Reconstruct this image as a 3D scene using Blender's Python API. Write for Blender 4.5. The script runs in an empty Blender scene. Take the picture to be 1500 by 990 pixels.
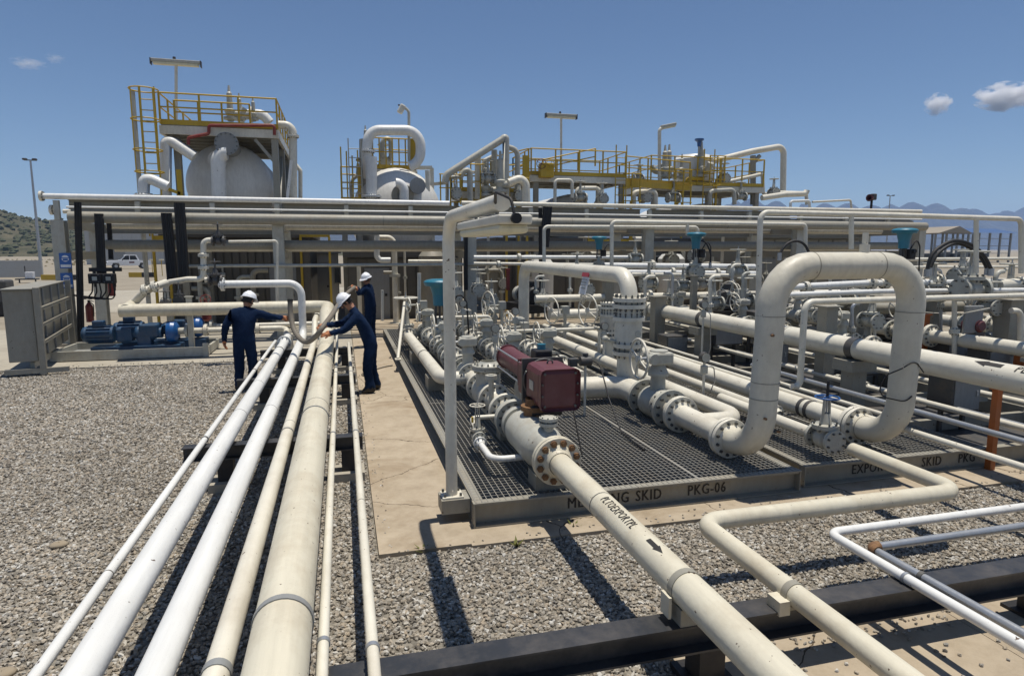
import bpy, bmesh, math, random
from mathutils import Vector, Matrix, noise
random.seed(7)
R = math.radians
# ------------------------------------------------------------------ camera, world, sun, exposure
S = bpy.context.scene
COL = S.collection
F = 940.0; PXC, PYC = 750.0, 495.0; CAMH = 2.6
PITCH = math.atan(130/940); YAW = R(14.76)
cam_d = bpy.data.cameras.new("camera"); cam = bpy.data.objects.new("camera", cam_d); COL.objects.link(cam)
cam_d.sensor_width = 36; cam_d.lens = F/1500*36; cam_d.clip_end = 60000; cam_d.clip_start = 0.05
cam.location = (0, 0, CAMH); cam.rotation_euler = (math.pi/2-PITCH, 0, -YAW)
S.camera = cam
SUN_DX, SUN_DY = -0.10, -0.01            # ground shift of a shadow per metre of height
sdir = Vector((-SUN_DX, -SUN_DY, 1)).normalized()   # towards the sun
sun_d = bpy.data.lights.new("sun", 'SUN'); sun = bpy.data.objects.new("sun", sun_d); COL.objects.link(sun)
sun_d.energy = 5.0; sun_d.angle = R(0.53); sun_d.color = (1, 0.94, 0.84)
sun.rotation_euler = sdir.to_track_quat('Z', 'Y').to_euler(); sun.location = (0, 0, 60)
W = bpy.data.worlds.new("World"); S.world = W; W.use_nodes = True
wn = W.node_tree.nodes; wl = W.node_tree.links
sky = wn.new('ShaderNodeTexSky'); sky.sky_type = 'NISHITA'; sky.sun_disc = False
sky.sun_elevation = math.asin(sdir.z); sky.sun_rotation = math.atan2(sdir.x, sdir.y)
sky.altitude = 900; sky.air_density = 1.0; sky.dust_density = 0.0; sky.ozone_density = 6.0
wn['Background'].inputs['Strength'].default_value = 0.084
wl.new(sky.outputs[0], wn['Background'].inputs['Color'])
S.view_settings.view_transform = 'Standard'; S.view_settings.look = 'None'
S.view_settings.exposure = -0.06; S.view_settings.gamma = 1.0
S.cycles.max_bounces = 6; S.cycles.diffuse_bounces = 2; S.cycles.glossy_bounces = 2
S.cycles.transmission_bounces = 3; S.cycles.volume_bounces = 6; S.cycles.use_denoising = True
S.cycles.caustics_reflective = False; S.cycles.caustics_refractive = False

# ------------------------------------------------------------------ measuring helpers: a pixel of the photo to a point of the place
_fw = Vector((math.sin(YAW)*math.cos(PITCH), math.cos(YAW)*math.cos(PITCH), -math.sin(PITCH)))
_rt = Vector((math.cos(YAW), -math.sin(YAW), 0)); _up = _rt.cross(_fw); _C = Vector((0, 0, CAMH))
def ray(u, v): return _fw + _rt*((u-PXC)/F) - _up*((v-PYC)/F)
def G(u, v, z=0.0):
    d = ray(u, v); return _C + d*((z-CAMH)/d.z)
def YP(u, v, Y):
    d = ray(u, v); return _C + d*(Y/d.y)
def XP(u, v, X):
    d = ray(u, v); return _C + d*(X/d.x)
def V(*a): return Vector(a)

# ------------------------------------------------------------------ materials
def newmat(name):
    m = bpy.data.materials.new(name); m.use_nodes = True
    return m, m.node_tree.nodes, m.node_tree.links, m.node_tree.nodes['Principled BSDF']
def paint(name, col, rough=0.45, dirt=(0.30, 0.22, 0.13), amount=0.35, scale=2.2, metal=0.0, chips=0.0, bump=0.02, chipcol=(0.10, 0.06, 0.035), spec=0.5):
    m, n, l, b = newmat(name)
    g = n.new('ShaderNodeNewGeometry')
    t1 = n.new('ShaderNodeTexNoise'); t1.inputs['Scale'].default_value = scale; t1.inputs['Detail'].default_value = 8; t1.inputs['Roughness'].default_value = 0.7
    l.new(g.outputs['Position'], t1.inputs['Vector'])
    r1 = n.new('ShaderNodeValToRGB'); r1.color_ramp.elements[0].position = 0.45; r1.color_ramp.elements[1].position = 0.78
    r1.color_ramp.elements[1].color = (amount,)*3 + (1,); r1.color_ramp.elements[0].color = (0, 0, 0, 1)
    l.new(t1.outputs['Fac'], r1.inputs[0])
    mx = n.new('ShaderNodeMix'); mx.data_type = 'RGBA'; mx.inputs[6].default_value = (*col, 1); mx.inputs[7].default_value = (*dirt, 1)
    l.new(r1.outputs[0], mx.inputs[0]); out = mx.outputs[2]
    t3 = n.new('ShaderNodeTexNoise'); t3.inputs['Scale'].default_value = 0.5; t3.inputs['Detail'].default_value = 3
    l.new(g.outputs['Position'], t3.inputs['Vector'])
    hv = n.new('ShaderNodeHueSaturation'); mr = n.new('ShaderNodeMapRange'); mr.inputs[3].default_value = 0.86; mr.inputs[4].default_value = 1.12
    l.new(t3.outputs['Fac'], mr.inputs[0]); l.new(mr.outputs[0], hv.inputs['Value']); l.new(out, hv.inputs['Color']); out = hv.outputs[0]
    sm_ = n.new('ShaderNodeMapping'); sm_.inputs['Scale'].default_value = (16, .9, 5); l.new(g.outputs['Position'], sm_.inputs[0])
    t5 = n.new('ShaderNodeTexNoise'); t5.inputs['Scale'].default_value = 1.0; t5.inputs['Detail'].default_value = 6; t5.inputs['Roughness'].default_value = .65; l.new(sm_.outputs[0], t5.inputs['Vector'])
    mr5 = n.new('ShaderNodeMapRange'); mr5.inputs[1].default_value = .3; mr5.inputs[2].default_value = .75; mr5.inputs[3].default_value = 1.06; mr5.inputs[4].default_value = .87; l.new(t5.outputs['Fac'], mr5.inputs[0])
    h5 = n.new('ShaderNodeHueSaturation'); l.new(mr5.outputs[0], h5.inputs['Value']); l.new(out, h5.inputs['Color']); out = h5.outputs[0]
    if chips:
        t2 = n.new('ShaderNodeTexNoise'); t2.inputs['Scale'].default_value = 24; t2.inputs['Detail'].default_value = 3
        l.new(g.outputs['Position'], t2.inputs['Vector'])
        r2 = n.new('ShaderNodeValToRGB'); r2.color_ramp.elements[0].position = 0.735-chips*0.05; r2.color_ramp.elements[1].position = 0.75-chips*0.05
        l.new(t2.outputs['Fac'], r2.inputs[0])
        m2 = n.new('ShaderNodeMix'); m2.data_type = 'RGBA'; m2.inputs[7].default_value = (*chipcol, 1)
        l.new(r2.outputs[0], m2.inputs[0]); l.new(out, m2.inputs[6]); out = m2.outputs[2]
    l.new(out, b.inputs['Base Color'])
    mr2 = n.new('ShaderNodeMapRange'); mr2.inputs[3].default_value = rough-0.08; mr2.inputs[4].default_value = rough+0.14
    l.new(t1.outputs['Fac'], mr2.inputs[0]); l.new(mr2.outputs[0], b.inputs['Roughness'])
    b.inputs['Metallic'].default_value = metal; b.inputs['Specular IOR Level'].default_value = spec
    if bump:
        bp = n.new('ShaderNodeBump'); bp.inputs['Strength'].default_value = 0.25; bp.inputs['Distance'].default_value = bump
        t4 = n.new('ShaderNodeTexNoise'); t4.inputs['Scale'].default_value = 9; t4.inputs['Detail'].default_value = 4
        l.new(g.outputs['Position'], t4.inputs['Vector']); l.new(t4.outputs['Fac'], bp.inputs['Height']); l.new(bp.outputs[0], b.inputs['Normal'])
    return m
def ground_mat(name, c1, c2, c3, scale, bumpd, rough=0.95, vor=None, stain=0):
    m, n, l, b = newmat(name)
    g = n.new('ShaderNodeNewGeometry')
    a = n.new('ShaderNodeTexNoise'); a.inputs['Scale'].default_value = scale; a.inputs['Detail'].default_value = 10; a.inputs['Roughness'].default_value = 0.75
    l.new(g.outputs['Position'], a.inputs['Vector'])
    rp = n.new('ShaderNodeValToRGB'); e = rp.color_ramp.elements; e[0].position = 0.3; e[0].color = (*c1, 1); e[1].position = 0.72; e[1].color = (*c3, 1)
    k = e.new(0.5); k.color = (*c2, 1); l.new(a.outputs['Fac'], rp.inputs[0]); out = rp.outputs[0]; h = a.outputs['Fac']
    big = n.new('ShaderNodeTexNoise'); big.inputs['Scale'].default_value = 0.35; big.inputs['Detail'].default_value = 5
    l.new(g.outputs['Position'], big.inputs['Vector'])
    hv = n.new('ShaderNodeHueSaturation'); mr = n.new('ShaderNodeMapRange'); mr.inputs[3].default_value = 0.78; mr.inputs[4].default_value = 1.22
    l.new(big.outputs['Fac'], mr.inputs[0]); l.new(mr.outputs[0], hv.inputs['Value']); l.new(out, hv.inputs['Color']); out = hv.outputs[0]
    if stain:
        st = n.new('ShaderNodeTexNoise'); st.inputs['Scale'].default_value = 1.1; st.inputs['Detail'].default_value = 9; st.inputs['Roughness'].default_value = .65; st.inputs['Distortion'].default_value = .6; l.new(g.outputs['Position'], st.inputs['Vector'])
        sr = n.new('ShaderNodeValToRGB'); sr.color_ramp.elements[0].position = .53; sr.color_ramp.elements[1].position = .66; sr.color_ramp.elements[1].color = (stain,)*3+(1,); l.new(st.outputs['Fac'], sr.inputs[0])
        sm = n.new('ShaderNodeMix'); sm.data_type = 'RGBA'; sm.inputs[7].default_value = (.21, .15, .09, 1); l.new(sr.outputs[0], sm.inputs[0]); l.new(out, sm.inputs[6]); out = sm.outputs[2]
        ck = n.new('ShaderNodeTexVoronoi'); ck.feature = 'DISTANCE_TO_EDGE'; ck.inputs['Scale'].default_value = .55; ck.inputs['Randomness'].default_value = 1
        wv_ = n.new('ShaderNodeTexNoise'); wv_.inputs['Scale'].default_value = 3; wv_.inputs['Detail'].default_value = 6; l.new(g.outputs['Position'], wv_.inputs['Vector'])
        mxv = n.new('ShaderNodeMix'); mxv.data_type = 'RGBA'; mxv.inputs[0].default_value = .18; l.new(g.outputs['Position'], mxv.inputs[6]); l.new(wv_.outputs['Color'], mxv.inputs[7]); l.new(mxv.outputs[2], ck.inputs['Vector'])
        cr = n.new('ShaderNodeMath'); cr.operation = 'LESS_THAN'; cr.inputs[1].default_value = .0022; l.new(ck.outputs['Distance'], cr.inputs[0])
        cm = n.new('ShaderNodeMix'); cm.data_type = 'RGBA'; cm.inputs[7].default_value = (.10, .075, .05, 1); l.new(cr.outputs[0], cm.inputs[0]); l.new(out, cm.inputs[6]); out = cm.outputs[2]
    if vor:
        v = n.new('ShaderNodeTexVoronoi'); v.inputs['Scale'].default_value = vor; l.new(g.outputs['Position'], v.inputs['Vector'])
        hs = n.new('ShaderNodeMix'); hs.data_type = 'RGBA'; hs.blend_type = 'MULTIPLY'; hs.inputs[0].default_value = 0.75
        bw = n.new('ShaderNodeRGBToBW'); l.new(v.outputs['Color'], bw.inputs[0])
        mr3 = n.new('ShaderNodeMapRange'); mr3.inputs[3].default_value = 0.35; mr3.inputs[4].default_value = 1.6; l.new(bw.outputs[0], mr3.inputs[0])
        l.new(out, hs.inputs[6]); l.new(mr3.outputs[0], hs.inputs[7]); out = hs.outputs[2]; h = v.outputs['Distance']
    l.new(out, b.inputs['Base Color']); b.inputs['Roughness'].default_value = rough; b.inputs['Specular IOR Level'].default_value = 0.2
    bp = n.new('ShaderNodeBump'); bp.inputs['Strength'].default_value = 0.8; bp.inputs['Distance'].default_value = bumpd
    if vor: bp.invert = True
    l.new(h, bp.inputs['Height']); l.new(bp.outputs[0], b.inputs['Normal'])
    return m
M = dict(
 white=paint('white_paint', (0.75, 0.75, 0.72), 0.38, amount=0.10, chips=0.35),
 cream=paint('cream_paint', (0.655, 0.61, 0.48), 0.44, dirt=(0.36, 0.27, 0.16), amount=0.5, chips=0.45),
 loop=paint('loop_paint', (0.62, 0.585, 0.48), 0.42, amount=0.25, chips=0.3),
 ivory=paint('ivory_paint', (0.70, 0.665, 0.56), 0.42, amount=0.38, chips=0.5),
 valve=paint('valve_paint', (0.47, 0.465, 0.405), 0.42, amount=0.5, scale=5, chips=0.4),
 beige=paint('beige_steel', (0.30, 0.285, 0.235), 0.5, amount=0.4, chips=0.4),
 rackp=paint('rack_paint', (0.27, 0.26, 0.215), 0.5, amount=0.5, scale=1.2),
 shell=paint('vessel_paint', (0.70, 0.69, 0.65), 0.4, amount=0.2, scale=0.8),
 grey=paint('grey_steel', (0.25, 0.26, 0.26), 0.5, amount=0.3),
 galv=paint('galvanised_steel', (0.42, 0.44, 0.46), 0.38, amount=0.25, metal=0.6, scale=6),
 black=paint('black_coating', (0.018, 0.018, 0.02), 0.5, amount=0.12, scale=4, spec=0.35),
 beam=paint('black_beam_coating', (0.03, 0.032, 0.036), 0.38, dirt=(0.16, 0.14, 0.12), amount=0.55, scale=3),
 dark=paint('dark_iron', (0.06, 0.06, 0.06), 0.5, amount=0.3, scale=5),
 rubber=paint('black_rubber', (0.015, 0.015, 0.016), 0.6, amount=0.1),
 maroon=paint('maroon_paint', (0.118, 0.030, 0.034), 0.42, dirt=(0.22, 0.14, 0.13), amount=0.3, scale=4),
 teal=paint('teal_paint', (0.016, 0.17, 0.25), 0.35, amount=0.12),
 blue=paint('blue_pump_paint', (0.016, 0.066, 0.145), 0.45, amount=0.25, scale=5),
 bblue=paint('bright_blue_paint', (0.015, 0.10, 0.32), 0.35, amount=0.15),
 navy=paint('navy_cotton', (0.006, 0.016, 0.045), 0.85, dirt=(0.012, 0.03, 0.075), amount=0.9, scale=7, bump=0.09, spec=0.1),
 skin=paint('skin', (0.33, 0.16, 0.095), 0.55, amount=0.0, bump=0),
 glove=paint('tan_glove', (0.5, 0.2, 0.09), 0.8, amount=0.2, bump=0),
 boot=paint('boot_leather', (0.012, 0.01, 0.009), 0.5, amount=0.1, bump=0),
 helmet=paint('helmet_plastic', (0.85, 0.86, 0.88), 0.25, amount=0.05, bump=0),
 hair=paint('dark_hair', (0.012, 0.009, 0.007), 0.7, amount=0.0, bump=0),
 yellow=paint('yellow_paint', (0.55, 0.36, 0.02), 0.45, amount=0.25, scale=3),
 orange=paint('orange_paint', (0.43, 0.11, 0.015), 0.5, amount=0.2),
 red=paint('red_paint', (0.22, 0.022, 0.016), 0.45, amount=0.25),
 rust=paint('rusty_bolt', (0.16, 0.08, 0.035), 0.7, dirt=(0.35, 0.2, 0.08), amount=0.8, scale=22),
 boltm=paint('bolt_steel', (0.11, 0.12, 0.12), 0.4, amount=0.35, metal=0.5, scale=14),
 hose=paint('hose_rubber', (0.17, 0.15, 0.12), 0.7, amount=0.3, scale=6),
 band=paint('band_rubber', (0.10, 0.10, 0.095), 0.55, amount=0.2),
 grate=paint('grating_steel', (0.27, 0.26, 0.23), 0.5, amount=0.35, metal=0.1, scale=5),
 ink=paint('stencil_ink', (0.022, 0.02, 0.018), 0.7, amount=0.15, bump=0),
 signblue=paint('sign_blue', (0.03, 0.13, 0.42), 0.4, amount=0.05, bump=0),
 signwhite=paint('sign_white', (0.8, 0.8, 0.8), 0.4, amount=0.05, bump=0),
 signred=paint('sign_red', (0.5, 0.06, 0.08), 0.4, amount=0.05, bump=0),
 tube=paint('lamp_diffuser', (0.72, 0.66, 0.46), 0.3, amount=0.15, bump=0),
 wallp=paint('building_panel', (0.42, 0.43, 0.42), 0.6, amount=0.3, scale=0.5),
 wallw=paint('white_wall', (0.62, 0.61, 0.58), 0.6, amount=0.3, scale=0.5),
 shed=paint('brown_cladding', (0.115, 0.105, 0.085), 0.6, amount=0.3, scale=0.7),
 roofblue=paint('blue_roof', (0.04, 0.10, 0.24), 0.5, amount=0.15),
 rooftan=paint('tan_roof', (0.30, 0.26, 0.20), 0.6, amount=0.2),
 carw=paint('car_white', (0.82, 0.83, 0.84), 0.25, amount=0.05, bump=0),
 glass=paint('dark_glass', (0.02, 0.025, 0.03), 0.1, amount=0, bump=0),
 concrete=ground_mat('concrete', (0.30, 0.245, 0.175), (0.385, 0.32, 0.235), (0.455, 0.385, 0.29), 3.0, 0.006, stain=.55),
 concg=ground_mat('grey_concrete', (0.30, 0.27, 0.22), (0.36, 0.33, 0.27), (0.42, 0.385, 0.32), 3.0, 0.006),
 gravel=ground_mat('gravel_bed', (0.14, 0.125, 0.10), (0.225, 0.205, 0.17), (0.33, 0.30, 0.25), 14.0, 0.03, vor=26),
 yard=ground_mat('yard_dirt', (0.22, 0.19, 0.145), (0.28, 0.245, 0.19), (0.33, 0.29, 0.225), 0.8, 0.02),
 weed=paint('weed_leaf', (0.12, 0.13, 0.02), 0.7, amount=0.2, bump=0),
)
def stone_mat():
    m, n, l, b = newmat('gravel_stone')
    oi = n.new('ShaderNodeObjectInfo'); rp = n.new('ShaderNodeValToRGB'); e = rp.color_ramp.elements
    cols = [(0, (0.12, 0.105, 0.085)), (0.18, (0.25, 0.21, 0.155)), (0.38, (0.34, 0.30, 0.235)), (0.55, (0.26, 0.245, 0.215)), (0.72, (0.37, 0.295, 0.20)), (0.86, (0.43, 0.385, 0.31)), (0.96, (0.52, 0.50, 0.45))]
    e[0].position = 0; e[0].color = (*cols[0][1], 1); e[1].position = cols[1][0]; e[1].color = (*cols[1][1], 1)
    for p, c in cols[2:]: k = e.new(p); k.color = (*c, 1)
    l.new(oi.outputs['Random'], rp.inputs[0])
    g = n.new('ShaderNodeNewGeometry'); t = n.new('ShaderNodeTexNoise'); t.inputs['Scale'].default_value = 0.6; t.inputs['Detail'].default_value = 5; l.new(g.outputs['Position'], t.inputs['Vector'])
    mr = n.new('ShaderNodeMapRange'); mr.inputs[3].default_value = 0.66; mr.inputs[4].default_value = 1.28; l.new(t.outputs['Fac'], mr.inputs[0])
    hv = n.new('ShaderNodeHueSaturation'); hv.inputs['Saturation'].default_value = 0.82; l.new(mr.outputs[0], hv.inputs['Value']); l.new(rp.outputs[0], hv.inputs['Color']); l.new(hv.outputs[0], b.inputs['Base Color'])
    b.inputs['Roughness'].default_value = 0.9; b.inputs['Specular IOR Level'].default_value = 0.25
    return m
M['stone'] = stone_mat()

# ------------------------------------------------------------------ mesh builder
def frame(d):
    d = d.normalized(); a = Vector((0, 0, 1)) if abs(d.z) < 0.95 else Vector((1, 0, 0))
    x = d.cross(a).normalized(); return x, d.cross(x).normalized(), d
def fillet(path, bend):
    P = [Vector(p) for p in path]
    if len(P) < 3 or bend <= 0: return P
    out = [P[0]]
    for i in range(1, len(P)-1):
        a = (P[i-1]-P[i]); b = (P[i+1]-P[i]); la, lb = a.length, b.length
        if la < 1e-6 or lb < 1e-6: continue
        a.normalize(); b.normalize(); ang = a.angle(b)
        if ang > math.pi-0.02: out.append(P[i]); continue
        t = min(bend/math.tan(ang/2), la*0.49 if i > 1 else la*0.98, lb*0.49 if i < len(P)-2 else lb*0.98)
        rr = t*math.tan(ang/2); c = P[i]+(a+b).normalized()*(rr/math.sin(ang/2))
        s = P[i]+a*t; e = P[i]+b*t; v0 = s-c; v1 = e-c; n = max(3, int((math.pi-ang)/R(11)))
        tot = v0.angle(v1)
        for k in range(n+1):
            f = k/n
            out.append(c+(v0*math.sin((1-f)*tot)+v1*math.sin(f*tot))/math.sin(tot))
    out.append(P[-1]); return out
class MB:
    def __init__(s): s.v = []; s.f = []; s.s = []
    def add(s, vs, fs, smooth=False):
        o = len(s.v); s.v += [Vector(x) for x in vs]
        for f in fs: s.f.append([i+o for i in f]); s.s.append(smooth)
        return s
    def box(s, c, d, rz=0.0, rx=0.0, ry=0.0):
        m = Matrix.Rotation(rz, 3, 'Z') @ Matrix.Rotation(ry, 3, 'Y') @ Matrix.Rotation(rx, 3, 'X'); c = Vector(c)
        x, y, z = d[0]/2, d[1]/2, d[2]/2
        vs = [c+m @ Vector(q) for q in ((-x, -y, -z), (x, -y, -z), (x, y, -z), (-x, y, -z), (-x, -y, z), (x, -y, z), (x, y, z), (-x, y, z))]
        return s.add(vs, [(0, 3, 2, 1), (4, 5, 6, 7), (0, 1, 5, 4), (1, 2, 6, 5), (2, 3, 7, 6), (3, 0, 4, 7)])
    def span(s, a, b): return s.box([(a[i]+b[i])/2 for i in range(3)], [abs(b[i]-a[i]) for i in range(3)])
    def bevbox(s, c, d, bev=0.02, rz=0.0, ry=0.0, rx=0.0):
        bm = bmesh.new(); bmesh.ops.create_cube(bm, size=1)
        for v in bm.verts: v.co = Vector((v.co.x*d[0], v.co.y*d[1], v.co.z*d[2]))
        bmesh.ops.bevel(bm, geom=bm.edges[:], offset=bev, segments=2, affect='EDGES', profile=0.5)
        m = Matrix.Translation(Vector(c)) @ Matrix.Rotation(rz, 4, 'Z') @ Matrix.Rotation(ry, 4, 'Y') @ Matrix.Rotation(rx, 4, 'X')
        bm.verts.index_update(); s.add([m @ v.co for v in bm.verts], [[v.index for v in f.verts] for f in bm.faces]); bm.free(); return s
    def bar(s, a, b, w, h=None, up=None):
        a, b = Vector(a), Vector(b); h = h or w; d = (b-a).normalized(); u = Vector(up) if up else (Vector((0, 0, 1)) if abs(d.z) < 0.95 else Vector((0, 1, 0)))
        x = d.cross(u).normalized()*(w/2); y = x.cross(d).normalized()*(h/2)
        return s.add([a-x-y, a+x-y, a+x+y, a-x+y, b-x-y, b+x-y, b+x+y, b-x+y], [(0, 1, 2, 3), (7, 6, 5, 4), (0, 4, 5, 1), (1, 5, 6, 2), (2, 6, 7, 3), (3, 7, 4, 0)])
    def sweep(s, pts, r, seg=14, caps=True):
        pts = [Vector(p) for p in pts]; n = len(pts); x = y = None; o = len(s.v)
        rad = r if isinstance(r, (list, tuple)) else [r]*n
        for i, p in enumerate(pts):
            t = (pts[min(i+1, n-1)]-pts[max(i-1, 0)]).normalized()
            if x is None: x, y, _ = frame(t)
            else:
                x = (x-t*x.dot(t)).normalized(); y = t.cross(x)
            for k in range(seg):
                a = 2*math.pi*k/seg; s.v.append(p+(x*math.cos(a)+y*math.sin(a))*rad[i])
        for i in range(n-1):
            for k in range(seg):
                k2 = (k+1) % seg; s.f.append([o+i*seg+k, o+i*seg+k2, o+(i+1)*seg+k2, o+(i+1)*seg+k]); s.s.append(True)
        if caps:
            for i in (0, n-1):
                q = len(s.v); s.v += [s.v[o+i*seg+k].copy() for k in range(seg)]; s.f.append([q+k for k in range(seg)]); s.s.append(False)
        return s
    def tube(s, path, r, seg=16, bend=None, caps=True): return s.sweep(fillet(path, r*3 if bend is None else bend), r, seg, caps)
    def lathe(s, p, d, prof, seg=20, smooth=False):
        p = Vector(p); x, y, d = frame(Vector(d))
        ring = lambda t, r: [p+d*t+(x*math.cos(2*math.pi*k/seg)+y*math.sin(2*math.pi*k/seg))*r for k in range(seg)]
        if smooth:
            o = len(s.v)
            for t, r in prof: s.v += ring(t, max(r, 1e-4))
            for i in range(len(prof)-1):
                for k in range(seg):
                    k2 = (k+1) % seg; s.f.append([o+i*seg+k, o+i*seg+k2, o+(i+1)*seg+k2, o+(i+1)*seg+k]); s.s.append(True)
        else:
            for i in range(len(prof)-1):
                o = len(s.v); s.v += ring(prof[i][0], max(prof[i][1], 1e-4)) + ring(prof[i+1][0], max(prof[i+1][1], 1e-4))
                for k in range(seg):
                    k2 = (k+1) % seg; s.f.append([o+k, o+k2, o+seg+k2, o+seg+k]); s.s.append(True)
        return s
    def cyl(s, a, b, r, seg=16):
        a, b = Vector(a), Vector(b); L = (b-a).length; return s.lathe(a, b-a, [(0, 0), (0, r), (L, r), (L, 0)], seg)
    def ball(s, c, r, seg=14, sz=1.0):
        return s.lathe(Vector(c)-Vector((0, 0, r*sz)), (0, 0, 1), [(r*sz*(1-math.cos(math.pi*k/8)), r*math.sin(math.pi*k/8)) for k in range(9)], seg, True)
    def torus(s, c, nrm, RR, r, seg=28, rs=8, a0=0.0, a1=2*math.pi):
        x, y, _ = frame(Vector(nrm)); c = Vector(c); full = abs(a1-a0-2*math.pi) < 1e-6
        pts = [c+(x*math.cos(a0+(a1-a0)*k/seg)+y*math.sin(a0+(a1-a0)*k/seg))*RR for k in range(seg+1)]
        return s.sweep(pts, r, rs, caps=not full)
    def bolts(s, p, d, RR, n, br, h, seg=6):
        x, y, d = frame(Vector(d)); p = Vector(p)
        for k in range(n):
            a = 2*math.pi*(k+0.5)/n; q = p+(x*math.cos(a)+y*math.sin(a))*RR; s.cyl(q-d*(h/2), q+d*(h/2), br, seg)
        return s
    def mesh(s, name, mat, off=(0, 0, 0)):
        me = bpy.data.meshes.new(name); off = Vector(off)
        me.from_pydata([v-off for v in s.v], [], s.f); me.polygons.foreach_set('use_smooth', s.s)
        mats = mat if isinstance(mat, (list, tuple)) else [mat]
        for m in mats: me.materials.append(m)
        me.update(); return me
def link(name, data, parent=None):
    o = bpy.data.objects.new(name, data); COL.objects.link(o)
    if parent: o.parent = parent
    return o
def thing(name, label, cat, loc=(0, 0, 0), group=None, rz=0.0):
    o = link(name, None); o.empty_display_size = 0.2; o.location = loc; o.rotation_euler = (0, 0, rz); o['label'] = label; o['category'] = cat
    if group: o['group'] = group
    return o
def wloc(o):
    l = Vector((0, 0, 0))
    while o: l += Vector(o.location); o = o.parent
    return l
def part(name, mb, mat, parent, label=None, local=False):
    off = (0, 0, 0) if local else wloc(parent)
    o = link(name, mb.mesh(name, mat, off), parent)
    if label: o['label'] = label
    if name.endswith('bolts') or name in ('cooling_fins', 'cables', 'cable_run', 'grating_panel', 'leaves'): o['kind'] = 'stuff'
    return o
def struct(name, mb, mat, kind='structure'):
    o = link(name, mb.mesh(name, mat)); o['kind'] = kind; return o
def copy_tree(o, parent=None):
    c = o.copy(); COL.objects.link(c)
    if parent: c.parent = parent
    for ch in list(o.children): copy_tree(ch, c)
    return c
_seen = {}
def put(proto, label, loc, rz=0.0, group=None, sc=1.0, name=None):
    """first use places the prototype itself, later ones a copy of it and its parts"""
    if proto.name in _seen: o = copy_tree(proto)
    else: o = proto; _seen[proto.name] = 1
    o.location = loc; o.rotation_euler = (0, 0, rz); o.scale = (sc, sc, sc); o['label'] = label
    if group: o['group'] = group
    return o

# ------------------------------------------------------------------ the ground
Z1 = 0.03      # top of concrete strips
def sheet(name, x0, y0, x1, y1, z, mat, t=0.0):
    mb = MB()
    if t: mb.span((x0, y0, z-t), (x1, y1, z))
    else: mb.add([(x0, y0, z), (x1, y0, z), (x1, y1, z), (x0, y1, z)], [(0, 1, 2, 3)])
    return struct(name, mb, mat)
sheet('ground', -3900, -1900, 5900, 3500, -0.02, M['yard'])
sheet('gravel_bed', -40, -6, 16, 15.9, -0.008, M['gravel'])
sheet('concrete_path', 0.22, 5.27, 1.02, 24, Z1, M['concrete'], 0.06)
sheet('skid_slab', 1.02, 5.24, 14, 24, Z1-0.004, M['concrete'], 0.06)
sheet('front_slab', 1.95, 0.2, 4.1, 3.56, Z1-0.006, M['concrete'], 0.06)
sheet('front_slab', 4.112, 0.2, 7.4, 3.58, Z1-0.010, M['concrete'], 0.06)
sheet('equipment_slab', -40, 15.85, 0.2, 24, Z1-0.008, M['concg'], 0.06)
sheet('road', -200, 30, 200, 46, -0.008, M['concg'])
def scatter(name, x0, y0, x1, y1, dens, smin, smax, seed, z=0.0):
    mb = MB(); mb.add([(x0, y0, z), (x1, y0, z), (x1, y1, z), (x0, y1, z)], [(0, 1, 2, 3)])
    o = struct(name, mb, M['stone'], 'stuff')
    ng = bpy.data.node_groups.new(name, 'GeometryNodeTree')
    ng.interface.new_socket('Geometry', in_out='INPUT', socket_type='NodeSocketGeometry'); ng.interface.new_socket('Geometry', in_out='OUTPUT', socket_type='NodeSocketGeometry')
    n, l = ng.nodes, ng.links
    gi = n.new('NodeGroupInput'); go = n.new('NodeGroupOutput')
    dp = n.new('GeometryNodeDistributePointsOnFaces'); dp.inputs['Density'].default_value = dens; dp.inputs['Seed'].default_value = seed
    l.new(gi.outputs[0], dp.inputs['Mesh'])
    ico = n.new('GeometryNodeMeshIcoSphere'); ico.inputs['Radius'].default_value = 1; ico.inputs['Subdivisions'].default_value = 2
    nz = n.new('ShaderNodeTexNoise'); nz.inputs['Scale'].default_value = 1.1; nz.inputs['Detail'].default_value = 1
    sub = n.new('ShaderNodeVectorMath'); sub.operation = 'SUBTRACT'; sub.inputs[1].default_value = (0.5, 0.5, 0.5); l.new(nz.outputs['Color'], sub.inputs[0])
    scl = n.new('ShaderNodeVectorMath'); scl.operation = 'SCALE'; scl.inputs['Scale'].default_value = 1.6; l.new(sub.outputs[0], scl.inputs[0])
    sp = n.new('GeometryNodeSetPosition'); l.new(ico.outputs[0], sp.inputs[0]); l.new(scl.outputs[0], sp.inputs['Offset'])
    sm = n.new('GeometryNodeSetMaterial'); sm.inputs['Material'].default_value = M['stone']; l.new(sp.outputs[0], sm.inputs[0])
    ip = n.new('GeometryNodeInstanceOnPoints'); l.new(dp.outputs['Points'], ip.inputs['Points']); l.new(sm.outputs[0], ip.inputs['Instance'])
    rr = n.new('FunctionNodeRandomValue'); rr.data_type = 'FLOAT_VECTOR'; rr.inputs[0].default_value = (-0.5, -0.5, 0); rr.inputs[1].default_value = (0.5, 0.5, 6.28); rr.inputs['Seed'].default_value = seed+1
    rs = n.new('FunctionNodeRandomValue'); rs.data_type = 'FLOAT_VECTOR'; rs.inputs[0].default_value = (smin, smin, smin*0.6); rs.inputs[1].default_value = (smax, smax*0.8, smax*0.62); rs.inputs['Seed'].default_value = seed+2
    l.new(rr.outputs[0], ip.inputs['Rotation']); l.new(rs.outputs[0], ip.inputs['Scale'])
    l.new(ip.outputs[0], go.inputs[0])
    md = o.modifiers.new('scatter', 'NODES'); md.node_group = ng
    return o
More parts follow.
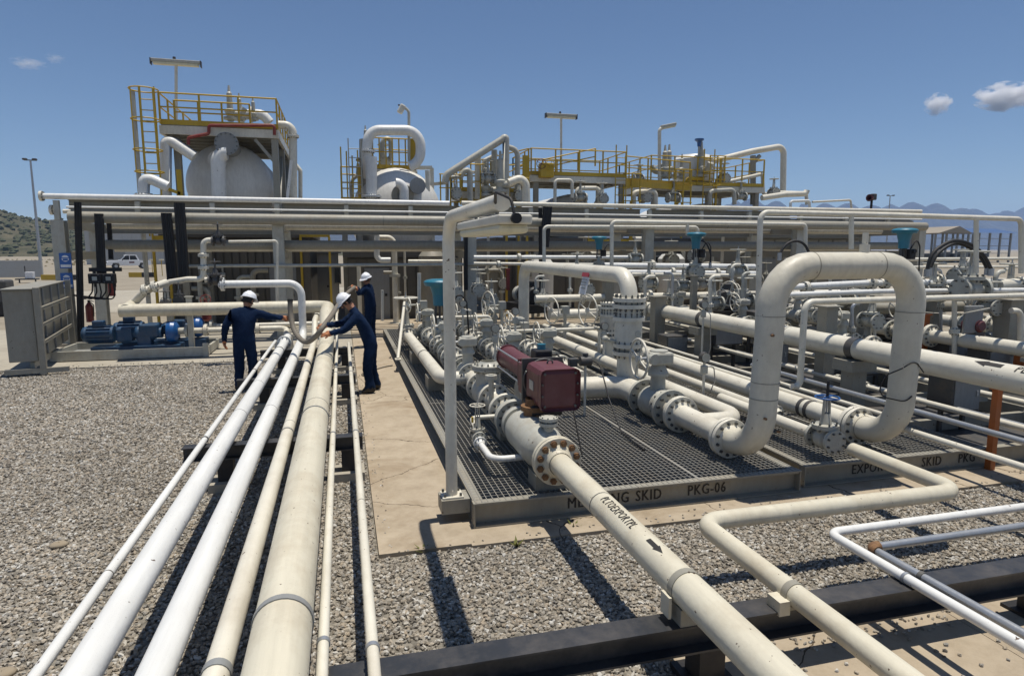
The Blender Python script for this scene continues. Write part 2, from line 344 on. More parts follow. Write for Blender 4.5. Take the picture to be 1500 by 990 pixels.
scatter('gravel', -7.5, 1.8, 0.2, 8.5, 1550, 0.009, 0.024, 1)
scatter('gravel', -13.5, 8.5, 0.2, 15.8, 900, 0.013, 0.029, 2)
scatter('gravel', 0.2, 1.8, 1.94, 5.25, 1650, 0.009, 0.023, 3)
scatter('gravel', 1.94, 3.57, 10.5, 5.22, 1600, 0.009, 0.023, 4)
scatter('gravel', 7.42, 1.0, 13, 3.57, 1200, 0.009, 0.024, 5)
scatter('loose_gravel', 2.0, 1.7, 7.3, 3.5, 34, 0.010, 0.022, 6, 0.03)
scatter('loose_gravel', .22, 5.3, .38, 13, 70, .006, .015, 11, Z1)
scatter('loose_gravel', .3, 5.27, 6, 5.36, 120, .006, .016, 12, Z1)
scatter('loose_gravel', 2.6, 3.2, 4.2, 3.55, 260, .006, .018, 14, 0.03)
scatter('loose_gravel', 2.3, 5.26, 8.5, 5.5, 60, 0.008, 0.016, 8, 0.03)
scatter('loose_gravel', -6, 15.86, -1.2, 16.1, 60, 0.01, 0.02, 9, 0.03)
for k, (x, y, s) in enumerate(((-2.1, 4.3, 0.06), (-2.5, 6.2, 0.06), (-2.45, 4.9, 0.045), (-0.72, 3.7, 0.06))):
    mb = MB(); mb.ball((0, 0, 0), s, 10, 0.45)
    for v in mb.v: v.x *= 1.25; v += Vector((random.uniform(-1, 1), random.uniform(-1, 1), random.uniform(-.5, .5)))*s*0.07
    st = thing('stone', ['flat sandy stone lying on gravel beside the thin outer pipe, nearer', 'large pale flat stone lying on the gravel field', 'small tan stone on gravel close to the thin outer pipe', 'brown stone lying in shade between the white pipes'][k], 'stone', (x, y, 0.02))
    part('stone_body', mb, paint('loose_stone', (0.30, 0.25, 0.18), 0.9, scale=9, amount=0.6), st, local=True)
def weed(x, y, label, z=0.0):
    t = thing('weed', label, 'plant', (x, y, z)); mb = MB()
    for k in range(16):
        a = random.uniform(0, 6.28); L = random.uniform(.03, .085); w = 0.012; d = V(math.cos(a), math.sin(a), random.uniform(.3, 1.1)); n = V(-math.sin(a), math.cos(a), 0)*w
        mb.add([(0, 0, 0), d*L*.5+n, d*L, d*L*.5-n], [(0, 1, 2, 3)])
    part('leaves', mb, M['weed'], t, local=True); mb = MB(); mb.cyl((0, 0, -.01), (0, 0, .04), .004, 6); part('stem', mb, M['weed'], t, local=True)
weed(*G(620, 808)[:2], 'small yellow green weed at the corner of concrete path in lamp shadow')
weed(*G(757, 800)[:2], 'small yellow green weed at slab edge right of the lamp shadow')
weed(*G(840, 772)[:2], 'small weed at slab edge just below the stencilled skid beam')

# ------------------------------------------------------------------ text helpers
def text_mesh(txt, size, bevel=0.0):
    cu = bpy.data.curves.new('txt', 'FONT'); cu.body = txt; cu.size = size; cu.resolution_u = 2; cu.space_character = 1.12; cu.offset = 0
    to = bpy.data.objects.new('txt', cu); COL.objects.link(to); bpy.context.view_layer.update()
    me = bpy.data.meshes.new_from_object(to.evaluated_get(bpy.context.evaluated_depsgraph_get()))
    bpy.data.objects.remove(to)
    bm = bmesh.new(); bm.from_mesh(me); g = bmesh.ops.duplicate(bm, geom=bm.verts[:]+bm.edges[:]+bm.faces[:])['geom']     # second pass of paint makes the strokes bolder
    for e in g:
        if isinstance(e, bmesh.types.BMVert): e.co.x += size*.045; e.co.z += .0012
    bm.to_mesh(me); bm.free(); return me
def flat_text(name, txt, size, origin, xdir, ydir, mat, parent, sx=1.0):
    me = text_mesh(txt, size); o0 = wloc(parent); xd, yd = Vector(xdir), Vector(ydir)
    for v in me.vertices: v.co = Vector(origin)+xd*v.co.x*sx+yd*v.co.y+xd.cross(yd)*v.co.z-o0
    me.materials.clear(); me.materials.append(mat); me.name = name; return link(name, me, parent)
def wrap(me, p0, axis, r, phi0, name, mat, parent, sx=1.0):
    """wrap flat lettering on a level pipe: x runs along axis, y round the pipe from angle phi0 (0 = top, + towards side)"""
    bm = bmesh.new(); bm.from_mesh(me); y0 = min(v.co.y for v in bm.verts); y1 = max(v.co.y for v in bm.verts)
    for k in range(1, 9):
        bmesh.ops.bisect_plane(bm, geom=bm.verts[:]+bm.edges[:]+bm.faces[:], plane_co=(0, y0+(y1-y0)*k/9, 0), plane_no=(0, 1, 0))
    ax = Vector(axis).normalized(); side = Vector((0, 0, 1)).cross(ax).normalized(); yc = (y0+y1)/2; o0 = wloc(parent)
    for v in bm.verts:
        a = phi0+(v.co.y-yc)/r; v.co = Vector(p0)+ax*(v.co.x*sx)+(side*math.sin(a)+Vector((0, 0, 1))*math.cos(a))*(r+0.0025+v.co.z)-o0
    bm.to_mesh(me); bm.free(); me.materials.clear(); me.materials.append(mat); me.name = name; return link(name, me, parent)
def arrow_mesh(L, h, rev=False):
    me = bpy.data.meshes.new('arrow'); b = h*0.3
    vs = [(0, -b, 0), (L*.55, -b, 0), (L*.55, -h/2, 0), (L, 0, 0), (L*.55, h/2, 0), (L*.55, b, 0), (0, b, 0)]
    if rev: vs = [(L-x, y, z) for x, y, z in vs]
    me.from_pydata(vs, [], [(0, 1, 5, 6), (2, 3, 4)]); return me

# ------------------------------------------------------------------ pipe helper: one pipe is one thing
def flange_mb(mb, p, d, r, t=0.035, gap=0.004, raised=0.006, seg=28, single=False):
    """a bolted pair of flange discs centred on p across direction d"""
    d = Vector(d).normalized(); p = Vector(p)
    if single: mb.lathe(p-d*t/2, d, [(0, 0), (0, r), (t, r), (t, 0)], seg); return mb
    for s in (-1, 1):
        q = p+d*s*(gap/2+t/2); mb.lathe(q-d*t/2, d, [(0, 0), (0, r*.985), (t*.12, r), (t*.88, r), (t, r*.985), (t, 0)], seg)
        mb.lathe(q+d*s*t/2, d*s, [(0, r*.72), (t*.9, r*.55), (t*1.5, r*.48)], seg)
    return mb
_bm = {}
def bolt_ring(t, p, d, RR, n, br, h, mat='boltm', name='bolt'):
    """each bolt of a near flange is an object of its own, all sharing one mesh"""
    k = (round(br, 4), round(h, 3), mat)
    if k not in _bm: _bm[k] = MB().cyl((0, 0, -h/2), (0, 0, h/2), br*.62, 6).lathe((0, 0, -h/2+h*.08), ZD, [(0, 0), (0, br), (h*.2, br), (h*.2, 0)], 6).lathe((0, 0, h/2-h*.28), ZD, [(0, 0), (0, br), (h*.2, br), (h*.2, 0)], 6).mesh(name, M[mat])
    x, y, d = frame(Vector(d)); q = d.to_track_quat('Z', 'Y').to_euler(); w = wloc(t)
    for i in range(n):
        a = 2*math.pi*(i+.5)/n; o = link(name, _bm[k], t); o.location = Vector(p)+(x*math.cos(a)+y*math.sin(a))*RR-w; o.rotation_euler = q
YD = (0, 1, 0); XD = (1, 0, 0); ZD = (0, 0, 1)
def pipe(label, path, r, mat, bend=None, flanges=(), welds=(), clamps=(), cat='pipe', group=None, seg=18, name='pipe', root=None, band_mat=None):
    path = [Vector(p) for p in path]
    t = root or thing(name, label, cat, path[0], group)
    part('pipe_run', MB().tube(path, r, seg, bend), M[mat], t)
    for (p, d, fr) in flanges:
        part('flange', flange_mb(MB(), p, d, fr), M[mat if mat not in ('galv',) else 'valve'], t)
        part('flange_bolts', MB().bolts(p, d, fr*.8, max(8, int(fr*60)), fr*.075, 0.13), M['boltm'], t)
    for (p, d) in welds:
        d = Vector(d).normalized(); part('weld_seam', MB().lathe(Vector(p)-d*.006, d, [(0, r*.99), (0, r*1.012), (.012, r*1.012), (.012, r*.99)], seg), M['band'], t)
    for (p, d, w) in clamps:
        d = Vector(d).normalized(); p = Vector(p); e = max(.006, r*.05)
        part('clamp', MB().lathe(p-d*w/2, d, [(0, r*.98), (0, r+e), (w, r+e), (w, r*.98)], seg+4), M[band_mat or 'band'], t)
    return t
YD = (0, 1, 0); XD = (1, 0, 0); ZD = (0, 0, 1)

# ------------------------------------------------------------------ the bundle of seven pipes on the left
xs = dict(t1=-1.52, w2=-1.27, w3=-0.93, p4=-0.655, big=-0.365, t6=-0.165, t7=0.085)
z0 = 0.50
pipe('thin white pipe along the outer left edge of the pipe bundle', [(xs['t1'], 1.2, z0+.035), (xs['t1'], 15.4, z0+.035), (xs['t1'], 15.4, .25)], .032, 'white', clamps=[((xs['t1'], 7.45, z0+.035), YD, .03), ((xs['t1'], 11.6, z0+.035), YD, .03)], welds=[((xs['t1'], y, z0+.035), YD) for y in (4.4, 9.6)])
pipe('left one of two wide bright white pipes in the bundle, beside the thin outer pipe', [(xs['w2'], 1.2, z0+.088), (xs['w2'], 15.2, z0+.088), (xs['w2'], 15.75, z0+.088), (xs['w2'], 16.1, .25)], .088, 'white', flanges=[((xs['w2'], 14.6, z0+.088), YD, .15)],
     welds=[((xs['w2'], y, z0+.088), YD) for y in (8.2, 10.0)], clamps=[((xs['w2'], 13.4, z0+.088), YD, .05)])
pz = z0+.09
pipe('wide bright white pipe rising into a tall gooseneck that runs left to the pumps', [(xs['w3'], 1.2, pz), (xs['w3'], 15.6, pz), (xs['w3'], 15.6, 1.82), (-2.62, 15.6, 1.82)], .085, 'white', bend=.28,
     welds=[((xs['w3'], y, pz), YD) for y in (8.35, 12.2)], flanges=[((-2.6, 15.6, 1.82), XD, .15)])
pipe('medium cream pipe between the white pipes and the fat cream pipe', [(xs['p4'], 1.2, z0+.066), (xs['p4'], 15.1, z0+.066), (xs['p4'], 15.6, .95), (xs['p4'], 17.6, .95)], .066, 'ivory', welds=[((xs['p4'], y, z0+.066), YD) for y in (7.7, 12.0)],
     clamps=[((xs['p4'], 3.12, z0+.066), YD, .05), ((xs['p4'], 7.35, z0+.066), YD, .03)], band_mat='grey')
bz = z0+.15
big = pipe('fat cream pipe, widest of the left bundle, turning left at the far end', [(xs['big'], 1.2, bz), (xs['big'], 13.7, bz), (xs['big'], 14.9, 1.19), (xs['big'], 16.6, 1.19), (-5.0, 16.6, 1.19)], .15, 'cream', bend=.42, seg=28,
     welds=[((xs['big'], y, bz), YD) for y in (8.05, 12.9, 13.15)], clamps=[((xs['big'], 3.34, bz), YD, .045), ((xs['big'], 7.6, bz), YD, .03)], band_mat='grey')
pipe('thin cream pipe touching the right side of the fat cream pipe', [(xs['t6'], 1.2, z0+.032), (xs['t6'], 14.8, z0+.032), (xs['t6'], 15.3, 1.0), (xs['t6'], 17, 1.0)], .03, 'ivory', clamps=[((xs['t6'], y, z0+.032), YD, .03) for y in (3.3, 7.3, 11.0)], band_mat='galv')
pipe('lone thin white pipe standing clear at the right edge of the bundle', [(xs['t7'], 1.2, z0+.035), (xs['t7'], 14.6, z0+.035), (xs['t7'], 14.6, .1)], .032, 'ivory', clamps=[((xs['t7'], y, z0+.035), YD, .03) for y in (3.18, 7.3, 11.0)], welds=[((xs['t7'], y, z0+.035), YD) for y in (5.2, 9.0)], band_mat='galv')
part('mitre_end', MB().sweep([(-4.86, 16.52, 1.19), (-5.02, 17.6, 1.22)], .15, 24), M['cream'], big)
# pipe shoes standing on the beams beside the thin and fat pipes
def ibeam(mb, a, b, w, h, t=.014):
    a, b = Vector(a), Vector(b); u = Vector((0, 0, 1))
    mb.bar(a+u*(h/2-t/2), b+u*(h/2-t/2), w, t); mb.bar(a-u*(h/2-t/2), b-u*(h/2-t/2), w, t); mb.bar(a, b, t, h-2*t); return mb
def sleeper(label, y, xa, xb, posts, top=z0, plinth=True):
    t = thing('pipe_sleeper', label, 'pipe support', ((xa+xb)/2, y, 0), 'black steel sleepers under the left pipe bundle')
    part('beam', ibeam(MB(), (xa, y, top-.08), (xb, y, top-.08), .16, .155), M['beam'], t)
    for x in posts:
        part('post', MB().span((x-.08, y-.078, .10), (x+.08, y+.078, top-.158)), M['black'], t)
        if plinth: part('plinth', MB().span((x-.17, y-.17, -.05), (x+.17, y+.17, .10)), M['concg'], t)
    return t
sleeper('black sleeper frame under the left pipes, halfway between camera and workers', 7.35, -1.72, .16, (-1.3, 0.0))
sleeper('black sleeper frame under the left pipes, directly beside the bending worker', 11.05, -1.72, .16, (-1.3, 0.0))
sleeper('black sleeper frame at the far end of the left pipe bundle', 14.2, -1.72, .16, (-1.3, 0.0))
# ------------------------------------------------------------------ the long black beam across the foreground
bt = thing('long_beam', 'long black steel beam crossing the foreground on short posts', 'beam', (4, 3.62, 0))
BY, BTOP = 3.18, .42
part('beam', ibeam(MB(), (-.14, BY, BTOP-.09), (13.5, BY, BTOP-.09), .17, .18), M['beam'], bt)
for x in (0.28, 2.05, 4.72, 7.6, 10.8): part('post', MB().span((x-.085, BY-.083, .0), (x+.085, BY+.083, BTOP-.182)), M['black'], bt)
for x in (0.28, 2.05, 4.72, 7.6, 10.8): part('base_plate', MB().span((x-.15, BY-.15, .0), (x+.15, BY+.15, .045)), M['black'], bt)

# ------------------------------------------------------------------ lines in the front right
PX, PZ, PR = 1.90, .62, .104
pl = pipe('cream pipe with stencilled words and arrow running from maroon valve toward the camera', [(PX, .6, PZ), (PX, 5.53, PZ)], PR, 'cream', seg=32, clamps=[((PX, 3.18, PZ), YD, .05)], band_mat='beige', welds=[((PX, 4.45, PZ), YD)])
for s in (-1, 1): part('saddle_lug', MB().span((PX+s*.104-.006, 3.14, PZ-.16), (PX+s*.104+.03*s+.006, 3.24, PZ-.03)), M['cream'], pl)
part('saddle', MB().span((PX-.07, BY-.08, BTOP+.002), (PX+.07, BY+.08, PZ-PR*.9)), M['beige'], pl)
wrap(text_mesh('PLTOEXPORTPL', .098), (PX, 4.36, PZ), (0, -1, 0), PR, R(-14), 'lettering', M['ink'], pl, .70)
wrap(arrow_mesh(.20, .055), (PX, 3.62, PZ), (0, -1, 0), PR, R(-14), 'arrow_mark', M['ink'], pl)
fl = thing('flange', 'big cream flange with rusty bolts at the start of the stencilled pipe', 'flange', (PX, 5.56, PZ))
part('flange_disc', flange_mb(MB(), (PX, 5.56, PZ), YD, .232, .045, .012), M['cream'], fl)
bm_ = MB().cyl((0, -.085, 0), (0, .085, 0), .02, 6).lathe((0, -.075, 0), (0, 1, 0), [(0, 0), (0, .033), (.035, .033), (.035, 0)], 6).mesh('bolt', M['rust'])
for k in range(12):
    a = 2*math.pi*(k+.5)/12; b = link('bolt', bm_, fl); b.location = (math.cos(a)*.185, 0, math.sin(a)*.185)
# L shaped cream pipe
LZ = .50
c1 = G(1379, 709, LZ); c2 = G(1043, 778, LZ); LX1, LY = c1.x, (c1.y+c2.y)/2; LX2 = c2.x
lp = pipe('cream zigzag pipe bending twice on its way from blue wheel valve to the camera', [(LX1, 5.45, LZ), (LX1, LY, LZ), (LX2, LY, LZ), (LX2, .5, LZ)], .07, 'cream', bend=.17, seg=24, clamps=[((LX2, 3.14, LZ), YD, .05)], band_mat='beige')
part('saddle', MB().span((LX2-.07, BY-.09, BTOP+.002), (LX2+.07, BY+.09, LZ-.055)), M['beige'], lp)
part('saddle_lug', MB().span((LX2-.14, 3.08, LZ-.10), (LX2-.065, 3.2, LZ-.01)), M['cream'], lp)
# thin white and grey pipes in the corner
TZ = BTOP+.035
c = G(1213, 780, TZ)
pipe('thin white pipe bending back at the lower right, left of the grey pipe', [(c.x, .6, TZ), (c.x, c.y, TZ), (13, c.y, TZ)], .034, 'white', bend=.10, clamps=[((c.x, BY, TZ), YD, .02)], band_mat='galv')
cg = G(1275, 800, TZ)
gp = pipe('thin grey galvanised pipe with a rusty brown elbow at the lower right', [(cg.x, .6, TZ-.01), (cg.x, cg.y-.02, TZ-.01)], .03, 'galv', clamps=[((cg.x, BY, TZ-.01), YD, .03)])
part('elbow', MB().tube([(cg.x, cg.y-.07, TZ-.01), (cg.x, cg.y, TZ-.01), (cg.x+.07, cg.y, TZ-.01)], .041, 14, .05), M['rust'], gp)
part('pipe_run', MB().tube([(cg.x+.03, cg.y, TZ-.01), (13, cg.y, TZ-.01)], .03, 14), M['galv'], gp)
a = G(1330, 630, .62); pipe('thin cream pipe running diagonally past the foot of the right loop leg', [(a.x, 11, .62), (a.x, .8, .62)], .034, 'ivory')
a = G(1440, 630, .62); pipe('thin grey pipe beside the orange post on the far right', [(a.x, 9.5, .62), (a.x, .8, .62)], .034, 'galv', flanges=[((a.x, 6.55, .62), YD, .08)])

# ------------------------------------------------------------------ the metering skids
ZG = .27       # top of grating
def skid(label, x0, y0, x1, y1, nlong, panels, laid=99):
    t = thing('skid', label, 'skid', (x0, y0, 0), 'steel equipment skids with grating floors')
    def ch(a, b, out):   # channel with flanges: web recessed
        mb = MB(); a, b, o = Vector(a), Vector(b), Vector(out); u = Vector((0, 0, 1))
        mb.bar(a, b, .012, .235); mb.bar(a+u*.111+o*.045, b+u*.111+o*.045, .09, .014); mb.bar(a-u*.111+o*.045, b-u*.111+o*.045, .09, .014); return mb
    zc = Z1+.118
    part('front_beam', ch((x0, y0+.10, zc), (x1, y0+.10, zc), (0, -1, 0)), M['beige'], t)
    part('back_beam', ch((x0, y1, zc), (x1, y1, zc), (0, 1, 0)), M['beige'], t)
    part('side_beam', ch((x0+.10, y0+.11, zc), (x0+.10, y1-.01, zc), (-1, 0, 0)), M['beige'], t)
    part('side_beam', ch((x1-.10, y0+.11, zc), (x1-.10, y1-.01, zc), (1, 0, 0)), M['beige'], t)
    for x in (x0+.012, x1-.012): part('end_stiffener', MB().span((x-.006, y0+.012, zc-.102), (x+.006, y0+.092, zc+.102)), M['beige'], t)
    part('painted_shade', MB().span((x0+.12, y0+.13, Z1+.002), (x1-.12, y1-.02, Z1+.012)), M['dark'], t)  # dark sheet added to stand in for the shade below the grating
    n = int((y1-y0)/1.4)
    for k in range(1, n): part('cross_beam', MB().span((x0+.12, y0+k*1.4-.04, Z1+.02), (x1-.12, y0+k*1.4+.04, ZG-.06)), M['beige'], t)
    # grating panels: real bars, laid with a small gap
    xsn = [x0+.02+(x1-x0-.04)*k/nlong for k in range(nlong+1)]
    for k in range(min(nlong, laid)):
        xa, xb = xsn[k]+.008, xsn[k+1]-.008; ys = y0+.03
        for pl_ in panels:
            ye = ys+pl_-.015; mb = MB(); nb = max(2, int((xb-xa)/.056))
            for i in range(nb+1):
                x = xa+(xb-xa)*i/nb; w = .0075 if 0 < i < nb else .016; mb.span((x-w/2, ys, ZG-.04), (x+w/2, ye, ZG))
            nc = max(2, int((ye-ys)/.070))
            for i in range(nc+1):
                y = ys+(ye-ys)*i/nc; w = .0075 if 0 < i < nc else .014; mb.span((xa, y-w/2, ZG-.037), (xb, y+w/2, ZG-.003))
            g = part('grating_panel', mb, M['grate'], t); ys += pl_
    return t
skA = skid('metering skid with grating floor, stencilled on its front beam', 1.10, 5.56, 4.66, 19.0, 3, (4.0, 4.0, 5.3))
for tx, px, sx in (('METERING', 832, 1.0), ('SKID', 932, 1.0), ('PKG-06', 1008, 1.0)):
    q = YP(px, 740, 5.62); flat_text('lettering', tx, .155, (q.x, 5.649, Z1+.062), (1, 0, 0), (0, 0, 1), M['ink'], skA, .82)
skB = skid('second skid to the right of the metering skid, marked as the export skid', 4.78, 5.66, 9.9, 19.0, 4, (4.0, 4.0, 5.2), 2)
for tx, px in (('EXPORT', 1250), ('SKID', 1352), ('PKG', 1405)):
    q = YP(px, 690, 5.72); flat_text('lettering', tx, .155, (q.x, 5.749, Z1+.062), (1, 0, 0), (0, 0, 1), M['ink'], skB, .82)
skC = skid('third skid at the far right, beyond the orange posts', 10.1, 5.9, 16.5, 19.0, 4, (4.0, 4.0, 3.2), 0)
part('lamp_bracket', MB().span((.83, 5.74, .12), (1.10, 5.98, .255)), M['beige'], skA)

# lamp post with a tube lamp on its arm, at the skid corner
lt = thing('lamp_post', 'cream bent-pipe lamp post at the near left corner of the metering skid', 'lamp post', (.945, 5.86, .255))
part('pole', MB().tube([(.945, 5.86, .26), (.945, 5.86, 2.88), (.945, 3.82, 2.88)], .056, 20, .26), M['ivory'], lt)
bp = part('base_plate', MB().span((.845, 5.76, .256), (1.045, 5.96, .272)), M['ivory'], lt)
for x in (.87, 1.02):
    for y in (5.79, 5.93): part('anchor_bolt', MB().cyl((x, y, .272), (x, y, .30), .013, 6), M['boltm'], lt)
part('collar', MB().lathe((.945, 5.86, 2.55), ZD, [(0, .05), (0, .054), (.02, .054), (.02, .05)], 20), M['ivory'], lt)
part('gusset', MB().bar((.945, 5.83, .29), (.945, 5.93, .40), .008, .09), M['ivory'], lt)
fx = part('lamp_housing', MB().bevbox((.945, 4.17, 2.765), (.20, 1.32, .055), .012), M['ivory'], lt)
part('diffuser', MB().bevbox((.945, 4.17, 2.715), (.18, 1.26, .055), .025), M['tube'], fx)
for y in (3.72, 4.05, 4.35, 4.65): part('lamp_clip', MB().span((.855, y-.012, 2.75), (1.035, y+.012, 2.80)), M['grey'], fx)
for y in (3.95, 4.6): part('hanger', MB().cyl((.945, y, 2.79), (.945, y, 2.84), .012, 8), M['grey'], fx)
part('lamp_cable', MB().tube([(.91, 3.85, 2.86), (.88, 3.72, 2.93), (.93, 3.55, 2.88), (.95, 3.5, 2.72), (.95, 3.62, 2.79), (.945, 3.75, 2.79)], .009, 8, .05), M['rubber'], lt)
part('cable_gland', MB().cyl((.945, 3.53, 2.77), (.945, 3.48, 2.77), .03, 10), M['black'], fx)

# ------------------------------------------------------------------ valve prototypes (axis along Y, stem up, built at the origin)
def wheel(mb, c, nrm, RR, r=None, spokes=4):
    c = Vector(c); r = r or RR*.075; mb.torus(c, nrm, RR, r, 24, 8); x, y, n = frame(Vector(nrm))
    for k in range(spokes):
        a = 2*math.pi*k/spokes+.4; mb.cyl(c+n*.0, c+(x*math.cos(a)+y*math.sin(a))*RR, r*.75, 6)
    mb.cyl(c-n*r*1.8, c+n*r*1.8, RR*.17, 10); return mb
def gate_valve(name, label, r, fr, L, zt, wr, body='valve', wheelm='valve', stem=True, horizontal=False):
    t = thing(name, label, 'valve')
    b = MB().lathe((0, -L/2, 0), YD, [(0, r), (L*.2, r), (L*.33, r*1.5), (L*.67, r*1.5), (L*.8, r), (L, r)], 18)
    b.lathe((0, 0, 0), ZD, [(0, r*1.3), (r*1.5, r*1.15), (r*1.6, r*1.9), (r*2.2, r*1.9), (r*2.3, r*.9), (zt*.62, r*.55)], 16); part('body', b, M[body], t, local=True)
    for s in (-1, 1):
        part('flange', MB().lathe((0, s*L/2, 0), YD, [(-.02, 0), (-.02, fr), (.02, fr), (.02, 0)], 22), M[body], t, local=True)
    bb = MB(); [bb.bolts((0, s*L/2, 0), YD, fr*.8, 8, fr*.085, .085) for s in (-1, 1)]; bb.bolts((0, 0, r*1.9), ZD, r*1.62, 8, fr*.08, .1); part('bolts', bb, M['boltm'], t, local=True)
    y = MB(); [y.bar((s*r*.55, 0, zt*.55), (s*r*.42, 0, zt*.97), r*.22, r*.4) for s in (-1, 1)]; y.box((0, 0, zt*.97), (r*1.1, r*.5, r*.25)); part('yoke', y, M[body], t, local=True)
    if stem: part('stem', MB().cyl((0, 0, zt*.6), (0, 0, zt*1.16), r*.14, 8), M['galv'], t, local=True)
    part('handwheel', wheel(MB(), (0, 0, zt), ZD, wr), M[wheelm], t, local=True)
    return t
def gear_valve(name, label, r, fr, L, gz, wr, side=-1, boxm='valve'):
    """ball valve with a gearbox on top and an upright handwheel at its side"""
    t = thing(name, label, 'valve')
    part('body', MB().lathe((0, -L/2, 0), YD, [(0, r), (L*.14, r), (L*.2, r*1.45), (L*.26, r*1.6), (L*.74, r*1.6), (L*.8, r*1.45), (L*.86, r), (L, r)], 22), M['valve'], t, local=True)
    for s in (-1, 1): part('flange', MB().lathe((0, s*L/2, 0), YD, [(-.025, 0), (-.025, fr), (.025, fr), (.025, 0)], 26), M['valve'], t, local=True)
    bb = MB(); [bb.bolts((0, s*L/2, 0), YD, fr*.8, 12, fr*.075, .11) for s in (-1, 1)]; [bb.bolts((0, s*L*.24, 0), YD, r*1.42, 12, .016, .06) for s in (-1, 1)]; part('bolts', bb, M['boltm'], t, local=True)
    part('neck', MB().lathe((0, 0, r*1.3), ZD, [(0, r*.8), (gz*.55-r, r*.75), (gz*.55-r, r*1.05), (gz*.55-r+.03, r*1.05), (gz-r*1.9, r*.6)], 14), M['valve'], t, local=True)
    gb = part('gearbox', MB().bevbox((0, 0, gz), (r*2.4, r*2.1, r*1.25), .025), M[boxm], t, local=True)
    part('gearbox_cover', MB().lathe((0, 0, gz+r*.6), ZD, [(0, r*.95), (r*.18, r*.9), (r*.22, 0)], 18), M[boxm], gb, local=True)
    part('worm_housing', MB().cyl((side*r*1.0, -r*1.15, gz), (side*r*1.0, -r*.4, gz), r*.55, 14), M[boxm], gb, local=True)
    part('shaft', MB().cyl((side*r*.9, -r*.2, gz), (side*r*2.3, -r*.2, gz), r*.16, 8), M['galv'], t, local=True)
    part('handwheel', wheel(MB(), (side*r*2.3, -r*.2, gz), XD, wr, .014), M['ivory'], t, local=True)
    return t
def control_valve(name, label, sc=1.0, fr=.15):
    t = thing(name, label, 'control valve')
    part('body', MB().lathe((0, -.2, 0), YD, [(0, .08), (.08, .08), (.14, .13), (.26, .13), (.32, .08), (.4, .08)], 16).lathe((0, 0, .05), ZD, [(0, .11), (.1, .1), (.1, .15), (.15, .15), (.15, .06), (.3, .05)], 14), M['valve'], t, local=True)
    for s in (-1, 1): part('flange', MB().lathe((0, s*.2, 0), YD, [(-.02, 0), (-.02, fr), (.02, fr), (.02, 0)], 20), M['valve'], t, local=True)
    bb = MB(); [bb.bolts((0, s*.2, 0), YD, fr*.8, 8, .013, .09) for s in (-1, 1)]; part('bolts', bb, M['boltm'], t, local=True)
    y = MB(); [y.bar((s*.07, 0, .28), (s*.055, 0, .56), .03, .05) for s in (-1, 1)]; y.cyl((0, 0, .26), (0, 0, .6), .016, 8); part('yoke', y, M['dark'], t, local=True)
    part('positioner', MB().bevbox((.13, -.05, .44), (.13, .14, .2), .015).cyl((.13, -.12, .5), (.13, -.16, .5), .04, 10), M['black'], t, local=True)
    a = part('actuator', MB().lathe((0, 0, .55), ZD, [(0, 0), (0, .095), (.16, .105), (.27, .135), (.30, .15)], 22), M['teal'], t, local=True)
    part('diaphragm_cover', MB().lathe((0, 0, .85), ZD, [(0, .14), (0, .215), (.045, .235), (.06, .235), (.085, .20), (.10, .12), (.105, 0)], 26), M['teal'], a, local=True)
    part('air_hose', MB().tube([(.15, 0, .5), (.3, 0, .75), (.42, .02, .6), (.45, .02, .1)], .014, 8, .12), M['rubber'], t, local=True)
    return t

# ------------------------------------------------------------------ line A: maroon valve, check valve, joined by the left branch
XA, ZA, RA = 1.90, .62, .11
lineA = pipe('main line along the left of the metering skid, behind the maroon actuator', [(XA, 7.25, ZA), (XA, 16.2, ZA)], RA, 'ivory', flanges=[((XA, y, ZA), YD, .22) for y in (7.5, 8.12, 8.95, 10.55, 11.5, 13.05, 14.4, 15.4)])
mv = thing('ball_valve', 'large grey ball valve on the skid carrying the maroon actuator', 'valve', (XA, 6.5, ZA))
part('body', MB().lathe((XA, 5.66, ZA), YD, [(0, .125), (.12, .125), (.2, .19), (.26, .21), (.34, .225), (.98, .225), (1.06, .21), (1.1, .18), (1.16, .16), (1.35, .16), (1.45, .15), (1.6, .12)], 32), M['valve'], mv)
part('collar', MB().lathe((XA, 6.82, ZA), YD, [(0, .17), (0, .205), (.09, .205), (.09, .17)], 28), M['valve'], mv)
part('blue_gasket', MB().lathe((XA, 6.96, ZA), YD, [(0, .16), (0, .178), (.05, .178), (.05, .16)], 28), M['galv'], mv, label='dark blue grey gasket ring')
part('flange', flange_mb(MB(), (XA, 7.1, ZA), YD, .235, .05), M['valve'], mv)
bolt_ring(mv, (XA, 7.1, ZA), YD, .19, 14, .018, .16, 'boltm')
bolt_ring(mv, (XA, 6.02, ZA), YD, .2, 12, .02, .09, 'boltm')
part('stem_neck', MB().lathe((XA+.05, 6.45, ZA+.2), ZD, [(0, .12), (.07, .12), (.07, .15), (.12, .15), (.12, .1), (.2, .1)], 18), M['rust'], mv, label='rusty yellow stem neck')
dn = part('drain_nozzle', MB().lathe((XA+.03, 5.9, ZA+.19), ZD, [(0, .05), (.06, .05), (.06, .095), (.09, .095), (.09, .06), (.11, .06), (.11, .095), (.14, .095), (.15, 0)], 18), M['valve'], mv)
bolt_ring(dn, (XA+.03, 5.9, ZA+.29), ZD, .078, 8, .011, .1, 'boltm')
pd = part('pedestal', MB().span((XA-.15, 5.72, ZG+.002), (XA+.19, 6.0, ZA-.2)).span((XA-.1, 7.4, ZG+.002), (XA+.1, 7.6, ZA-.2)), M['rackp'], mv)
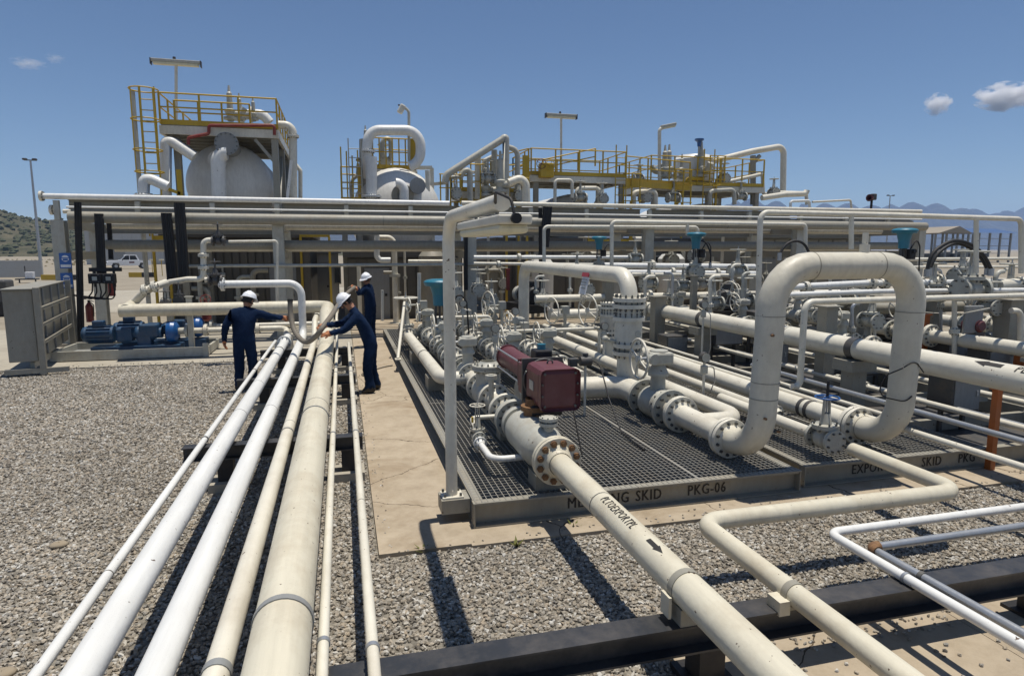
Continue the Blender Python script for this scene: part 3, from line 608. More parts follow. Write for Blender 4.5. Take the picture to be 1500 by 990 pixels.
# actuator, maroon, lying along the line
AX, AZ = 2.12, 1.17
ac = thing('actuator', 'large maroon valve actuator with a square end and a long cylinder', 'actuator', (AX, 6.7, AZ))
part('spring_box', MB().bevbox((AX, 6.42, AZ), (.42, .56, .43), .07), M['maroon'], ac)
part('end_cover', MB().bevbox((AX, 6.125, AZ), (.43, .03, .44), .055), M['maroon'], ac)
part('frame', MB().bevbox((AX-.03, 6.85, AZ-.02), (.36, .30, .36), .03), M['maroon'], ac)
part('tie_band', MB().span((AX-.235, 6.7, AZ-.23), (AX+.235, 6.74, AZ+.235)), M['dark'], ac)
part('tie_band', MB().torus((AX, 6.66, AZ), YD, .23, .012, 24, 6), M['dark'], ac)
part('cylinder', MB().lathe((AX, 6.95, AZ), YD, [(0, .17), (.22, .15), (.3, .142), (1.15, .142), (1.28, .15), (1.33, .145), (1.38, .1), (1.40, 0)], 26), M['maroon'], ac)
part('gear_base', MB().bevbox((AX-.06, 6.55, AZ-.27), (.34, .44, .12), .02), M['black'], ac)
sb_ = part('switch_box', MB().bevbox((AX+.07, 6.98, AZ+.22), (.20, .22, .14), .02), M['black'], ac)
part('switch_indicator', MB().cyl((AX+.07, 6.98, AZ+.29), (AX+.07, 6.98, AZ+.35), .05, 14), M['teal'], sb_)
for sx in (-1, 1):
    for sz in (-1, 1): part('cover_bolt', MB().cyl((AX+sx*.165, 6.115, AZ+sz*.17), (AX+sx*.165, 6.1, AZ+sz*.17), .014, 6), M['boltm'], ac)
part('name_plate', MB().span((AX-.217, 6.35, AZ-.05), (AX-.212, 6.5, AZ+.05)), M['galv'], ac)
for z in (-.12, .12): part('tie_rod', MB().cyl((AX-.15, 6.9, AZ+z), (AX-.15, 8.25, AZ+z), .012, 8), M['galv'], ac)
part('cylinder_flange', MB().bevbox((AX, 7.16, AZ), (.33, .04, .33), .015), M['maroon'], ac)
part('cylinder_flange', MB().lathe((AX, 8.22, AZ), YD, [(0, .14), (0, .165), (.04, .165), (.04, .14)], 24), M['maroon'], ac)
for sx in (-1, 1):
    for z in (-.06, .06): part('cover_bolt', MB().cyl((AX+sx*.19, 6.115, AZ+z), (AX+sx*.19, 6.1, AZ+z), .012, 6), M['boltm'], ac)
    part('side_bolt', MB().cyl((AX+sx*.212, 6.62, AZ+.1), (AX+sx*.225, 6.62, AZ+.1), .018, 6), M['boltm'], ac)
part('lifting_lug', MB().torus((AX, 6.45, AZ+.225), YD, .03, .009, 14, 6), M['dark'], ac)
part('conduit', MB().tube([(AX+.2, 7.05, AZ+.2), (AX+.35, 7.1, AZ+.22), (AX+.42, 7.0, AZ-.2), (AX+.44, 6.6, ZG+.02)], .009, 8, .12), M['rubber'], ac)
# swing check valve with a bolted cover
cv = thing('check_valve', 'grey check valve with a bolted round cover behind the maroon actuator', 'valve', (XA, 8.53, ZA))
part('body', MB().lathe((XA, 8.12, ZA), YD, [(0, .12), (.1, .14), (.25, .2), (.6, .2), (.74, .14), (.83, .12)], 24).lathe((XA, 8.5, ZA), ZD, [(0, .17), (.33, .17)], 22), M['valve'], cv)
part('cover', flange_mb(MB(), (XA, 8.5, ZA+.37), ZD, .225, .035), M['valve'], cv)
bolt_ring(cv, (XA, 8.5, ZA+.37), ZD, .185, 14, .016, .15, 'valve')
part('vent_stub', MB().cyl((XA-.13, 7.75, ZA+.05), (XA-.13, 7.75, ZA+.42), .035, 12).lathe((XA-.13, 7.75, ZA+.36), ZD, [(0, 0), (0, .075), (.05, .075), (.05, 0)], 14), M['valve'], cv)
# bypass round the ball valve
bx = 1.42
pipe('thin white bypass pipe curving round the small handwheel valve into the big valve', [(bx, 6.86, .46), (bx, 6.2, .46), (XA-.1, 6.2, .46)], .033, 'white', bend=.14, flanges=[((bx, 6.8, .46), YD, .075)])
pipe('short thin pipe from the main line to the small handwheel valve', [(XA-.1, 7.28, .62), (bx, 7.28, .62), (bx, 7.02, .55)], .028, 'ivory', bend=.06)
bv = gate_valve('small_gate_valve', 'small grey valve with a white handwheel low beside the lamp post', .045, .08, .2, .36, .085, wheelm='ivory')
bv.location = (bx, 6.92, .50)
part('yellow_tag', MB().box((-.06, -.01, .2), (.02, .04, .06)), M['yellow'], bv, local=True)
# left branch F
XF, ZF = 1.44, .6
pipe('white branch pipe elbowing along the left skid edge into the main line', [(XF, 15.0, ZF), (XF, 9.75, ZF), (XA, 9.75, ZF)], .11, 'ivory', bend=.3, seg=22, flanges=[((XF, 14.9, ZF), YD, .2)], clamps=[((XF, 12.0, ZF), YD, .05)])
for k, y in enumerate((10.6, 13.2)):
    t = thing('support_box', ['beige pipe support box under the left branch pipe, nearer the elbow', 'beige pipe support box under the left branch pipe, farther along'][k], 'pipe support', (XF, y, ZG))
    part('block', MB().span((XF-.13, y-.2, ZG+.002), (XF+.13, y+.2, ZF-.105)), M['beige'], t)
gvp = gate_valve('gate_valve', 'white gate valve with a flat handwheel at the far left skid corner', .1, .2, .5, .85, .27, wheelm='ivory')
put(gvp, 'white gate valve with a flat handwheel at the far left skid corner', (XF, 15.4, ZF))
t = thing('brace_rod', 'slanting white brace rod leaning beside the far left handwheel', 'rod', (1.1, 14.6, .3)); part('rod', MB().cyl((1.08, 13.6, .3), (1.4, 15.3, 1.35), .035, 10), M['ivory'], t)
part('foot', MB().span((1.02, 13.5, .275), (1.14, 13.7, .30)), M['ivory'], t)
# valves along line A
gear = gear_valve('gear_valve', 'x', .11, .215, .6, .52, .22)
put(gear, 'gear valve with box gearbox on the main line just behind the bolted check valve', (XA, 10.0, ZA), 0, 'gear operated valves on the metering skid')
put(gear, 'gear valve on the main line in front of the large teal actuator', (XA, 12.2, ZA), 0, 'gear operated valves on the metering skid')
cvp = control_valve('control_valve', 'x')
put(cvp, 'teal capped control valve rising beside the lamp post, the largest of its kind', (XA+.1, 13.7, ZA), 0, 'teal control valves', 1.42)
put(gear, 'gear valve on the main line beyond the large teal actuator', (XA, 14.9, ZA), 0, 'gear operated valves on the metering skid')

# ------------------------------------------------------------------ line B with the strainer riser and the first leg of the loop
XB, ZB, ZR = 4.14, .50, .60
put(gear, 'gear valve with an upright handwheel nearest the loop, beside the riser', (XB, 7.85, ZB), 0, 'gear operated valves on the metering skid', 1.22)
lb = pipe('header pipe from behind the maroon actuator to the gear valve near the loop', [(2.45, 9.0, ZB), (XB, 9.0, ZB), (XB, 8.25, ZB)], .17, 'ivory', bend=.36, seg=24)
pipe('short spool with two bolted flanges at the foot of the left loop leg', [(XB, 7.5, ZB), (XB, 6.1, ZB)], .135, 'ivory', seg=26, flanges=[((XB, 7.22, ZB), YD, .235)])
lp2 = thing('pipe_loop', 'huge cream upside-down U pipe loop dominating the right of the skid', 'pipe', (5, 5.6, ZB))
XC, ZC = 5.90, .51; LT = 2.43
part('pipe_run', MB().tube([(XB, 6.08, ZB), (XB, 5.6, ZB), (XB+.07, 5.6, LT), (XC+.05, 5.6, LT), (XC, 5.6, ZC), (XC, 6.12, ZC)], .140, 40, .42), M['loop'], lp2)
for p, d in (((XB+.50, 5.6, LT), XD), ((XC-.45, 5.6, LT), XD), ((XB+.055, 5.6, 1.93), ZD), ((XB+.03, 5.6, 1.25), ZD), ((XC+.035, 5.6, 1.93), ZD), ((XC, 6.07, ZC), YD), ((XB+.02, 5.6, 1.08), ZD)):
    d = Vector(d); part('weld_seam', MB().lathe(Vector(p)-d*.005, d, [(0, .138), (0, .1432), (.010, .1432), (.010, .138)], 36), M['beige'], lp2)
for p, d in (((XB, 6.15, ZB), YD), ((XC, 6.19, ZC), YD)):
    part('flange', flange_mb(MB(), p, d, .225, .05, .014), M['ivory'], lp2); bolt_ring(lp2, p, d, .183, 12, .019, .175, 'boltm')
part('vent_plug', MB().cyl((XC-.62, 5.6, LT+.13), (XC-.62, 5.6, LT+.22), .05, 14).cyl((XC-.62, 5.6, LT+.22), (XC-.62, 5.6, LT+.34), .03, 10), M['ivory'], lp2)
part('sensor_wire', MB().tube([(XC-.13, 5.46, 1.35), (XC+.0, 5.45, 1.42), (XC+.15, 5.47, 1.28)], .007, 6, .1).tube([(XC-.13, 5.47, 1.34), (XC-.28, 5.55, 1.25), (XC-.31, 5.6, 1.02), (XC-.08, 5.455, 0.97), (XC+.0, 5.45, 1.03)], .007, 6, .1), M['rubber'], lp2)
for p in ((XB-.02, 5.475, 1.75), (XB+.12, 5.48, .75), (XB-.05, 5.475, .9)): part('lug', MB().cyl(p, (p[0], p[1]-.03, p[2]), .014, 8), M['rust'], lp2)
XE = 4.76
pipe('pipe beside the gear valve turning by an elbow into the spool at the loop foot', [(XE, 15.2, .5), (XE, 6.82, .5), (XB+.08, 6.82, .5)], .105, 'ivory', bend=.3, seg=24)
# riser
XR, YR = 4.22, 9.0
rs = thing('strainer_riser', 'upright strainer riser with stacked bolted flanges in the middle of the skid', 'strainer', (XR, YR, .6))
part('pipe_run', MB().cyl((XR, YR, ZB), (XR, YR, .95), .165, 24).lathe((XR, YR, .95), ZD, [(0, .16), (.1, .16), (.16, .21), (.5, .21), (.62, .19), (.9, .17)], 26), M['ivory'], rs)
for z, r in ((1.02, .235), (1.14, .235), (1.55, .245), (1.74, .25), (1.84, .25)):
    part('flange', MB().lathe((XR, YR, z-.03), ZD, [(0, 0), (0, r), (.06, r), (.06, 0)], 30), M['ivory'], rs)
for z in (1.08, 1.79): bolt_ring(rs, (XR, YR, z), ZD, .205, 14, .018, .26, 'boltm')
bolt_ring(rs, (XR, YR, 1.6), ZD, .205, 14, .014, .09, 'boltm')
part('name_plate', MB().cyl((XR+.06, YR-.205, 1.33), (XR+.06, YR-.215, 1.33), .05, 16), M['valve'], rs)
part('thermowell', MB().cyl((XR-.2, YR, 1.2), (XR-.36, YR, 1.24), .03, 10).ball((XR-.38, YR, 1.25), .05), M['valve'], rs)
ov = pipe('high cream pipe leaving the strainer riser and dropping down far behind', [(XR, YR, 1.84), (XR, YR, 2.2), (XR, 14.9, 2.2), (XR, 14.9, .6)], .128, 'ivory', bend=.36, seg=24)
r2 = copy_tree(rs); q = YP(892, 492, 11.4); r2.location = (q.x, 11.4, .6); r2.scale = (.72, .72, .78); r2['label'] = 'slimmer strainer riser standing behind and left of the big strainer riser'
# red and white hazard sign on the high pipe
sg = thing('warning_sign', 'white warning sign with a red header propped on the high cream pipe', 'sign', (XR-.13, 10.2, 2.05))
q = V(XR-.14, 10.5, 2.12)
part('board', MB().bar(q+V(-.005, -.16, -.1), q+V(-.005, .16, -.1), .008, .40, (0.25, 0, 1)), M['signwhite'], sg)
part('header', MB().bar(q+V(.015, -.16, .06), q+V(.015, .16, .06), .014, .11, (0.25, 0, 1)), M['signred'], sg)
for k in range(4): part('text_line', MB().bar(q+V(-.018-.012*k, -.12, -.04-.05*k), q+V(-.018-.012*k, .12-.02*k, -.04-.05*k), .010, .014, (0.25, 0, 1)), M['grey'], sg)
# instrument with junction box in front of the riser
t = thing('transmitter', 'dark transmitter on a thin pole in front of the header pipe', 'instrument', (3.25, 8.3, ZG))
part('pole', MB().cyl((3.25, 8.3, ZG), (3.25, 8.3, 1.0), .018, 10), M['ivory'], t)
part('housing', MB().cyl((3.17, 8.3, 1.05), (3.33, 8.3, 1.05), .07, 16).cyl((3.25, 8.3, 1.05), (3.25, 8.3, 1.16), .04, 12), M['dark'], t)
part('junction_block', MB().bevbox((3.06, 8.3, 1.04), (.12, .1, .12), .015), M['dark'], t)
part('cable', MB().tube([(3.33, 8.3, 1.06), (3.45, 8.25, 1.0), (3.44, 7.9, .6), (3.36, 7.3, .3), (3.34, 6.6, ZG+.012)], .010, 8, .15), M['rubber'], t)
# far line B valves
for k, (y, l) in enumerate(((13.1, 'gear valve in the middle rank, right in front of the far drop pipe'), (15.4, 'gear valve in the middle rank, behind the drop pipe foot'), (11.0, 'gear valve in the middle rank, just left of the red and white sign'))):
    put(gear, l, (XB-.55, y, ZR), 0, 'gear operated valves on the metering skid', .95)
pipe('middle rank line with gear valves between the main line and the strainer riser', [(XB-.55, 9.3, ZR), (XB-.55, 16.4, ZR)], .105, 'ivory', flanges=[((XB-.55, y, ZR), YD, .2) for y in (10.3, 11.9, 12.35, 14.1, 14.6, 16.1)])
XM = 2.85
for k, (y, l) in enumerate(((10.7, 'gear valve in the third rank, left of the maroon cylinder end'), (12.9, 'gear valve in the third rank, second from the maroon cylinder'), (15.2, 'gear valve in the third rank, farthest from the camera'))):
    put(gear, l, (XM, y, ZR), 0, 'gear operated valves on the metering skid', .95)
pipe('third rank line of short spools and valves behind the maroon cylinder', [(XM, 9.25, ZR), (XM, 16.4, ZR)], .105, 'ivory', flanges=[((XM, y, ZR), YD, .2) for y in (9.7, 11.5, 12.1, 13.7, 14.3, 16.1)])

# ------------------------------------------------------------------ line C, the blue wheel line, line D
pipe('long cream pipe feeding the right leg of the loop, with dark clamps', [(XC, 6.25, ZC), (XC, 16.6, ZC)], .118, 'ivory', seg=24, clamps=[((XC, y, ZC), YD, .06) for y in (6.95, 7.08, 10.8)], band_mat='dark')
pipe('cream pipe running side by side with the loop feed pipe, left of it', [(5.35, 6.9, .5), (5.35, 16.8, .5)], .066, 'ivory', flanges=[((5.35, 6.95, .5), YD, .11)])
pipe('thin cream pipe along the right side of the loop feed pipe', [(6.35, 5.9, .48), (6.35, 17, .48)], .035, 'ivory')
pipe('second thin cream pipe low beside the pipe supports', [(6.65, 6.3, .5), (6.65, 17, .5)], .03, 'ivory')
XW = LX1
wv = gate_valve('wheel_valve', 'rusty gate valve with a blue handwheel and black stem between the loop legs', .075, .135, .30, .47, .125, wheelm='bblue')
wv.location = (XW, 5.85, LZ)
part('stem_cap', MB().cyl((0, 0, .47), (0, 0, .66), .016, 10), M['black'], wv, local=True)
pipe('short cream pipe behind the blue wheel valve', [(XW, 6.0, LZ), (XW, 7.9, LZ)], .07, 'ivory', clamps=[((XW, 6.75, LZ), YD, .12)], band_mat='black')
XD_, ZD_ = 7.28, 1.15
ld = pipe('big cream pipe crossing the right side at waist height with an arrow', [(XD_, 1.0, ZD_), (XD_, 17.6, ZD_)], .155, 'ivory', seg=32, clamps=[((XD_, y, ZD_), YD, .13) for y in (7.75, 11.9)], welds=[((XD_, y, ZD_), YD) for y in (14.4, 13.5, 9.2)], band_mat='dark')
pq = YP(1455, 543, 5.55)
wrap(arrow_mesh(.34, .11, True), (XD_, 5.85, ZD_), (0, -1, 0), .155, R(-28), 'arrow_mark', M['ink'], ld)
wrap(text_mesh('PLFR', .15), (XD_, 5.36, ZD_), (0, -1, 0), .155, R(-28), 'lettering', M['ink'], ld, .8)
for k, y in enumerate((7.75, 11.9)):
    t = thing('tee_support', ['beige T shaped pipe stand under the big pipe, seen between the loop legs', 'beige T shaped pipe stand under the big pipe, left of the loop'][k], 'pipe support', (XD_, y, ZG), 'T shaped pipe stands')
    part('post', MB().span((XD_-.12, y-.12, .25 if k < 2 else 0), (XD_+.12, y+.12, .83)), M['beige'], t); part('head_plate', MB().span((XD_-.22, y-.19, .83), (XD_+.22, y+.19, .99)), M['beige'], t)
# standing small-bore riser between the legs
vz = 1.87; vx, vy = 6.2, 7.6
pipe('thin cream riser pipe turning right behind the loop at head height', [(vx-.1, vy, .68), (vx+.03, vy, .62), (vx+.03, vy, vz), (13, vy+.3, vz)], .045, 'ivory', bend=.14)

for k, (x0, x1, y, z, r, l) in enumerate(((1.6, 3.9, 11.6, .36, .03, 'thin cross tube low on the metering skid, nearest'), (1.6, 3.9, 13.9, .36, .03, 'thin cross tube low on the metering skid, middle'), (1.6, 3.9, 15.9, .4, .04, 'thin cross tube low on the metering skid, farthest'), (2.9, 5.2, 12.5, .95, .035, 'thin raised tube bridging the ranks of gear valves'), (1.9, 3.3, 14.5, 1.05, .04, 'thin raised tube behind the large teal actuator'))):
    pipe(l, [(x0, y, z), (x1, y, z), (x1, y, .3)], r, 'ivory', bend=.09)
for k, (x, y, h, l) in enumerate(((2.4, 10.2, 1.25, 'slim instrument stand behind the maroon cylinder'), (3.2, 11.9, 1.35, 'slim instrument stand between the middle gear valves'), (2.45, 13.4, 1.4, 'slim instrument stand right of the large teal actuator'), (4.75, 11.2, 1.1, 'slim instrument stand right of the strainer risers'), (3.3, 14.8, 1.45, 'slim instrument stand in front of the drop pipe'), (5.0, 8.1, 1.0, 'slim instrument stand right of the big strainer riser'), (6.6, 10.8, 1.5, 'dark slim instrument stand behind the crossing pipe'))):
    t = thing('instrument_stand', l, 'instrument', (x, y, ZG)); part('pole', MB().cyl((x, y, ZG), (x, y, h), .02, 8), M['ivory'], t); part('gauge', MB().cyl((x, y-.04, h+.06), (x, y+.04, h+.06), .075, 16), M['dark'], t); part('dial', MB().cyl((x, y-.046, h+.06), (x, y-.041, h+.06), .065, 16), M['valve'], t)
    part('tubing', MB().tube([(x, y, h-.1), (x+.15, y, h-.05), (x+.25, y+.1, .7), (x+.3, y+.3, .45)], .009, 6, .1), M['galv'], t); part('manifold_block', MB().bevbox((x, y, h-.12), (.09, .07, .12), .01), M['valve'], t)
for k, (x, y, l) in enumerate(((7.9, 10.5, 'dark control box low beyond the crossing pipe, left one'), (8.3, 7.0, 'dark control box low beyond the crossing pipe, near the right loop leg'), (9.2, 9.5, 'dark control box low beyond the crossing pipe, middle one'), (10.9, 8.6, 'dark control box beside the orange posts'), (12.2, 9.9, 'dark control box far right on the third skid'), (9.4, 13.0, 'dark control box beyond the crossing pipe, farthest'))):
    t = thing('control_box', l, 'box', (x, y, Z1)); part('box', MB().bevbox((x, y, .62), (.5, .4, .55), .02), M['dark'], t); part('door', MB().span((x-.22, y-.212, .39), (x+.22, y-.202, .85)), M['grey'], t); part('latch', MB().span((x+.15, y-.225, .58), (x+.18, y-.213, .66)), M['galv'], t)
    for s_ in (-.2, .2): part('leg', MB().span((x+s_-.025, y-.025, Z1+.013), (x+s_+.025, y+.025, .345)), M['dark'], t)
for k, (x, z, r, l) in enumerate(((7.75, .5, .04, 'thin pipe low right of the crossing pipe, nearest to it'), (8.15, .42, .03, 'thin pipe low right of the crossing pipe, second from it'), (9.05, .5, .045, 'thin pipe low right of the crossing pipe, third from it'), (9.75, .45, .03, 'thin pipe low along the second skid edge'))):
    pipe(l, [(x, 5.0, z), (x, 17, z)], r, 'ivory' if k % 2 == 0 else 'galv', flanges=[((x, 8.0+k, z), YD, r*2)])

# ------------------------------------------------------------------ people
def smooth_person(name, label, loc, J, edges, rad, tint):
    """one continuous body grown from a posed skeleton; J joint -> (x,y,z) local, rad joint -> radius or (rx,ry)"""
    root = thing(name, label, 'person', loc)
    names = list(J); me = bpy.data.meshes.new('body'); me.from_pydata([J[k] for k in names], [(names.index(a), names.index(b)) for a, b in edges], [])
    o = bpy.data.objects.new('tmp', me); COL.objects.link(o)
    sk = o.modifiers.new('skin', 'SKIN'); sk.use_smooth_shade = True; ss = o.modifiers.new('sub', 'SUBSURF'); ss.levels = 2; ss.render_levels = 2
    sv = me.skin_vertices[0].data
    for i, k in enumerate(names):
        r = rad[k]; sv[i].radius = r if isinstance(r, tuple) else (r, r); sv[i].use_root = (k == 'pelvis')
    bpy.context.view_layer.update()
    b = bpy.data.meshes.new_from_object(o.evaluated_get(bpy.context.evaluated_depsgraph_get())); bpy.data.objects.remove(o)
    for m in ('navy', 'skin', 'glove', 'boot'): b.materials.append(M[m])
    for v in b.vertices:
        c = v.co; n = math.sin(c.z*41+c.x*9)*math.sin(c.y*37+c.z*13+c.x*29)
        n += .6*math.sin(c.z*83+c.x*51+math.sin(c.y*44)*2); v.co += v.normal*n*.0075
    hd = Vector(J['head']); nk = Vector(J['neck']); hands = [Vector(J[k]) for k in J if 'palm' in k or 'tip' in k or 'mid' in k or 'thumb' in k]; wr = [Vector(J['wrist'+s]) for s in 'LR']
    for p in b.polygons:
        c = p.center
        if (c-hd).length < .17 and (c-nk).dot(hd-nk) > 0.02*(hd-nk).length: p.material_index = 1
        elif min((c-h).length for h in hands) < .058 and min((c-w).length for w in wr) > .035: p.material_index = tint
        elif c.z < .13 and loc[2] < 5: p.material_index = 3
        p.use_smooth = True
    b.name = 'body'; link('body', b, root); return root
def hand(J, E, rad, s, wrist, palm, spread, curl, thumb):
    """five unequal fingers, each its own chain rooted in the palm"""
    w, p = Vector(wrist), Vector(palm); d = (p-w).normalized(); J['palm'+s] = p; E.append(('wrist'+s, 'palm'+s)); rad['palm'+s] = (.042, .022)
    sp, cu = Vector(spread).normalized(), Vector(curl).normalized()
    for i, (off, L) in enumerate(((-.030, .068), (-.010, .078), (.011, .074), (.031, .058))):
        b = p+sp*off+d*.03; m = b+d*L*.55+cu*.012; t = m+(d*.4+cu).normalized()*L*.55
        for k, q, r in (('mid%d' % i, m, .0105), ('tip%d' % i, t, .0085)): J[k+s] = q; rad[k+s] = r
        J['base%d' % i+s] = b; rad['base%d' % i+s] = .0125
        E += [('palm'+s, 'base%d' % i+s), ('base%d' % i+s, 'mid%d' % i+s), ('mid%d' % i+s, 'tip%d' % i+s)]
    tb = p-d*.02+sp*(-.045)*thumb; J['thumb0'+s] = tb; J['thumb1'+s] = tb+d*.045+sp*(-.025)*thumb+cu*.015; rad['thumb0'+s] = .014; rad['thumb1'+s] = .0105
    E += [('palm'+s, 'thumb0'+s), ('thumb0'+s, 'thumb1'+s)]
def build_person(name, label, loc, P, face, tint, hair=True):
    """P: joint positions; face: unit vector the head looks along"""
    J = {k: Vector(v) for k, v in P.items() if k not in ('spreadL', 'curlL', 'spreadR', 'curlR', 'palmL', 'palmR')}
    f = Vector(face).normalized(); up = (J['head']-J['neck']).normalized(); f = (f-up*f.dot(up)).normalized(); rt = f.cross(up)
    J['crown'] = J['head']+up*.085; J['skull'] = J['head']-f*.025
    E = [('pelvis', 'waist'), ('waist', 'chest'), ('chest', 'neck'), ('neck', 'head'), ('head', 'crown'), ('chest', 'shoL'), ('chest', 'shoR')]
    E = [e for e in E]
    rad = dict(pelvis=(.18, .135), waist=(.165, .13), chest=(.19, .14), neck=.062, head=(.082, .098), crown=(.07, .08), skull=.07)
    del J['skull']
    for s in 'LR':
        E += [('sho'+s, 'elb'+s), ('elb'+s, 'wrist'+s), ('pelvis', 'hip'+s), ('hip'+s, 'knee'+s), ('knee'+s, 'ank'+s), ('ank'+s, 'heel'+s), ('ank'+s, 'toe'+s)]
        rad.update({'sho'+s: .092, 'elb'+s: .070, 'wrist'+s: .046, 'hip'+s: .118, 'knee'+s: .094, 'ank'+s: .078, 'heel'+s: .05, 'toe'+s: (.048, .04)})
        hand(J, E, rad, s, P['wrist'+s], P['palm'+s], P['spread'+s], P['curl'+s], 1)
    root = smooth_person(name, label, loc, J, E, rad, tint)
    h = J['head']
    mb = MB()
    for s in (-1, 1): mb.ball(h+f*.09+rt*.033*s+up*.02, .013, 8)
    part('eyes', mb, M['hair'], root, local=True)
    part('nose', MB().sweep([h+f*.088+up*.02, h+f*.118-up*.02, h+f*.092-up*.03], [.009, .016, .012], 8), M['skin'], root, local=True)
    part('mouth', MB().sweep([h+f*.092-up*.058-rt*.024, h+f*.101-up*.056, h+f*.092-up*.058+rt*.024], .006, 6), M['maroon'], root, local=True)
    for s in (-1, 1): part('ear', MB().sweep([h+rt*s*.082-up*.025, h+rt*s*.094, h+rt*s*.086+up*.025], [.012, .018, .012], 8), M['skin'], root, local=True)
    if hair: part('hair', MB().lathe(h-f*.022-up*.045, up, [(0, .075), (.03, .093), (.075, .096), (.11, .08)], 18, True), M['hair'], root, local=True)
    hm = MB(); c = h+up*.055
    hm.lathe(c, up, [(0, .128), (.03, .127), (.07, .115), (.105, .085), (.125, .045), (.131, 0)], 28, True)
    hm.lathe(c, up, [(-.004, .118), (-.004, .150), (.004, .150), (.01, .127)], 28)
    he = part('helmet', hm, M['helmet'], root, local=True)
    br = MB(); n = 9; pts = []
    for k in range(n):
        a = -1.0+2.0*k/(n-1); d = f*math.cos(a)+rt*math.sin(a); pts.append((c+d*.13-up*.002, c+d*(.15+.05*math.cos(a*1.4))-up*.016))
    o = [p for pr_ in pts for p in pr_]; o2 = [p-up*.006 for p in o]
    fs = [(2*k, 2*k+1, 2*k+3, 2*k+2) for k in range(n-1)]; br.add(o, fs, True); br.add(o2, fs, True)
    part('brim', br, M['helmet'], he, local=True)
    part('ridge', MB().sweep([c+f*.11+up*.06, c+f*.06+up*.118, c-f*.0+up*.134, c-f*.06+up*.118, c-f*.11+up*.06], .014, 8), M['helmet'], he, local=True)
    return root
# worker 1: seen from behind, right arm stretched out to the hose
q = YP(361, 560, 12.45); p1 = V(q.x, 12.45, 0)
ha = YP(419, 466, 12.6)-p1
build_person('person', 'worker in navy coveralls and white helmet seen from behind, left of the bundle', p1, dict(
    pelvis=(0, 0, .95), waist=(.01, .01, 1.12), chest=(.03, .03, 1.36), neck=(.07, .05, 1.54), head=(.10, .09, 1.66),
    shoL=(-.17, .02, 1.45), elbL=(-.30, -.05, 1.20), wristL=(-.345, .06, .96), palmL=(-.345, .09, .88), spreadL=(0, 1, .2), curlL=(.7, .3, -.2),
    shoR=(.21, .06, 1.45), elbR=(.45, .13, 1.36), wristR=ha+V(-.08, 0, .01), palmR=ha+V(-.01, .02, 0), spreadR=(0, .3, 1), curlR=(.3, 1, 0),
    hipL=(-.10, 0, .90), kneeL=(-.10, .0, .50), ankL=(-.13, -.03, .11), heelL=(-.13, -.10, .055), toeL=(-.16, .13, .05),
    hipR=(.10, 0, .90), kneeR=(.12, .07, .50), ankR=(.10, .06, .11), heelR=(.10, -.01, .055), toeR=(.12, .22, .05)), (.6, .8, 0), 2)
# worker 2: bending over the pipes from the right, both hands on the hose
q = G(530, 578); p2 = V(.40, 11.75, 0)
h1 = YP(472, 478, 11.6)-p2; h2 = YP(478, 490, 11.45)-p2
build_person('person', 'bending worker in navy coveralls and white helmet pulling the hose with both hands', p2, dict(
    pelvis=(.06, 0, .93), waist=(-.01, -.01, 1.12), chest=(-.13, -.02, 1.38), neck=(-.25, -.03, 1.56), head=(-.345, -.035, 1.665),
    shoL=(-.18, -.20, 1.42), elbL=(-.40, -.27, 1.20), wristL=h2+V(.085, -.01, .02), palmL=h2+V(.01, 0, .01), spreadL=(0, .6, .8), curlL=(-.5, .4, -.7),
    shoR=(-.19, .17, 1.45), elbR=(-.44, .16, 1.26), wristR=h1+V(.085, .01, .02), palmR=h1+V(.01, 0, .01), spreadR=(0, .6, .8), curlR=(-.5, -.4, -.7),
    hipL=(.05, -.11, .88), kneeL=(-.03, -.13, .49), ankL=(.03, -.15, .11), heelL=(.10, -.15, .055), toeL=(-.14, -.17, .05),
    hipR=(.07, .10, .88), kneeR=(.06, .12, .49), ankR=(.14, .13, .11), heelR=(.21, .13, .055), toeR=(-.03, .14, .05)), (-.93, -.1, -.55), 2)
# worker 3: upright at the back, holding the far end of the hose
p3 = V(G(541, 507).x, 17.3, Z1)
h3 = YP(519, 421, 17.05)-p3
build_person('person', 'worker farthest away, upright, holding up the far end of the hose', p3, dict(
    pelvis=(.04, 0, 1.02), waist=(.05, 0, 1.20), chest=(.04, -.01, 1.47), neck=(.0, -.03, 1.66), head=(-.03, -.05, 1.78),
    shoL=(-.08, -.17, 1.56), elbL=(-.26, -.25, 1.40), wristL=h3+V(.09, -.02, -.02), palmL=h3+V(.02, -.01, 0), spreadL=(0, .5, .8), curlL=(-.6, .6, 0),
    shoR=(.10, .15, 1.56), elbR=(-.16, .21, 1.39), wristR=h3+V(.08, .10, -.03), palmR=h3+V(.02, .07, 0), spreadR=(0, .5, .8), curlR=(-.6, -.6, 0),
    hipL=(-.0, -.09, .97), kneeL=(-.03, -.12, .53), ankL=(.0, -.11, .11), heelL=(.06, -.11, .055), toeL=(-.15, -.15, .05),
    hipR=(.09, .08, .97), kneeR=(.08, .09, .53), ankR=(.11, .10, .11), heelR=(.17, .1, .055), toeR=(-.05, .08, .05)), (-.75, -.65, -.15), 2)
hs = thing('hose', 'thick grey brown hose sagging between the three workers', 'hose', p1+ha)
pts = [YP(425, 440, 12.65), YP(426, 462, 12.6), YP(432, 486, 12.4), YP(447, 501, 12.0), YP(462, 493, 11.6), YP(473, 479, 11.55), YP(487, 460, 12.2), YP(497, 444, 14.0), YP(508, 430, 16.2), h3+p3, YP(511, 424, 17.4), YP(509, 440, 17.6)]
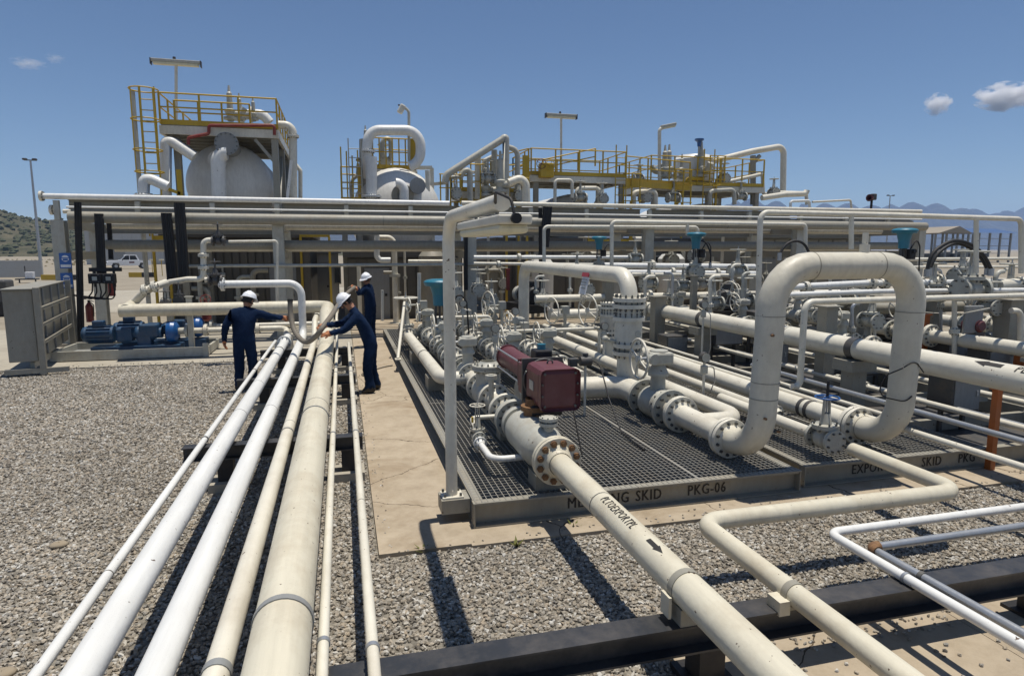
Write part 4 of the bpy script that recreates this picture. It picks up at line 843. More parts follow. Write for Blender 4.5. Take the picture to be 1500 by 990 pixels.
def spline(P, n=5):
    out = []
    for i in range(len(P)-1):
        a = P[max(i-1, 0)]; b = P[i]; c = P[i+1]; d = P[min(i+2, len(P)-1)]
        for k in range(n):
            t = k/n; out.append(.5*((2*b)+(c-a)*t+(2*a-5*b+4*c-d)*t*t+(3*b-a-3*c+d)*t**3))
    return out+[P[-1]]
part('hose_body', MB().sweep(spline(pts), .047, 14), M['hose'], hs)
part('hose_mouth', MB().lathe(pts[0], pts[0]-pts[1], [(-.03, .05), (.02, .052), (.021, .042), (.021, 0)], 16), M['black'], hs)
t = thing('loose_hose', 'thin dark hose lying on the concrete path behind the bending worker', 'hose', G(545, 545)); part('hose_body', MB().sweep(spline([G(541, 528, .3), G(543, 537, .1), G(552, 545, Z1+.015), G(548, 552, Z1+.015), G(530, 548, Z1+.015), G(560, 538, Z1+.015), G(575, 535, Z1+.015)]), .013, 8), M['hose'], t)

# ------------------------------------------------------------------ left: cabinet, pump skid, pipework
kq = G(62, 535, Z1)
kb = thing('cabinet', 'tall grey steel cabinet on legs with ribbed back at the left edge', 'cabinet', (-6.2, 15.6, 0))
A0 = G(48, 552, 0); A1 = G(102, 508, 0)
a0, a1 = G(60, 548, Z1), G(104, 512, Z1); dv = (a1-a0); dv.z = 0; L_ = dv.length; dv.normalize(); nv = V(-dv.y, dv.x, 0)
ang = math.atan2(dv.y, dv.x); mid = (a0+a1)/2
hz0, hz1 = .30, 1.78
part('enclosure', MB().bevbox((mid.x+nv.x*.27, mid.y+nv.y*.27, (hz0+hz1)/2), (L_*.98, .50, hz1-hz0), .015, ang), M['beige'], kb)
part('top_sheet', MB().box((mid.x+nv.x*.27, mid.y+nv.y*.27, hz1+.012), (L_*1.02, .56, .02), ang), M['beige'], kb)
for k, e in enumerate((a0, a1)): part('post', MB().bar((e.x-nv.x*.06, e.y-nv.y*.06, Z1), (e.x-nv.x*.06, e.y-nv.y*.06, hz1+.04), .11, .11, up=(dv.x, dv.y, 0)), M['beige'], kb)
for z in (.62, .98, 1.02, 1.32, 1.36, .66): part('rail', MB().bar(a0+V(0, 0, z)-nv*.06+dv*.06, a1+V(0, 0, z)-nv*.06-dv*.06, .05, .03), M['beige'], kb)
for k in range(1, 4): part('rib', MB().bar(a0+dv*L_*k/4+V(0, 0, hz0), a0+dv*L_*k/4+V(0, 0, hz1-.05), .03, .05, up=(dv.x, dv.y, 0)), M['grey'], kb)
part('foot_beam', MB().bar(a0-nv*.5+V(0, 0, .08), a0+nv*.6+V(0, 0, .08), .10, .10), M['beige'], kb)
for k in (.35, .55, .72): part('gland', MB().cyl(a0+dv*L_*k+nv*.2+V(0, 0, .05), a0+dv*L_*k+nv*.2+V(0, 0, hz0), .025, 8), M['dark'], kb)
# low frame and drip tray around the pumps
ps = thing('pump_tray', 'low pale steel drip tray under the blue pumps', 'skid', (-4.8, 17.1, 0))
xa, xb, ya, yb = -6.55, -3.25, 16.75, 18.3
for y in (ya, yb): part('side_rail', MB().bar((xa, y, .15), (xb, y, .15), .06, .22), M['valve'], ps)
for x in (xa, -5.45, xb): part('cross_rail', MB().bar((x, ya+.03, .15), (x, yb-.03, .15), .06, .20), M['valve'], ps)
part('tray_floor', MB().span((xa+.03, ya+.03, .06), (xb-.03, yb-.03, .09)), M['grey'], ps)
part('corner_stub', MB().span((xb-.06, ya-.09, .03), (xb+.06, ya-.031, .36)), M['valve'], ps)
t = thing('corner_frame', 'small angled channel frame on the slab in front of the cabinet', 'frame', a0); e0, e1 = G(50, 545, Z1), G(84, 524, Z1)
part('channel', MB().bar(e0+V(0, 0, .16), e1+V(0, 0, .16), .06, .14), M['valve'], t); part('leg', MB().span((e0.x-.04, e0.y-.04, Z1), (e0.x+.04, e0.y+.04, .25)), M['valve'], t); part('leg', MB().span((e1.x-.04, e1.y-.04, Z1), (e1.x+.04, e1.y+.04, .25)), M['valve'], t)
def pump(name, label, x, y, z):
    t = thing(name, label, 'pump', (x, y, z))
    part('base', MB().box((.15, 0, .10), (1.9, .52, .20)), M['blue'], t, local=True)
    mo = part('motor', MB().cyl((-.95, 0, .48), (-.35, 0, .48), .19, 20).lathe((-.95, 0, .48), (-1, 0, 0), [(0, .19), (.05, .17), (.09, .1), (.09, 0)], 20), M['blue'], t, local=True)
    f = MB()
    for k in range(16): a = 2*math.pi*k/16; f.bar((-.9, .2*math.cos(a), .48+.2*math.sin(a)), (-.4, .2*math.cos(a), .48+.2*math.sin(a)), .012, .04, up=(0, math.cos(a), math.sin(a)))
    part('cooling_fins', f, M['blue'], mo, local=True)
    part('terminal_box', MB().bevbox((-.65, -.05, .74), (.24, .2, .14), .02), M['blue'], mo, local=True)
    part('coupling_guard', MB().bevbox((-.12, 0, .46), (.36, .3, .34), .05), M['blue'], t, local=True)
    part('bearing_housing', MB().lathe((.06, 0, .48), XD, [(0, .12), (.1, .17), (.42, .17), (.5, .13), (.62, .13)], 20).bevbox((.3, 0, .3), (.3, .3, .25), .03), M['blue'], t, local=True)
    part('gear_case', MB().bevbox((.42, 0, .55), (.42, .34, .3), .04), M['blue'], t, local=True)
    vo = part('volute', MB().lathe((.78, 0, .5), XD, [(0, .16), (.03, .25), (.12, .27), (.20, .25), (.26, .16), (.27, .1)], 24), M['bblue'], t, local=True)
    part('discharge_neck', MB().cyl((.88, 0, .72), (.88, 0, .95), .08, 14).lathe((.88, 0, .93), ZD, [(0, 0), (0, .14), (.04, .14), (.04, 0)], 16), M['valve'], vo, local=True)
    part('suction_nozzle', MB().cyl((1.03, 0, .5), (1.35, 0, .5), .085, 14).lathe((1.2, 0, .5), XD, [(0, 0), (0, .16), (.06, .16), (.06, 0)], 18), M['valve'], vo, local=True)
    return t
pp = pump('pump', 'x', 0, 0, 0)
put(pp, 'blue motor pump on the near side of the drip tray', (-4.95, 17.1, .12), 0, 'blue pumps')
put(pp, 'second blue motor pump behind the near one', (-4.55, 17.95, .12), 0, 'blue pumps')
def ypipe(label, pix, Y, r, mat, **k): return pipe(label, [YP(u, v, Y) for u, v in pix], r, mat, **k)
pipe('small white pipe leaving the near pump toward the bundle', [(-3.6, 17.1, .62), (-1.4, 17.1, .62), (-1.4, 16.3, .4)], .07, 'ivory', flanges=[((-2.1, 17.1, .62), XD, .13), ((-3.3, 17.1, .62), XD, .14)])
pipe('small white pipe leaving the second pump toward the bundle', [(-3.2, 17.95, .62), (-.6, 17.95, .62)], .06, 'ivory', flanges=[((-2.6, 17.95, .62), XD, .12)])
ypipe('white discharge pipe zigzagging up from the pumps in front of the dark cladding', [(243, 448), (243, 414), (275, 409), (298, 409), (298, 356), (303, 352), (312, 352)], 18.0, .07, 'ivory', bend=.14, flanges=[(YP(243, 440, 18), ZD, .13), (YP(298, 392, 18), ZD, .13), (YP(298, 374, 18), ZD, .13)])
ypipe('thin white pipe crossing to a vertical drop beside the rack column', [(335, 354), (404, 353), (406, 357), (406, 470)], 18.0, .035, 'ivory', bend=.08)
ypipe('short white branch from the tall gooseneck to the zigzag pipe', [(300, 410), (326, 410)], 15.7, .06, 'ivory')
t = pipe('slanting pipe with two bolted joints running back from the fat pipe to the pumps', [(-5.02, 17.5, 1.22), YP(215, 424, 17.2), YP(243, 414, 17.8)], .09, 'ivory', flanges=[(YP(212, 425, 17.2), (1, 0, .2), .14), (YP(226, 420, 17.2), (1, 0, .25), .14)])
gg = gate_valve('pipe_valve', 'dark small valve on the zigzag discharge pipe', .07, .13, .26, .42, .12, body='dark', wheelm='dark')
gg.rotation_euler = (0, R(0), R(90)); gg.location = YP(316, 411, 15.6); gg['label'] = 'dark handwheel valve on the gooseneck pipe left of the first worker'
for (u, v, Y, l, rz) in ((320, 353, 18, 'grey round valve at the top of the zigzag discharge pipe', 90), (263, 440, 17.6, 'dark valve on the riser behind the near pump', 0), (243, 452, 17.3, 'dark valve just above the bright blue pump casing', 0)):
    o = copy_tree(gg); o.location = YP(u, v, Y); o.rotation_euler = (0, 0, R(rz)); o['label'] = l
t = thing('support_post', 'pale square post standing among the pump pipes', 'post', (-4, 17.6, 0)); q = YP(276, 430, 17.0); part('post_body', MB().span((q.x-.06, 16.95, .1), (q.x+.06, 17.07, 1.45)), M['valve'], t); part('cap', MB().span((q.x-.09, 16.92, 1.45), (q.x+.09, 17.1, 1.47)), M['valve'], t)
q = YP(302, 455, 18.6)
t = thing('red_valve', 'red painted valve with a red handwheel behind the first worker', 'valve', q); part('body', MB().lathe((0, 0, -.28), ZD, [(0, .05), (.05, .12), (.3, .12), (.36, .05), (.55, .04)], 14), M['red'], t, local=True); part('handwheel', wheel(MB(), (0, 0, .3), (0, -1, .4), .13), M['red'], t, local=True)
for k, (u, v, l) in enumerate(((163, 418, 'red fire extinguisher on the rack column foot, upper one'), (131, 455, 'red fire extinguisher standing low left of the pumps'))):
    q = YP(u, v, 20.5-k*1.2); t = thing('fire_extinguisher', l, 'extinguisher', q); part('cylinder', MB().lathe((0, 0, -.3), ZD, [(0, 0), (0, .09), (.42, .09), (.5, .04), (.52, .03)], 14), M['red'], t, local=True); part('valve_head', MB().cyl((0, 0, .2), (0, 0, .28), .03, 8).bar((0, 0, .27), (.12, 0, .24), .02), M['black'], t, local=True); part('nozzle_hose', MB().tube([(.03, -.02, .24), (.13, -.05, .15), (.11, -.05, -.15)], .012, 6, .05), M['rubber'], t, local=True)

# ------------------------------------------------------------------ the pipe rack across the picture
RY = 19.6
rk = thing('pipe_rack', 'long beige steel pipe rack crossing the middle of the site', 'pipe rack', (7, RY, 0))
cols = (-7.15, -1.72, 3.85, 9.8, 15.6, 20.9)
for x in cols:
    for y in (RY, RY+2.6): part('column', ibeam(MB(), (x, y, 1.85), (x, y, 1.851), .01, .01).span((x-.15, y-.15, .06), (x+.15, y-.13, 3.35)).span((x-.15, y+.13, .06), (x+.15, y+.15, 3.35)).span((x-.012, y-.129, .06), (x+.012, y+.129, 3.35)).span((x-.13, y-.128, .06), (x-.11, y+.128, 3.35)), M['valve'], rk)
    part('base_block', MB().span((x-.26, RY-.26, -.05), (x+.26, RY+.26, .10)), M['concg'], rk)
    for z in (3.24, 2.42): part('cross_beam', MB().span((x-.09, RY+.151, z-.11), (x+.09, RY+2.449, z+.11)), M['rackp'], rk)
for i in range(len(cols)-1):
    part('long_beam', ibeam(MB(), (cols[i]+.16, RY+.30, 3.78), (cols[i+1]-.16, RY+.30, 3.78), .16, .26), M['rackp'], rk)
    part('long_beam', ibeam(MB(), (cols[i]+.16, RY+2.6, 3.2), (cols[i+1]-.16, RY+2.6, 3.2), .16, .26), M['rackp'], rk)
for x in [c+d for c in cols[:-1] for d in (0.0, 1.9, 3.75)]: part('stub_post', MB().span((x-.06, RY-.12, 3.36), (x+.06, RY+.0, 3.86)), M['valve'], rk)
def rackpipe(label, x0, x1, y, z, r, mat='ivory', **k): return pipe(label, [(x0, y, z), (x1, y, z)], r, mat, **k)
rackpipe('top white pipe on the left half of the rack', -7.45, 3.2, RY-.02, 3.965, .075, 'white')
rackpipe('top pale pipe on the right half of the rack', 3.6, 21, RY+.1, 3.99, .07, 'ivory')
rackpipe('thin white tube clipped along the front of the rack below the top pipe', -6.9, 20.8, RY-.14, 3.69, .028, 'white')
rackpipe('second small pipe under the top of the rack', -7.3, 21, RY+.75, 3.62, .06, 'ivory')
rackpipe('fat beige pipe along the front of the rack, upper of the two', -6.8, 20.8, RY-.32, 3.42, .15, 'beige', welds=[((x, RY-.32, 3.42), XD) for x in (-4, 1.2, 7, 12.5)])
rackpipe('fat beige pipe along the front of the rack, lower of the two', -6.2, 20.6, RY+.35, 2.72, .135, 'beige')
rackpipe('thin grey rail pipe low along the rack', -4.2, 9, RY-.2, 2.14, .045, 'valve')
rackpipe('pale pipe deep inside the rack at mid height', -6.5, 20.6, RY+1.5, 3.3, .12, 'ivory')
rackpipe('second pale pipe deep inside the rack', -6.5, 20.6, RY+2.0, 2.62, .10, 'ivory')
for k, (x, y, z) in enumerate(((-7.48, RY-.02, 3.965), (-7.3, RY+.05, 3.62))):
    t = thing('end_cap', ['white blind flange closing the left end of the top rack pipe', 'beige blind flange on the left rack end below the top pipe'][k], 'flange', (x, y, z)); part('disc', MB().lathe((0, 0, 0), (-1, 0, 0), [(-.02, 0), (-.02, .13), (.04, .13), (.05, 0)], 18), M['ivory'], t, local=True); part('bolts', MB().bolts((0, 0, 0), XD, .105, 8, .014, .1), M['boltm'], t, local=True)
ct = thing('cable_tray', 'dark cable tray along the top front edge of the rack', 'cable tray', (0, RY, 3.6))
part('tray', MB().span((-6.9, RY+.12, 3.575), (20.7, RY+.45, 3.59)).span((-6.9, RY+.11, 3.55), (20.7, RY+.12, 3.645)), M['grey'], ct)
part('cables', MB().sweep([(-6.8, RY+.2, 3.615), (6, RY+.22, 3.615), (20.6, RY+.2, 3.615)], .022, 6).sweep([(-6.8, RY+.3, 3.615), (6, RY+.28, 3.615), (20.6, RY+.3, 3.615)], .022, 6), M['rubber'], ct)
def duct(label, u0, v0, u1, v1, Y, w=.18):
    a, b = YP(u0, v0, Y), YP(u1, v1, Y); t = thing('cable_duct', label, 'cable', (b.x, Y, b.z), 'black cable runs dropping from the rack')
    mb = MB()
    for k in range(5): mb.sweep([(a.x+(k-2)*w/5, Y+.02*(k % 2), a.z), ((a.x+b.x)/2+(k-2)*w/5, Y+.02*((k+1) % 2), (a.z+b.z)/2), (b.x+(k-2)*w/5, Y+.02*(k % 2), b.z)], w*.13, 8)
    part('cable_run', mb, M['rubber'], t)
    part('ladder_tray', MB().bar((a.x, Y+.05, a.z), (b.x, Y+.05, b.z), w*1.1, .03), M['black'], t)
duct('black cable bundle from rack to the twin junction boxes', 144, 313, 148, 402, 19.1, .19)
duct('thin black cable bundle right of the twin junction boxes', 158, 313, 162, 380, 19.9, .10)
duct('thick black cable bundle on the left of the two beside the white zigzag pipe', 243, 312, 252, 410, 19.1, .24)
duct('thick black cable bundle on the right of the two beside the white zigzag pipe', 262, 297, 269, 408, 18.9, .24)
duct('black cable bundle hanging on the rack right of the lamp post, straight one', 792, 305, 793, 425, 19.2, .10)
duct('thick black cable bundle on the rack right of the lamp post, bent one', 803, 303, 798, 362, 19.0, .26)
duct('long thin black cable run down the left rack column', 113, 296, 118, 500, 18.9, .14)
duct('thin black cable on the rack column behind the lamp post', 683, 322, 683, 425, 19.3, .10)
for k, (u, l) in enumerate(((140, 'left junction box of the pair hanging below the black cables'), (160, 'right junction box of the pair hanging below the black cables'))):
    q = YP(u, 408, 18.9); t = thing('junction_box', l, 'junction box', q, 'junction boxes on the left rack column')
    part('box', MB().bevbox((0, 0, 0), (.30, .18, .26), .02), M['black'], t, local=True); part('window', MB().span((-.05, -.10, -.05), (.06, -.091, .05)), M['valve'], t, local=True); part('lid_bolts', MB().bolts((0, -.09, 0), YD, .13, 4, .014, .03), M['boltm'], t, local=True)
    for j in (-.08, .0, .08): part('cable', MB().tube([(j, 0, -.13), (j*1.3, 0, -.35), (j*2.0-.1, .02, -.55), (-.55-.3*k, .05, -.42)], .018, 6, .12), M['rubber'], t, local=True)
q = YP(150, 398, 18.9); t = thing('box_frame', 'dark bracket frame carrying the twin junction boxes', 'frame', q); part('bracket', MB().span((q.x-.35, 19.02, q.z), (q.x+.40, 19.1, q.z+.1)).span((q.x-.25, 19.0, q.z-.4), (q.x-.2, 19.05, q.z)).span((q.x+.2, 19.0, q.z-.4), (q.x+.25, 19.05, q.z)), M['black'], t)
for k, (v, l) in enumerate(((382, 'upper blue safety sign on the left rack column'), (411, 'lower blue safety sign on the left rack column'))):
    q = YP(96+2*k, v, RY-.17); t = thing('safety_sign', l, 'sign', q, 'blue safety signs')
    part('plate', MB().span((-.14, -.006, -.2), (.14, .0, .2)), M['signblue'], t, local=True)
    part('pictogram', MB().lathe((0, -.007, .06), (0, -1, 0), [(0, .085), (.003, .085), (.003, 0)], 20), M['signwhite'], t, local=True); part('pictogram_band', MB().span((-.10, -.012, .06), (.10, -.0105, .085)).span((-.06, -.012, .0), (.06, -.0105, .05)), M['signblue'], t, local=True)
    part('caption_bar', MB().span((-.12, -.009, -.17), (.12, -.0065, -.10)), M['signwhite'], t, local=True)
# pipes and fittings hanging inside the rack
for k, (u, v0, v1, l) in enumerate(((170, 265, 320, ''), )): pass
tk2 = [('short white pipe with a bend hanging inside the rack', [(552, 345), (552, 375), (556, 381), (572, 381)], 21.0, .09, 'white'),
       ('thin white pipe standing behind the third worker', [(614, 400), (614, 470)], 18.4, .055, 'ivory'),
       ('thin grey pipe with a cap behind the third worker', [(560, 425), (560, 470)], 18.6, .04, 'ivory'),
       ('white horizontal pipe at rack foot left of the lamp post', [(598, 383), (655, 383)], 20.6, .06, 'ivory'),
       ('white pipe along the rack foot right of the lamp post, upper', [(694, 377), (920, 377)], 18.8, .06, 'white'),
       ('thin white pipe along the rack foot right of the lamp post, lower', [(694, 386), (900, 388)], 18.5, .045, 'ivory'),
       ('white pipe at head height running right from the small teal valve', [(880, 389), (1105, 391)], 17.0, .085, 'white'),
       ('white pipe at head height under the small teal valve', [(905, 399), (1110, 401)], 16.0, .075, 'white'),
       ('thin white pipe running right just below the teal valve pipes', [(925, 402), (1112, 404)], 15.0, .05, 'ivory'),
       ('white pipe behind the loop top with a dark clamp, upper', [(1150, 421), (1270, 415), (1500, 413)], 9.9, .06, 'white'),
       ('white pipe behind the loop top with a dark clamp, lower', [(1150, 432), (1290, 427), (1500, 425)], 9.3, .045, 'white'),
       ('fat pale pipe at the far right edge at head height', [(1462, 418), (1540, 412)], 9.6, .11, 'ivory'),
       ('pale pipe lying behind the loop at waist height', [(1180, 447), (1290, 452), (1500, 446)], 10.6, .11, 'beige'),
       ('thin pipe along the back of the right yard', [(1150, 381), (1500, 379)], 18.2, .06, 'ivory'),
       ('thin pipe beside it along the back of the right yard, lower', [(1150, 392), (1500, 391)], 17.3, .05, 'ivory')]
for l, pix, Y, r, m in tk2: ypipe(l, pix, Y, r, m, bend=.12)
for (u, v, Y, l) in ((1220, 419, 9.9, 'dark clamp'), ): pass
# thin pipe frames (goal-post shaped)
def goal(label, pix, Y, r, posts=()):
    t = ypipe(label, pix, Y, r, 'ivory', bend=.12)
    for (u, v0, v1) in posts: part('post', MB().cyl(YP(u, v0, Y), YP(u, v1, Y), r*.9, 10), M['ivory'], t)
    return t
goal('thin cream goal-post pipe in front of the rack, leftmost and lowest', [(797, 392), (797, 332), (1022, 333), (1022, 341)], 17.4, .05)
goal('thin cream goal-post pipe rising between the teal valves', [(896, 392), (896, 325), (1180, 329), (1180, 372)], 16.6, .055, ((1007, 325, 345),))
goal('tall cream goal-post pipe in front of the loop running to the right edge', [(1108, 545), (1114, 311), (1300, 315), (1496, 321), (1496, 400)], 8.2, .04, ((1430, 319, 400), (1247, 313, 365)))
# teal valves and clutter in the right yard
put(cvp, 'small teal capped control valve, leftmost on the head-height pipes', YP(877, 392, 17.0), 0, 'teal control valves', .92)
put(cvp, 'teal capped control valve between the two goal-post pipes', YP(1018, 398, 13.8), 0, 'teal control valves', .98)
put(cvp, 'teal capped control valve peeking over the right bend of the loop', YP(1320, 405, 9.6), 0, 'teal control valves', .92)
def flange_joint(label, p, d, r, n=2):
    t = thing('flange_joint', label, 'flange', p)
    part('discs', flange_mb(MB(), (0, 0, 0), d, r, .035), M['ivory'], t, local=True); part('bolts', MB().bolts((0, 0, 0), d, r*.8, 10, .014, .12), M['boltm'], t, local=True); return t
for (u, v, Y, r, l) in ((1276, 415, 9.9, .13, 'flange pair on the upper pipe behind the loop, inside the loop opening'), (1296, 414, 9.9, .13, 'flange pair on the upper pipe close to the right loop leg'), (1375, 412, 9.9, .14, 'flange pair just right of the loop, upper'),
                        (1392, 424, 9.3, .12, 'flange pair just right of the loop, lower'), (1492, 418, 9.6, .17, 'big flange pair at the right edge of the picture'), (955, 389, 17, .16, 'flange pair right of the small teal valve'), (1075, 391, 17, .16, 'flange pair left of the tall cream goal-post pipe'), (1050, 400, 16, .14, 'flange pair on the middle head-height pipe')):
    flange_joint(l, YP(u, v, Y), XD, r)
def boxpost(label, u, v0, v1, Y, w, mat, cat='post', cap=False):
    a, b = YP(u, v0, Y), YP(u, v1, Y); t = thing('steel_post', label, cat, (b.x, Y, max(b.z, 0)))
    part('post_body', MB().span((b.x-w/2, Y-w/2, max(b.z, 0)), (b.x+w/2, Y+w/2, a.z)), M[mat], t)
    part('end_plate', MB().span((b.x-w*.75, Y-w*.75, a.z), (b.x+w*.75, Y+w*.75, a.z+.025)), M[mat], t); return t
boxpost('orange post standing in front of the big arrow pipe at the right', 1449, 572, 690, 5.62, .072, 'orange')
boxpost('short orange post behind the right loop leg', 1352, 462, 512, 9.8, .10, 'orange')
boxpost('orange post right of the loop, between the dark pump housings', 1440, 506, 560, 8.8, .11, 'orange')
boxpost('orange post at the extreme right edge', 1493, 512, 560, 8.2, .16, 'orange')
boxpost('red orange post under the crossing pipe left of the riser stand', 955, 458, 490, 14.4, .09, 'orange')
boxpost('red post far behind the high cream pipe', 744, 395, 425, 18.4, .09, 'red')
for k, (u, v0, v1, Y, w) in enumerate(((962, 435, 505, 13.6, .26), (1015, 405, 455, 13.2, .12), (1205, 450, 570, 9.0, .22), (1362, 440, 520, 10.4, .2), (1470, 440, 530, 9.2, .3), (1100, 430, 470, 13.5, .24), (890, 410, 470, 16.2, .24), (1255, 440, 515, 10.2, .24), (1490, 445, 520, 9.6, .24))):
    boxpost(['beige square stand left of the dark valves, behind the crossing pipe', 'slim beige stand under the second teal valve', 'beige stand seen through the left part of the loop', 'pale stand directly right of the right loop leg', 'broad pale stand near the right edge', 'beige stand behind the left loop leg', 'beige stand under the leftmost teal valve', 'beige stand seen in the middle of the loop', 'outermost pale stand on the right edge'][k], u, v0, v1, Y, w, 'beige')
# dark pump-and-motor sets in the right yard
def motorset(label, p, rz, sc, mat='dark'):
    t = thing('motor_set', label, 'pump', p, rz=rz); t.scale = (sc,)*3
    part('motor', MB().cyl((-.6, 0, .5), (.1, 0, .5), .26, 18).lathe((-.6, 0, .5), (-1, 0, 0), [(0, .26), (.06, .22), (.07, 0)], 18), M[mat], t, local=True)
    f = MB(); [f.bar((-.55, .27*math.cos(a), .5+.27*math.sin(a)), (.05, .27*math.cos(a), .5+.27*math.sin(a)), .012, .04, up=(0, math.cos(a), math.sin(a))) for a in [6.283*k/14 for k in range(14)]]; part('cooling_fins', f, M[mat], t, local=True)
    part('base', MB().box((0, 0, .12), (1.6, .6, .24)), M['black'], t, local=True); part('terminal_box', MB().bevbox((-.2, 0, .82), (.3, .25, .18), .02), M[mat], t, local=True)
    part('pump_head', MB().lathe((.25, 0, .5), XD, [(0, .12), (.02, .24), (.22, .24), (.24, .1), (.4, .1)], 18), M['valve'], t, local=True); return t
for k, (u, v, Y, l, m) in enumerate(((1425, 520, 9.9, 'dark grey motor set right of the loop, nearest', 'dark'), (1455, 500, 10.6, 'blue grey motor set behind the broad pale stand', 'blue'), (1130, 425, 14.5, 'dark blue motor set just left of the loop top', 'blue'), (1062, 430, 14.2, 'dark motor set behind the crossing pipe', 'dark'), (1290, 470, 11.5, 'dark motor set seen through the right half of the loop', 'dark'), (770, 425, 17.6, 'dark motor set in the shade behind the drop pipe', 'black'), (1480, 470, 11.3, 'dark motor set at the right edge', 'dark'))):
    q = YP(u, v, Y); motorset(l, (q.x, Y, max(.25, q.z-.6)), R(20*k), .95, m)
q = YP(1437, 478, 8.9); t = thing('dark_red_motor', 'dark red round motor end right of the loop', 'motor', q); part('housing', MB().lathe((0, 0, 0), (0, -1, 0), [(-.3, .0), (-.3, .11), (0, .11), (.03, .08), (.03, 0)], 16), M['maroon'], t, local=True); part('bracket', MB().span((-.1, .0, -.35), (.1, .25, -.11)), M['dark'], t, local=True)
q = YP(1425, 468, 8.95); t = thing('round_plate', 'flat grey blue equipment panel right of the loop', 'panel', q); part('sheet', MB().bevbox((0, 0, 0), (.42, .05, .5), .02), M['grey'], t, local=True); part('edge_rail', MB().bar((-.3, -.05, .12), (.3, -.05, .2), .02), M['ivory'], t, local=True)
# gate valves scattered on the right-hand lines
g2 = gate_valve('yard_valve', 'x', .075, .15, .34, .48, .16)
for (u, v, Y, rz, sc, l) in ((925, 478, 13.0, 0, 1.0, 'grey valve left of the square stand behind the riser'), (1000, 420, 14.6, 90, 1.0, 'grey valve below the second teal valve'), (1080, 398, 15.0, 90, 1.2, 'grey valve on the head-height pipes left of the tall cream riser'), (1180, 405, 12.5, 90, 1.0, 'grey valve above the left bend of the loop'),
    (1275, 470, 9.6, 0, 1.0, 'grey valve seen through the loop opening at the right'), (1422, 424, 8.7, 90, 1.35, 'large grey valve with flat wheel right of the loop'), (1190, 462, 9.5, 0, .8, 'dark wheel valve seen through the loop opening at the left'), (845, 398, 18, 90, 1.1, 'grey valve left of the leftmost teal valve'), (668, 430, 16.2, 0, 1.1, 'grey valve directly right of the lamp post pole'),
    (720, 440, 17.5, 0, 1.1, 'grey valve at the rear of the metering skid'), (860, 425, 15.5, 0, 1.0, 'grey valve under the high cream pipe'), (1020, 375, 18.6, 90, 1.2, 'grey valve at the rack foot behind the second teal valve'), (930, 380, 18.8, 90, 1.2, 'grey valve at the rack foot behind the goal-post pipe')):
    put(g2, l, YP(u, v, Y), R(rz), 'grey gate valves in the yard', sc)
# upright handwheels
for (u, v, Y, w, l) in ((861, 455, 12.8, .34, 'upright white handwheel left of the riser'), (715, 448, 14.8, .34, 'upright white handwheel at the rear of the skid'), (745, 480, 12.6, .3, 'upright white handwheel above the maroon cylinder'), (808, 455, 14.0, .30, 'upright white handwheel under the high cream pipe'), (1068, 430, 13.2, .28, 'upright grey handwheel behind the crossing pipe'), (598, 447, 14.9, .16, 'small upright handwheel below the flat corner handwheel')):
    q = YP(u, v, Y); t = thing('handwheel', l, 'handwheel', q, 'upright handwheels'); part('rim', wheel(MB(), (0, 0, 0), (1, .25, 0), w, .016, 4), M['ivory'], t, local=True); part('shaft', MB().cyl((0, 0, 0), (.35, .09, 0), .02, 8).box((.36, .09, 0), (.16, .2, .18)), M['valve'], t, local=True)
    part('stand', MB().cyl((.36, .09, -.09), (.36, .09, -q.z+ZG), .04, 8), M['valve'], t, local=True)
# black hose arcs
for l, pix, Y, r in (('big black hose arc right of the loop', [(1358, 396), (1366, 372), (1385, 357), (1403, 353), (1425, 360), (1442, 376), (1452, 395)], 9.6, .035), ('second black hose arc right of the loop, just inside the first', [(1362, 394), (1372, 374), (1388, 361), (1404, 357), (1422, 364), (1437, 378), (1446, 394)], 9.7, .03),
                     ('black hose arc above the left bend of the loop', [(1142, 372), (1152, 358), (1166, 353), (1178, 358), (1186, 372)], 10.5, .025), ('black hose loop beside the second teal valve', [(1024, 352), (1034, 356), (1041, 372), (1040, 386)], 13.8, .02)):
    t = thing('cable_arc', l, 'hose', YP(*pix[0], Y)); part('hose_body', MB().sweep(spline([YP(u, v, Y) for u, v in pix]), r, 8), M['rubber'], t); e = YP(*pix[-1], Y); s_ = YP(*pix[0], Y)
    part('coupling', MB().cyl((s_.x, s_.y, s_.z-.12), (s_.x, s_.y, s_.z+.02), r*1.5, 8).cyl((e.x, e.y, e.z-.12), (e.x, e.y, e.z+.02), r*1.5, 8), M['galv'], t)

